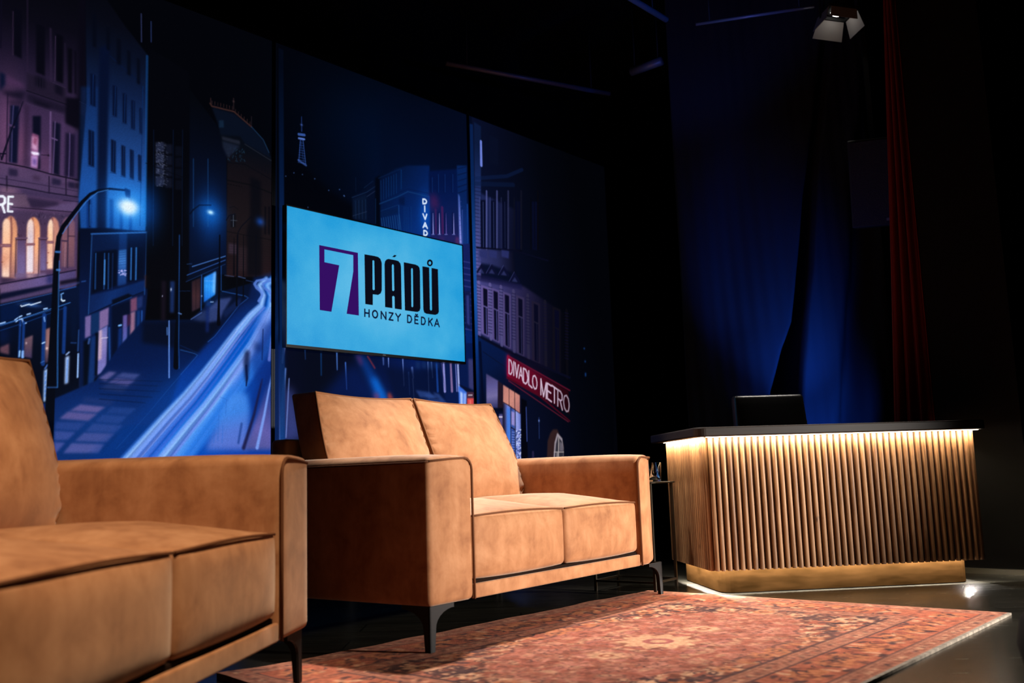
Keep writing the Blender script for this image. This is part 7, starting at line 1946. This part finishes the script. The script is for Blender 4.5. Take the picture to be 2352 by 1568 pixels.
def m_wood():
    t=NT('oak_slat').set(Roughness=.5); t.b.inputs['Specular IOR Level'].default_value=.35; o=t.obj()
    a=t.n('ShaderNodeAttribute'); a.attribute_name='tone'
    off=t.n('ShaderNodeCombineXYZ'); t.l(t.math('MULTIPLY',a.outputs['Fac'],37.0),off.inputs[0]); t.l(t.math('MULTIPLY',a.outputs['Fac'],91.0),off.inputs[2])
    ad=t.n('ShaderNodeVectorMath'); t.l(o,ad.inputs[0]); t.l(off.outputs[0],ad.inputs[1])
    g=t.noise(t.vmap(ad.outputs[0],(60,60,3.2)),1.6,5,.6,.6); k=t.noise(t.vmap(ad.outputs[0],(22,22,9)),1.0,2)
    c=t.ramp(g,[(.30,(.105,.045,.017)),(.5,(.225,.110,.046)),(.72,(.32,.175,.080))])
    c=t.mix(1,c,t.ramp(a.outputs['Fac'],[(0,(.66,.62,.60)),(.5,(.9,.9,.9)),(1,(1.0,1,1))]),'MULTIPLY')
    t.base(t.mix(t.ramp(k,[(.70,(0,0,0)),(.78,(1,1,1))]),c,(.060,.024,.010)))
    t.bump(g,.25,.002); return t.m
def desk():
    root=empty('reception_desk',DK_O,DK_R,'slatted oak desk with dark top and glowing light strips','desk')
    W,D=1.352,.70; rnd=random.Random(4)
    path=path_round([(0,D),(0,0),(W,0),(W,D)],.045,.01)
    core=MB(); inner=[(p.x,p.y) for p in path_round([(.012,D),(.012,.012),(W-.012,.012),(W-.012,D)],.035,.01)]
    core.prism(inner+[(W-.026,D),(W-.026,.026),(.026,.026),(.026,D)],.113,.728); core.build('backing_panel',plain('dark_walnut',(.030,.014,.007),.6),root)
    sl=MB()
    for p,d in sample(path,.0312):
        n=V3((d.y,-d.x,0)); tone=rnd.random(); rad=.0100
        vs=[];m=7
        prof=[(-rad,.0),(-rad,.010)]+[(-rad*math.cos(a),.010+.0070*math.sin(a)) for a in (.5,1.05,1.57,2.09,2.64)]+[(rad,.010),(rad,0)]
        for z in (.110,.728):
            for x,h in prof: q=p-n*.012+d*x+n*h; vs.append((q.x,q.y,z))
        k=len(prof); sl.add(vs,[(i,(i+1)%k,(i+1)%k+k,i+k) for i in range(k)]+[tuple(range(k)),tuple(range(2*k-1,k-1,-1))],False,tone)
    sl.build('slat_cladding',m_wood(),root,True)
    top=[(p.x,p.y) for p in path_round([(-.062,.79),(-.062,-.06),(1.386,-.06),(1.386,.79)],.05,.01)]
    mt=NT('dark_top').set(Roughness=.55); mt.b.inputs['Specular IOR Level'].default_value=.25; g=mt.noise(mt.vmap(mt.obj(),(3,40,40)),2,5); mt.base(mt.ramp(g,[(.3,(.006,.0033,.002)),(.7,(.015,.0085,.0052))]))
    o=MB().prism(top,.729,.773).build('desktop',mt.m,root); bv=o.modifiers.new('b','BEVEL'); bv.width=.006; bv.segments=2; bv.limit_method='ANGLE'
    pl=[(p.x,p.y) for p in path_round([(.062,.66),(.062,.06),(1.296,.06),(1.296,.66)],.07,.01)]
    mp=NT('bronze_plinth').set(Roughness=.8); mp.b.inputs['Specular IOR Level'].default_value=0; n=mp.noise(mp.vmap(mp.obj(),(3,3,14)),2.2,5); mp.base(mp.ramp(n,[(.3,(.0045,.0021,.0006)),(.7,(.0120,.0056,.0018))]))
    MB().prism(pl,.004,.165).build('plinth',mp.m,root)
    MB().prism([(x*.985+.01,y*.985+.006) for x,y in pl],.0,.006).build('plinth_shadow_gap',BLACK,root)
    LW=(1,.84,.63)
    led=emis('led_diffuser',LW,14); led2=emis('led_diffuser_lower',(1,.86,.66),20)
    MB().box((.0,-.016,.7264),(1.352,-.009,.7288)).box((-.016,.0,.7264),(-.009,.69,.7288)).box((1.361,.0,.7264),(1.368,.69,.7288)).build('upper_light_strip',led,root)
    MB().box((.03,.027,.143),(1.32,.034,.147)).box((.027,.034,.143),(.034,.64,.147)).box((1.318,.034,.143),(1.325,.64,.147)).build('lower_light_strip',led2,root)
    M=Matrix.Translation(DK_O)@Matrix.Rotation(DK_R,4,'Z')
    def strip(nm,c,sx,sy,p,colr,tilt=None):
        d=bpy.data.lights.new(nm,'AREA'); d.shape='RECTANGLE'; d.size=sx; d.size_y=sy; d.energy=p; d.color=colr; o=bpy.data.objects.new(nm,d); COL.objects.link(o); o.matrix_world=M@Matrix.Translation(c)@(Matrix.Rotation(math.radians(tilt[0]),4,tilt[1]) if tilt else Matrix.Identity(4))
    strip('upper_strip_front_light',(.676,-.026,.7235),1.34,.008,UP_P,LW,(38,'X')); strip('upper_strip_left_light',(-.026,.335,.7235),.008,.70,UP_P*.52,LW,(-38,'Y')); strip('upper_strip_right_light',(1.377,.335,.7235),.008,.70,UP_P*.16,LW,(20,'Y'))
    LC=(1,.93,.84)
    strip('lower_strip_front_light',(.675,.0305,.1425),1.28,.007,LO_P,LC); strip('lower_strip_left_light',(.0305,.335,.1425),.007,.6,LO_P*.8,LC); strip('lower_strip_right_light',(1.3215,.335,.1425),.007,.6,LO_P*.25,LC)
UP_P,LO_P=12,64
desk()
# ------------------------------------------------------------------ desk chair
def chair():
    root=empty('office_chair',(1.50,5.45,0),math.radians(4),'black leather office chair with its back rising behind the desk','chair')
    bl=NT('black_leather').set(Base_Color=(.010,.010,.011),Roughness=.33); bl.bump(bl.noise(bl.obj(),160,3),.12,.003)
    def df(p,u,v,wv):
        x,y,z=p; y+=.16*(z-.5)-.012*(1-u*u)*(1-wv*wv)*(1 if v<0 else -1); x*=1-.045*max(0,wv); return (x,y,z)
    weld(soft_box((-.215,.04,.46),(.215,.125,1.0),.020,(10,3,12),df).build('backrest',bl.m,root,fix=False))
    weld(soft_box((-.24,-.42,.42),(.24,.06,.50),.03,(8,8,2)).build('seat',bl.m,root,fix=False))
    MB().lathe([(.028,.08),(.028,.42)],(0,-.18,0),16).build('column',BLACKMETAL,root)
    MB().box((-.03,.05,.40),(.03,.13,.62)).build('back_bracket',BLACKMETAL,root)
    base=MB(); 
    for k in range(5):
        a=k*2*math.pi/5+.3; base.tube([(0,-.18,.10),(.27*math.cos(a),-.18+.27*math.sin(a),.075)],[.026,.016],8)
    bo=base.build('star_base',BLACKMETAL,root)
    for k in range(5):
        a=k*2*math.pi/5+.3; MB().lathe([(.018,-.012),(.028,-.010),(.028,.010),(.018,.012)],(0,0,0),14).xform(Matrix.Translation((.27*math.cos(a),-.18+.27*math.sin(a),.031))@Matrix.Rotation(math.pi/2,4,'X')).build('caster',BLACKMETAL,bo)
chair()
# ------------------------------------------------------------------ side table and glass
S2M=Matrix.Translation(S2_O)@Matrix.Rotation(S2_R,4,'Z')
def side_table():
    root=empty('side_table',S2M@V3((1.84,.25,0)),S2_R,'thin dark metal side table between the middle sofa and the desk','side table')
    m=plain('bronze_metal',(.06,.052,.040),.4,.8)
    MB().box((-.125,-.18,.519),(.125,.18,.526)).build('table_top',m,root)
    for sx in (-1,1):
        for sy in (-1,1): MB().box((sx*.112-.006,sy*.165-.006,0),(sx*.112+.006,sy*.165+.006,.519)).build('leg',m,root)
    b=MB()
    for sx in (-1,1): b.box((sx*.112-.005,-.159,.045),(sx*.112+.005,.159,.055))
    b.box((-.106,.160,.045),(.106,.170,.055)).box((-.106,-.170,.045),(.106,-.160,.055)); b.build('stretcher',m,root)
side_table()
def glass():
    t=NT('clear_glass').set(Base_Color=(.96,.97,.97),Roughness=.02,IOR=1.45); t.b.inputs['Transmission Weight'].default_value=1
    p=GLASS_P; o=MB().lathe([(.0,0),(.028,0),(.031,.004),(.036,.095),(.0338,.095),(.029,.012),(0,.010)],(0,0,0),32,False,False).build('drinking_glass',t.m)
    o.location=p; tag(o,'clear drinking glass standing on the thin metal side table','glass')
GLASS_P=S2M@V3((1.875,.135,.5262))
glass()
# ------------------------------------------------------------------ rug
def rug_weave():
    """Woven pattern of the rug, four-fold symmetrical, as linear colours on a 4 mm raster."""
    global MU0,MU1,MZ0,MZ1,MRES
    keep=(MU0,MU1,MZ0,MZ1,MRES); MU0,MU1,MZ0,MZ1,MRES=0,2352,0,1612,4.0
    rs=random.Random(12); ops=[]; LX,LY=2350,1610
    SAL=(158,104,84);DK=(58,42,46);ORG=(184,112,76);TAN=(204,156,122);RED=(144,76,60);BRN=(112,62,50)
    def quad(kind,pts,*r):
        for sx in (0,1):
            for sy in (0,1):
                q=[v for x,y in pts for v in ((LX-x if sx else x),(LY-y if sy else y))]; ops.append((kind,q)+r)
    def ring(d,w,c,a=1):
        for x0,y0,x1,y1 in ((d,d,LX-d,d+w),(d,LY-d-w,LX-d,LY-d),(d,d,d+w,LY-d),(LX-d-w,d,LX-d,LY-d)): ops.append((0,[x0,y0,x1,y0,x1,y1,x0,y1],c,a,2,0))
    def leaf(x,y,l,wd,an,c,a=.9):
        ca,sa=math.cos(an),math.sin(an); P=[]
        for k in range(10):
            t=k/10*2*math.pi; u=math.cos(t)*l; v=math.sin(t)*wd*(1-.5*math.cos(t)); P.append((x+u*ca-v*sa,y+u*sa+v*ca))
        quad(0,P,c,a,3,0)
    def curl(x,y,r,an,turn,w,c,a=.9):
        P=[]
        for k in range(9):
            t=k/8; q=an+turn*t*4.2; rr=r*(1-.75*t); P.append((x+rr*math.cos(q),y+rr*math.sin(q)))
        quad(1,P,[w*2]*9,c,a,3,0)
    def rosette(x,y,r,n,c1,c2,c3):
        for k in range(n): an=k*2*math.pi/n+.3; leaf(x+r*.6*math.cos(an),y+r*.6*math.sin(an),r*.5,r*.26,an,c1,.9)
        P=[(x+r*.4*math.cos(k*.63),y+r*.4*math.sin(k*.63)) for k in range(10)]; quad(0,P,c2,.95,3,0)
        P=[(x+r*.2*math.cos(k*.63),y+r*.2*math.sin(k*.63)) for k in range(10)]; quad(0,P,c3,.95,3,0)
    ops.append((0,[-50,-50,2400,-50,2400,1700,-50,1700],SAL,1,0,0))
    ring(340,140,BRN,.35)
    ring(86,170,(164,84,62),.75); ring(350,470,(166,96,78),.5)
    # field with a long medallion in the middle
    def inmed(x,y): return ((LX/2-x)/760)**2+((LY/2-y)/400)**2
    P=[(LX/2+740*math.cos(k*.157)*(1+.07*math.cos(k*.157*16)),LY/2+390*math.sin(k*.157)*(1+.07*math.cos(k*.157*16))) for k in range(40)]
    ops.append((0,[v for p in P for v in p],(162,98,84),.9,6,0)); ops.append((1,[v for p in P+P[:1] for v in p],[14]*41,DK,.55,4,0))
    P=[(LX/2+420*math.cos(k*.157),LY/2+210*math.sin(k*.157)) for k in range(40)]; ops.append((0,[v for p in P for v in p],(166,100,92),.8,14,0))
    for k in range(520):
        x,y=rs.uniform(350,LX/2),rs.uniform(350,LY/2); m=inmed(x,y)
        if m>1.02:
            c=rs.choice([DK,DK,DK,TAN,ORG,BRN,RED,TAN]); leaf(x,y,rs.uniform(18,58),rs.uniform(6,17),rs.uniform(0,6.28),c,.9)
            if k%2: curl(x+rs.uniform(-30,30),y+rs.uniform(-30,30),rs.uniform(18,44),rs.uniform(0,6.28),rs.choice([-1,1]),rs.uniform(3,6),rs.choice([DK,DK,DK,TAN]),.9)
        else:
            c=rs.choice([RED,RED,TAN,SAL,BRN,(196,130,112)]); leaf(x,y,rs.uniform(18,56),rs.uniform(5,16),rs.uniform(0,6.28),c,.6)
            if k%3==0: curl(x,y,rs.uniform(12,30),rs.uniform(0,6.28),1,3.2,DK,.5)
    for x,y,r in ((430,440,62),(640,400,44),(420,650,44),(880,390,40),(1130,398,48),(400,800,42)): rosette(x,y,r,7,rs.choice([ORG,TAN]),DK,ORG)
    rosette(LX/2,LY/2,130,10,TAN,(150,84,80),TAN); rosette(LX/2-300,LY/2,60,8,TAN,RED,TAN)
    # main border: palmettes joined by a vine
    def along(n,f):
        for k in range(n): t=(k+.5)/n; f(350+t*(LX/2-350),170,k)
        for k in range(int(n*.62)): t=(k+.5)/int(n*.62); f(170,350+t*(LY/2-350),k)
        f(175,175,1)
    def pal(x,y,k):
        if k%2: rosette(x,y,66,8,ORG,BRN,ORG)
        else: leaf(x-22,y,52,30,.5,ORG,.9); leaf(x+24,y+8,46,24,2.4,RED,.9); leaf(x,y-30,30,12,1.5,TAN,.8)
        for q in range(7): leaf(x+rs.uniform(-70,70),y+rs.uniform(-72,72),rs.uniform(14,34),rs.uniform(5,12),rs.uniform(0,6.28),rs.choice([DK,DK,TAN,BRN]),.9)
        curl(x+60,y,34,0,1,4,DK,.85); curl(x-60,y+20,28,3,-1,4,DK,.8)
    along(8,pal)
    for d,w in ((80,6),(252,9),(334,12)): ring(d,w,DK,.85)
    for k in range(70):      # guard stripes
        x=20+k*LX/2/70; 
        for yy in (44,294): leaf(x,yy+rs.uniform(-8,8),rs.uniform(9,18),rs.uniform(5,9),rs.uniform(0,3.1),rs.choice([BRN,TAN,DK,RED]),.75); leaf(yy+rs.uniform(-8,8),x*LY/LX,rs.uniform(9,18),rs.uniform(5,9),rs.uniform(0,3.1),rs.choice([BRN,TAN,DK,RED]),.75)
    ring(22,4,BRN,.6); ring(62,4,BRN,.6); ring(272,4,BRN,.6); ring(318,4,BRN,.6)
    ops.append((0,[0,1598,2352,1598,2352,1612,0,1612],(140,130,118),1,1,0))
    C=paint(ops); g=np.random.RandomState(4); H,W=C.shape[:2]
    def nz(s):
        q=g.rand(H//s+3,W//s+3); yy,xx=np.mgrid[0:H,0:W]/s; yi,xi=yy.astype(int),xx.astype(int); fy,fx=yy-yi,xx-xi; fy=fy*fy*(3-2*fy);fx=fx*fx*(3-2*fx)
        return (q[yi,xi]*(1-fy)*(1-fx)+q[yi+1,xi]*fy*(1-fx)+q[yi,xi+1]*(1-fy)*fx+q[yi+1,xi+1]*fy*fx)[...,None]
    wear=.55*nz(60)+.3*nz(14)+.25*nz(5)-.12; k=np.clip(wear*.46,0,.42)*(np.mgrid[0:H,0:W][0]<398)[...,None]
    C=C*(1-k)+np.array(SAL)*k; C=np.clip(C*(.86+.28*nz(3)),0,255)/255
    MU0,MU1,MZ0,MZ1,MRES=keep
    return np.where(C<=.04045,C/12.92,((C+.055)/1.055)**2.4)
def rug():
    L,Wd=2.35,1.61; st=.005; nx,ny=int(L/st),int(Wd/st)
    b=MB(); rs=random.Random(6)
    def top(x,y):
        d=min(-x,x+L,-y,y+Wd); z=RUG_T
        e=math.exp(-((x+L)**2+(y+.0)**2)/.02)*.012
        w=.0022*math.sin(x*9+y*3)*math.exp(-abs(y)/.12)
        return z+e+max(0,w)
    vs=[];fs=[]
    for i in range(nx+1):
        for j in range(ny+1):
            x=-L*i/nx;y=-Wd*j/ny
            yy=y+(.006*math.sin(x*11)+.004*math.sin(x*23) if j==0 else 0)
            vs.append((x,yy,top(x,y)))
    m=ny+1
    for i in range(nx):
        for j in range(ny): fs.append((i*m+j,(i+1)*m+j,(i+1)*m+j+1,i*m+j+1))
    n=len(vs); rim=[i*m for i in range(nx+1)]+[nx*m+j for j in range(1,m)]+[i*m+m-1 for i in range(nx-1,-1,-1)]+[j for j in range(m-2,0,-1)]
    vs+=[(vs[k][0],vs[k][1],.0005) for k in rim]
    for a in range(len(rim)): c=(a+1)%len(rim); fs.append((rim[a],rim[c],n+c,n+a))
    fs.append(tuple(n+a for a in range(len(rim))))
    b.add(vs,fs,False)
    t=NT('persian_rug').set(Roughness=.95); t.b.inputs['Specular IOR Level'].default_value=.1
    o=t.obj(); a=t.n('ShaderNodeVertexColor'); a.layer_name='weave'; wv=t.noise(t.vmap(o,(70,420,1)),1,2); fz=t.noise(o,260,2)
    t.base(t.mix(1,a.outputs[0],t.ramp(t.math('ADD',t.math('MULTIPLY',wv,.6),t.math('MULTIPLY',fz,.4)),[(.3,(.72,.72,.72)),(.7,(1.12,1.1,1.08))]),'MULTIPLY'))
    t.bump(t.math('ADD',wv,fz),.35,.004)
    ob=b.build('rug',t.m,None,False,False); C=rug_weave(); ca=ob.data.color_attributes.new('weave','FLOAT_COLOR','POINT'); nv=len(ob.data.vertices); xy=np.array([(v.co.x,v.co.y) for v in ob.data.vertices]); ix=np.clip((-xy[:,0]*1000/4).astype(int),0,C.shape[1]-1); iy=np.clip((-xy[:,1]*1000/4).astype(int),0,C.shape[0]-1); cc=np.ones((nv,4),np.float32); cc[:,:3]=C[iy,ix]; ca.data.foreach_set('color',cc.ravel())
    ob.location=RG_O; ob.rotation_euler=(0,0,RG_R); tag(ob,'faded red Persian rug lying in front of the middle sofa and the desk','rug')
rug()
# ------------------------------------------------------------------ drapes, loudspeaker, lamps and bars overhead
def drape():
    nz=70; z0,z1=.01,4.25; vs=[];fs=[]
    XL=([0,.9,1.10,1.4,1.58,2.04,2.5,3.04,4.3],[1.64,1.76,1.80,1.90,1.98,2.06,2.13,2.24,2.46])   # right edge of the left fold
    XR=([0,.9,1.64,2.0,2.6,3.2,4.3],[1.90,1.955,2.06,2.125,2.20,2.29,2.50])                    # left edge of the right fold
    nl,nv,nr=60,18,46
    for i in range(nz+1):
        z=z0+(z1-z0)*i/nz; xl=float(np.interp(z,*XL)); xr=max(xl+.035,float(np.interp(z,*XR)))
        row=[]
        for j in range(nl):
            t=j/nl; x=1.22+(xl-1.22)*t; d=xl-x
            y=6.56+.13*(1-math.exp(-(d/.30)**2))+.10*math.exp(-(d/.018)**2)+.012*math.sin(d*13+1); row.append((x,y))
        for j in range(nv):
            t=(j+.5)/nv; x=xl+(xr-xl)*t; row.append((x,6.66+.40*math.sin(math.pi*t)**.6))
        for j in range(nr+1):
            t=j/nr; x=xr+(2.66-xr)*t; d=x-xr
            y=6.58+.08*math.exp(-(d/.018)**2)+.04*math.sin(d*9)+.24/(1+math.exp(-(d-.32)/.022))-.16/(1+math.exp(-(d-.45)/.03)); row.append((x,y))
        vs+=[(x,y+.004*math.sin(x*70+z*2),z) for x,y in row]
    m=nl+nv+nr+1
    for i in range(nz):
        for j in range(m-1): fs.append((i*m+j,i*m+j+1,(i+1)*m+j+1,(i+1)*m+j))
    t=NT('dark_velvet').set(Roughness=.95,Base_Color=(.030,.030,.034)); t.b.inputs['Specular IOR Level'].default_value=.05; t.bump(t.noise(t.obj(),300,2),.1,.002)
    o=MB().add(vs,fs,True).build('stage_drape',t.m,fix=False); so=o.modifiers.new('s','SOLIDIFY'); so.thickness=.006
    tag(o,'dark pleated stage drape lit blue behind the office chair','curtain')
drape()
def red_curtain():
    vs=[];fs=[];nx,nz=44,20
    for i in range(nz+1):
        z=.012+4.22*i/nz
        for j in range(nx+1):
            v=j/nx; bb=-2.755+max(.03,.225-.066*(z-.82))*v; vs.append((2.235+.030*math.sin(v*21)+.012*math.sin(v*47),bb,z))
    m=nx+1
    for i in range(nz):
        for j in range(nx): fs.append((i*m+j,i*m+j+1,(i+1)*m+j+1,(i+1)*m+j))
    t=NT('red_velvet').set(Roughness=.9,Base_Color=(.26,.024,.014)); t.b.inputs['Specular IOR Level'].default_value=.15
    o=MB().add(vs,fs,True).xform(WM).build('side_curtain',t.m,fix=False); so=o.modifiers.new('s','SOLIDIFY'); so.thickness=.005
    tag(o,'narrow dark red curtain hanging beside the brown pier','curtain')
red_curtain()
def loudspeaker():
    root=empty('loudspeaker',(2.44,6.10,2.12),math.radians(-14),'dark loudspeaker hung high between the blue drape and the red curtain','loudspeaker')
    body=plain('speaker_paint',(.012,.013,.016),.6); g=NT('speaker_grille').set(Base_Color=(.02,.021,.026),Roughness=.6); vv=g.n('ShaderNodeTexVoronoi'); vv.inputs['Scale'].default_value=220; g.l(g.obj(),vv.inputs['Vector']); g.bump(vv.outputs[0],.6,.003)
    T=Matrix.Rotation(math.radians(12),4,'X')
    o=MB().prism([(-.19,-.15),(.19,-.15),(.13,.16),(-.13,.16)],0,.56).xform(T).build('cabinet',body,root); bv=o.modifiers.new('b','BEVEL');bv.width=.01;bv.segments=2
    MB().box((-.178,-.157,.015),(.178,-.150,.545)).xform(T).build('grille',g.m,root)
    MB().box((.02,-.160,.03),(.11,-.157,.048)).xform(T).build('badge',plain('speaker_badge',(.30,.31,.34),.35,.6),root)
    MB().box((-.015,.0,.55),(.015,.05,2.18)).build('hanging_bracket',BLACKMETAL,root)
loudspeaker()
def bar(name,a,b,r,label,cat,group=None,hang=True,mat=None):
    a,b=V3(a),V3(b); root=empty(name,a,0,label,cat,group); d=b-a
    MB().tube([(0,0,0),tuple(d)],r,12).build('pipe',mat or PIPE,root)
    if hang:
        for f in (.12,.88): p=d*f; MB().tube([(p.x,p.y,p.z+r*.8),(p.x,p.y,4.3-a.z)],.006,6).build('hanger',BLACKMETAL,root)
PIPE=plain('steel_pipe',(.22,.22,.24),.4,.3)
bar('lighting_bar',(.20,5.07,3.60),(1.114,6.087,3.60),.020,'thick bright blue lit lighting bar end at the top edge','lighting bar','lighting bars overhead')
bar('lighting_bar',(1.33,6.17,3.60),(2.08,5.97,3.60),.011,'thin blue lit lighting bar leading to the spotlight','lighting bar','lighting bars overhead')
bar('lighting_bar',(-.42,6.66,3.60),(.85,7.33,3.60),.018,'dim blue lighting bar high above the right mural panel','lighting bar','lighting bars overhead')
bar('lighting_bar',(.977,6.918,3.6),(1.183,6.741,3.6),.032,'short dull grey bar high over the black wall','lighting bar','lighting bars overhead')
def spotlight():
    root=empty('spotlight',(2.215,5.93,3.52),0,'black theatre spotlight with barn doors and glowing lens at the top right','spotlight')
    hd=plain('lamp_housing',(.006,.006,.006),.7); inn=plain('barn_door_paint',(.30,.28,.26),.7,0,.3)
    d=V3((-.12,.02,-.99)).normalized(); zc=-d; xc=V3((math.cos(.10),math.sin(.10),0)); xc=(xc-zc*xc.dot(zc)).normalized(); yc=zc.cross(xc); Q=Matrix((xc,yc,zc)).transposed().to_4x4()
    MB().lathe([(.075,.02),(.085,.03),(.085,.20),(.06,.24)],(0,0,0),24).xform(Q).build('housing',hd,root)
    MB().lathe([(0,-.006),(.02,-.005),(.036,.0),(.045,.012)],(0,0,0),24,False,False).xform(Q).build('lens',emis('lamp_lens',(1,.97,.92),7),root)
    fr=MB().box((-.10,-.10,.0),(-.085,.10,.02)).box((.085,-.10,.0),(.10,.10,.02)).box((-.085,-.10,.0),(.085,-.085,.02)).box((-.085,.085,.0),(.085,.10,.02)); fr.xform(Q).build('gel_frame',hd,root)
    MB().box((-.006,-.0,.10),(.006,.012,.30)).xform(Matrix.Translation((-.11,0,-.12))).box((.104,0,-.02),(.116,.012,.18)).box((-.116,0,.168),(.116,.012,.18)).build('yoke',hd,root)
    MB().tube([(0,.006,.17),(0,.006,.78)],.010,8).build('hanger',hd,root)
    def door(M,w0,w1,h): 
        b=MB().prism([(-w0,0),(w0,0),(w1,-h),(-w1,-h)],0,.003,'y'); b.xform(Q@M); b.build('barn_door',inn,root)
    RX=lambda a:Matrix.Rotation(math.radians(a),4,'X'); RZ=lambda a:Matrix.Rotation(math.radians(a),4,'Z')
    door(Matrix.Translation((0,-.1,0))@RX(-6),.085,.092,.07); door(RZ(90)@Matrix.Translation((0,-.1,0))@RX(-22),.085,.105,.115); door(RZ(180)@Matrix.Translation((0,-.1,0))@RX(-24),.088,.102,.125); door(RZ(270)@Matrix.Translation((0,-.1,0))@RX(-12),.085,.105,.09)
spotlight()
def pouf():
    t=plain('black_upholstery',(.0015,.0015,.0016),.9,0,.1)
    def df(p,u,v,wv): x,y,z=p; return (x,y,z+.0)
    root=empty('black_stool',(1.40,2.25,0),0,'black rounded seat cut off at the lower right corner','stool')
    MB().lathe([(.0,.05),(.19,.05),(.232,.08),(.245,.14),(.235,.20),(.20,.235),(0,.245)],(0,0,0),40,False,False).build('seat',t,root)
    for k in range(4):
        a=k*math.pi/2+.5; MB().lathe([(.018,0),(.02,.055)],(.15*math.cos(a),.15*math.sin(a),0),12).build('leg',BLACKMETAL,root)
pouf()
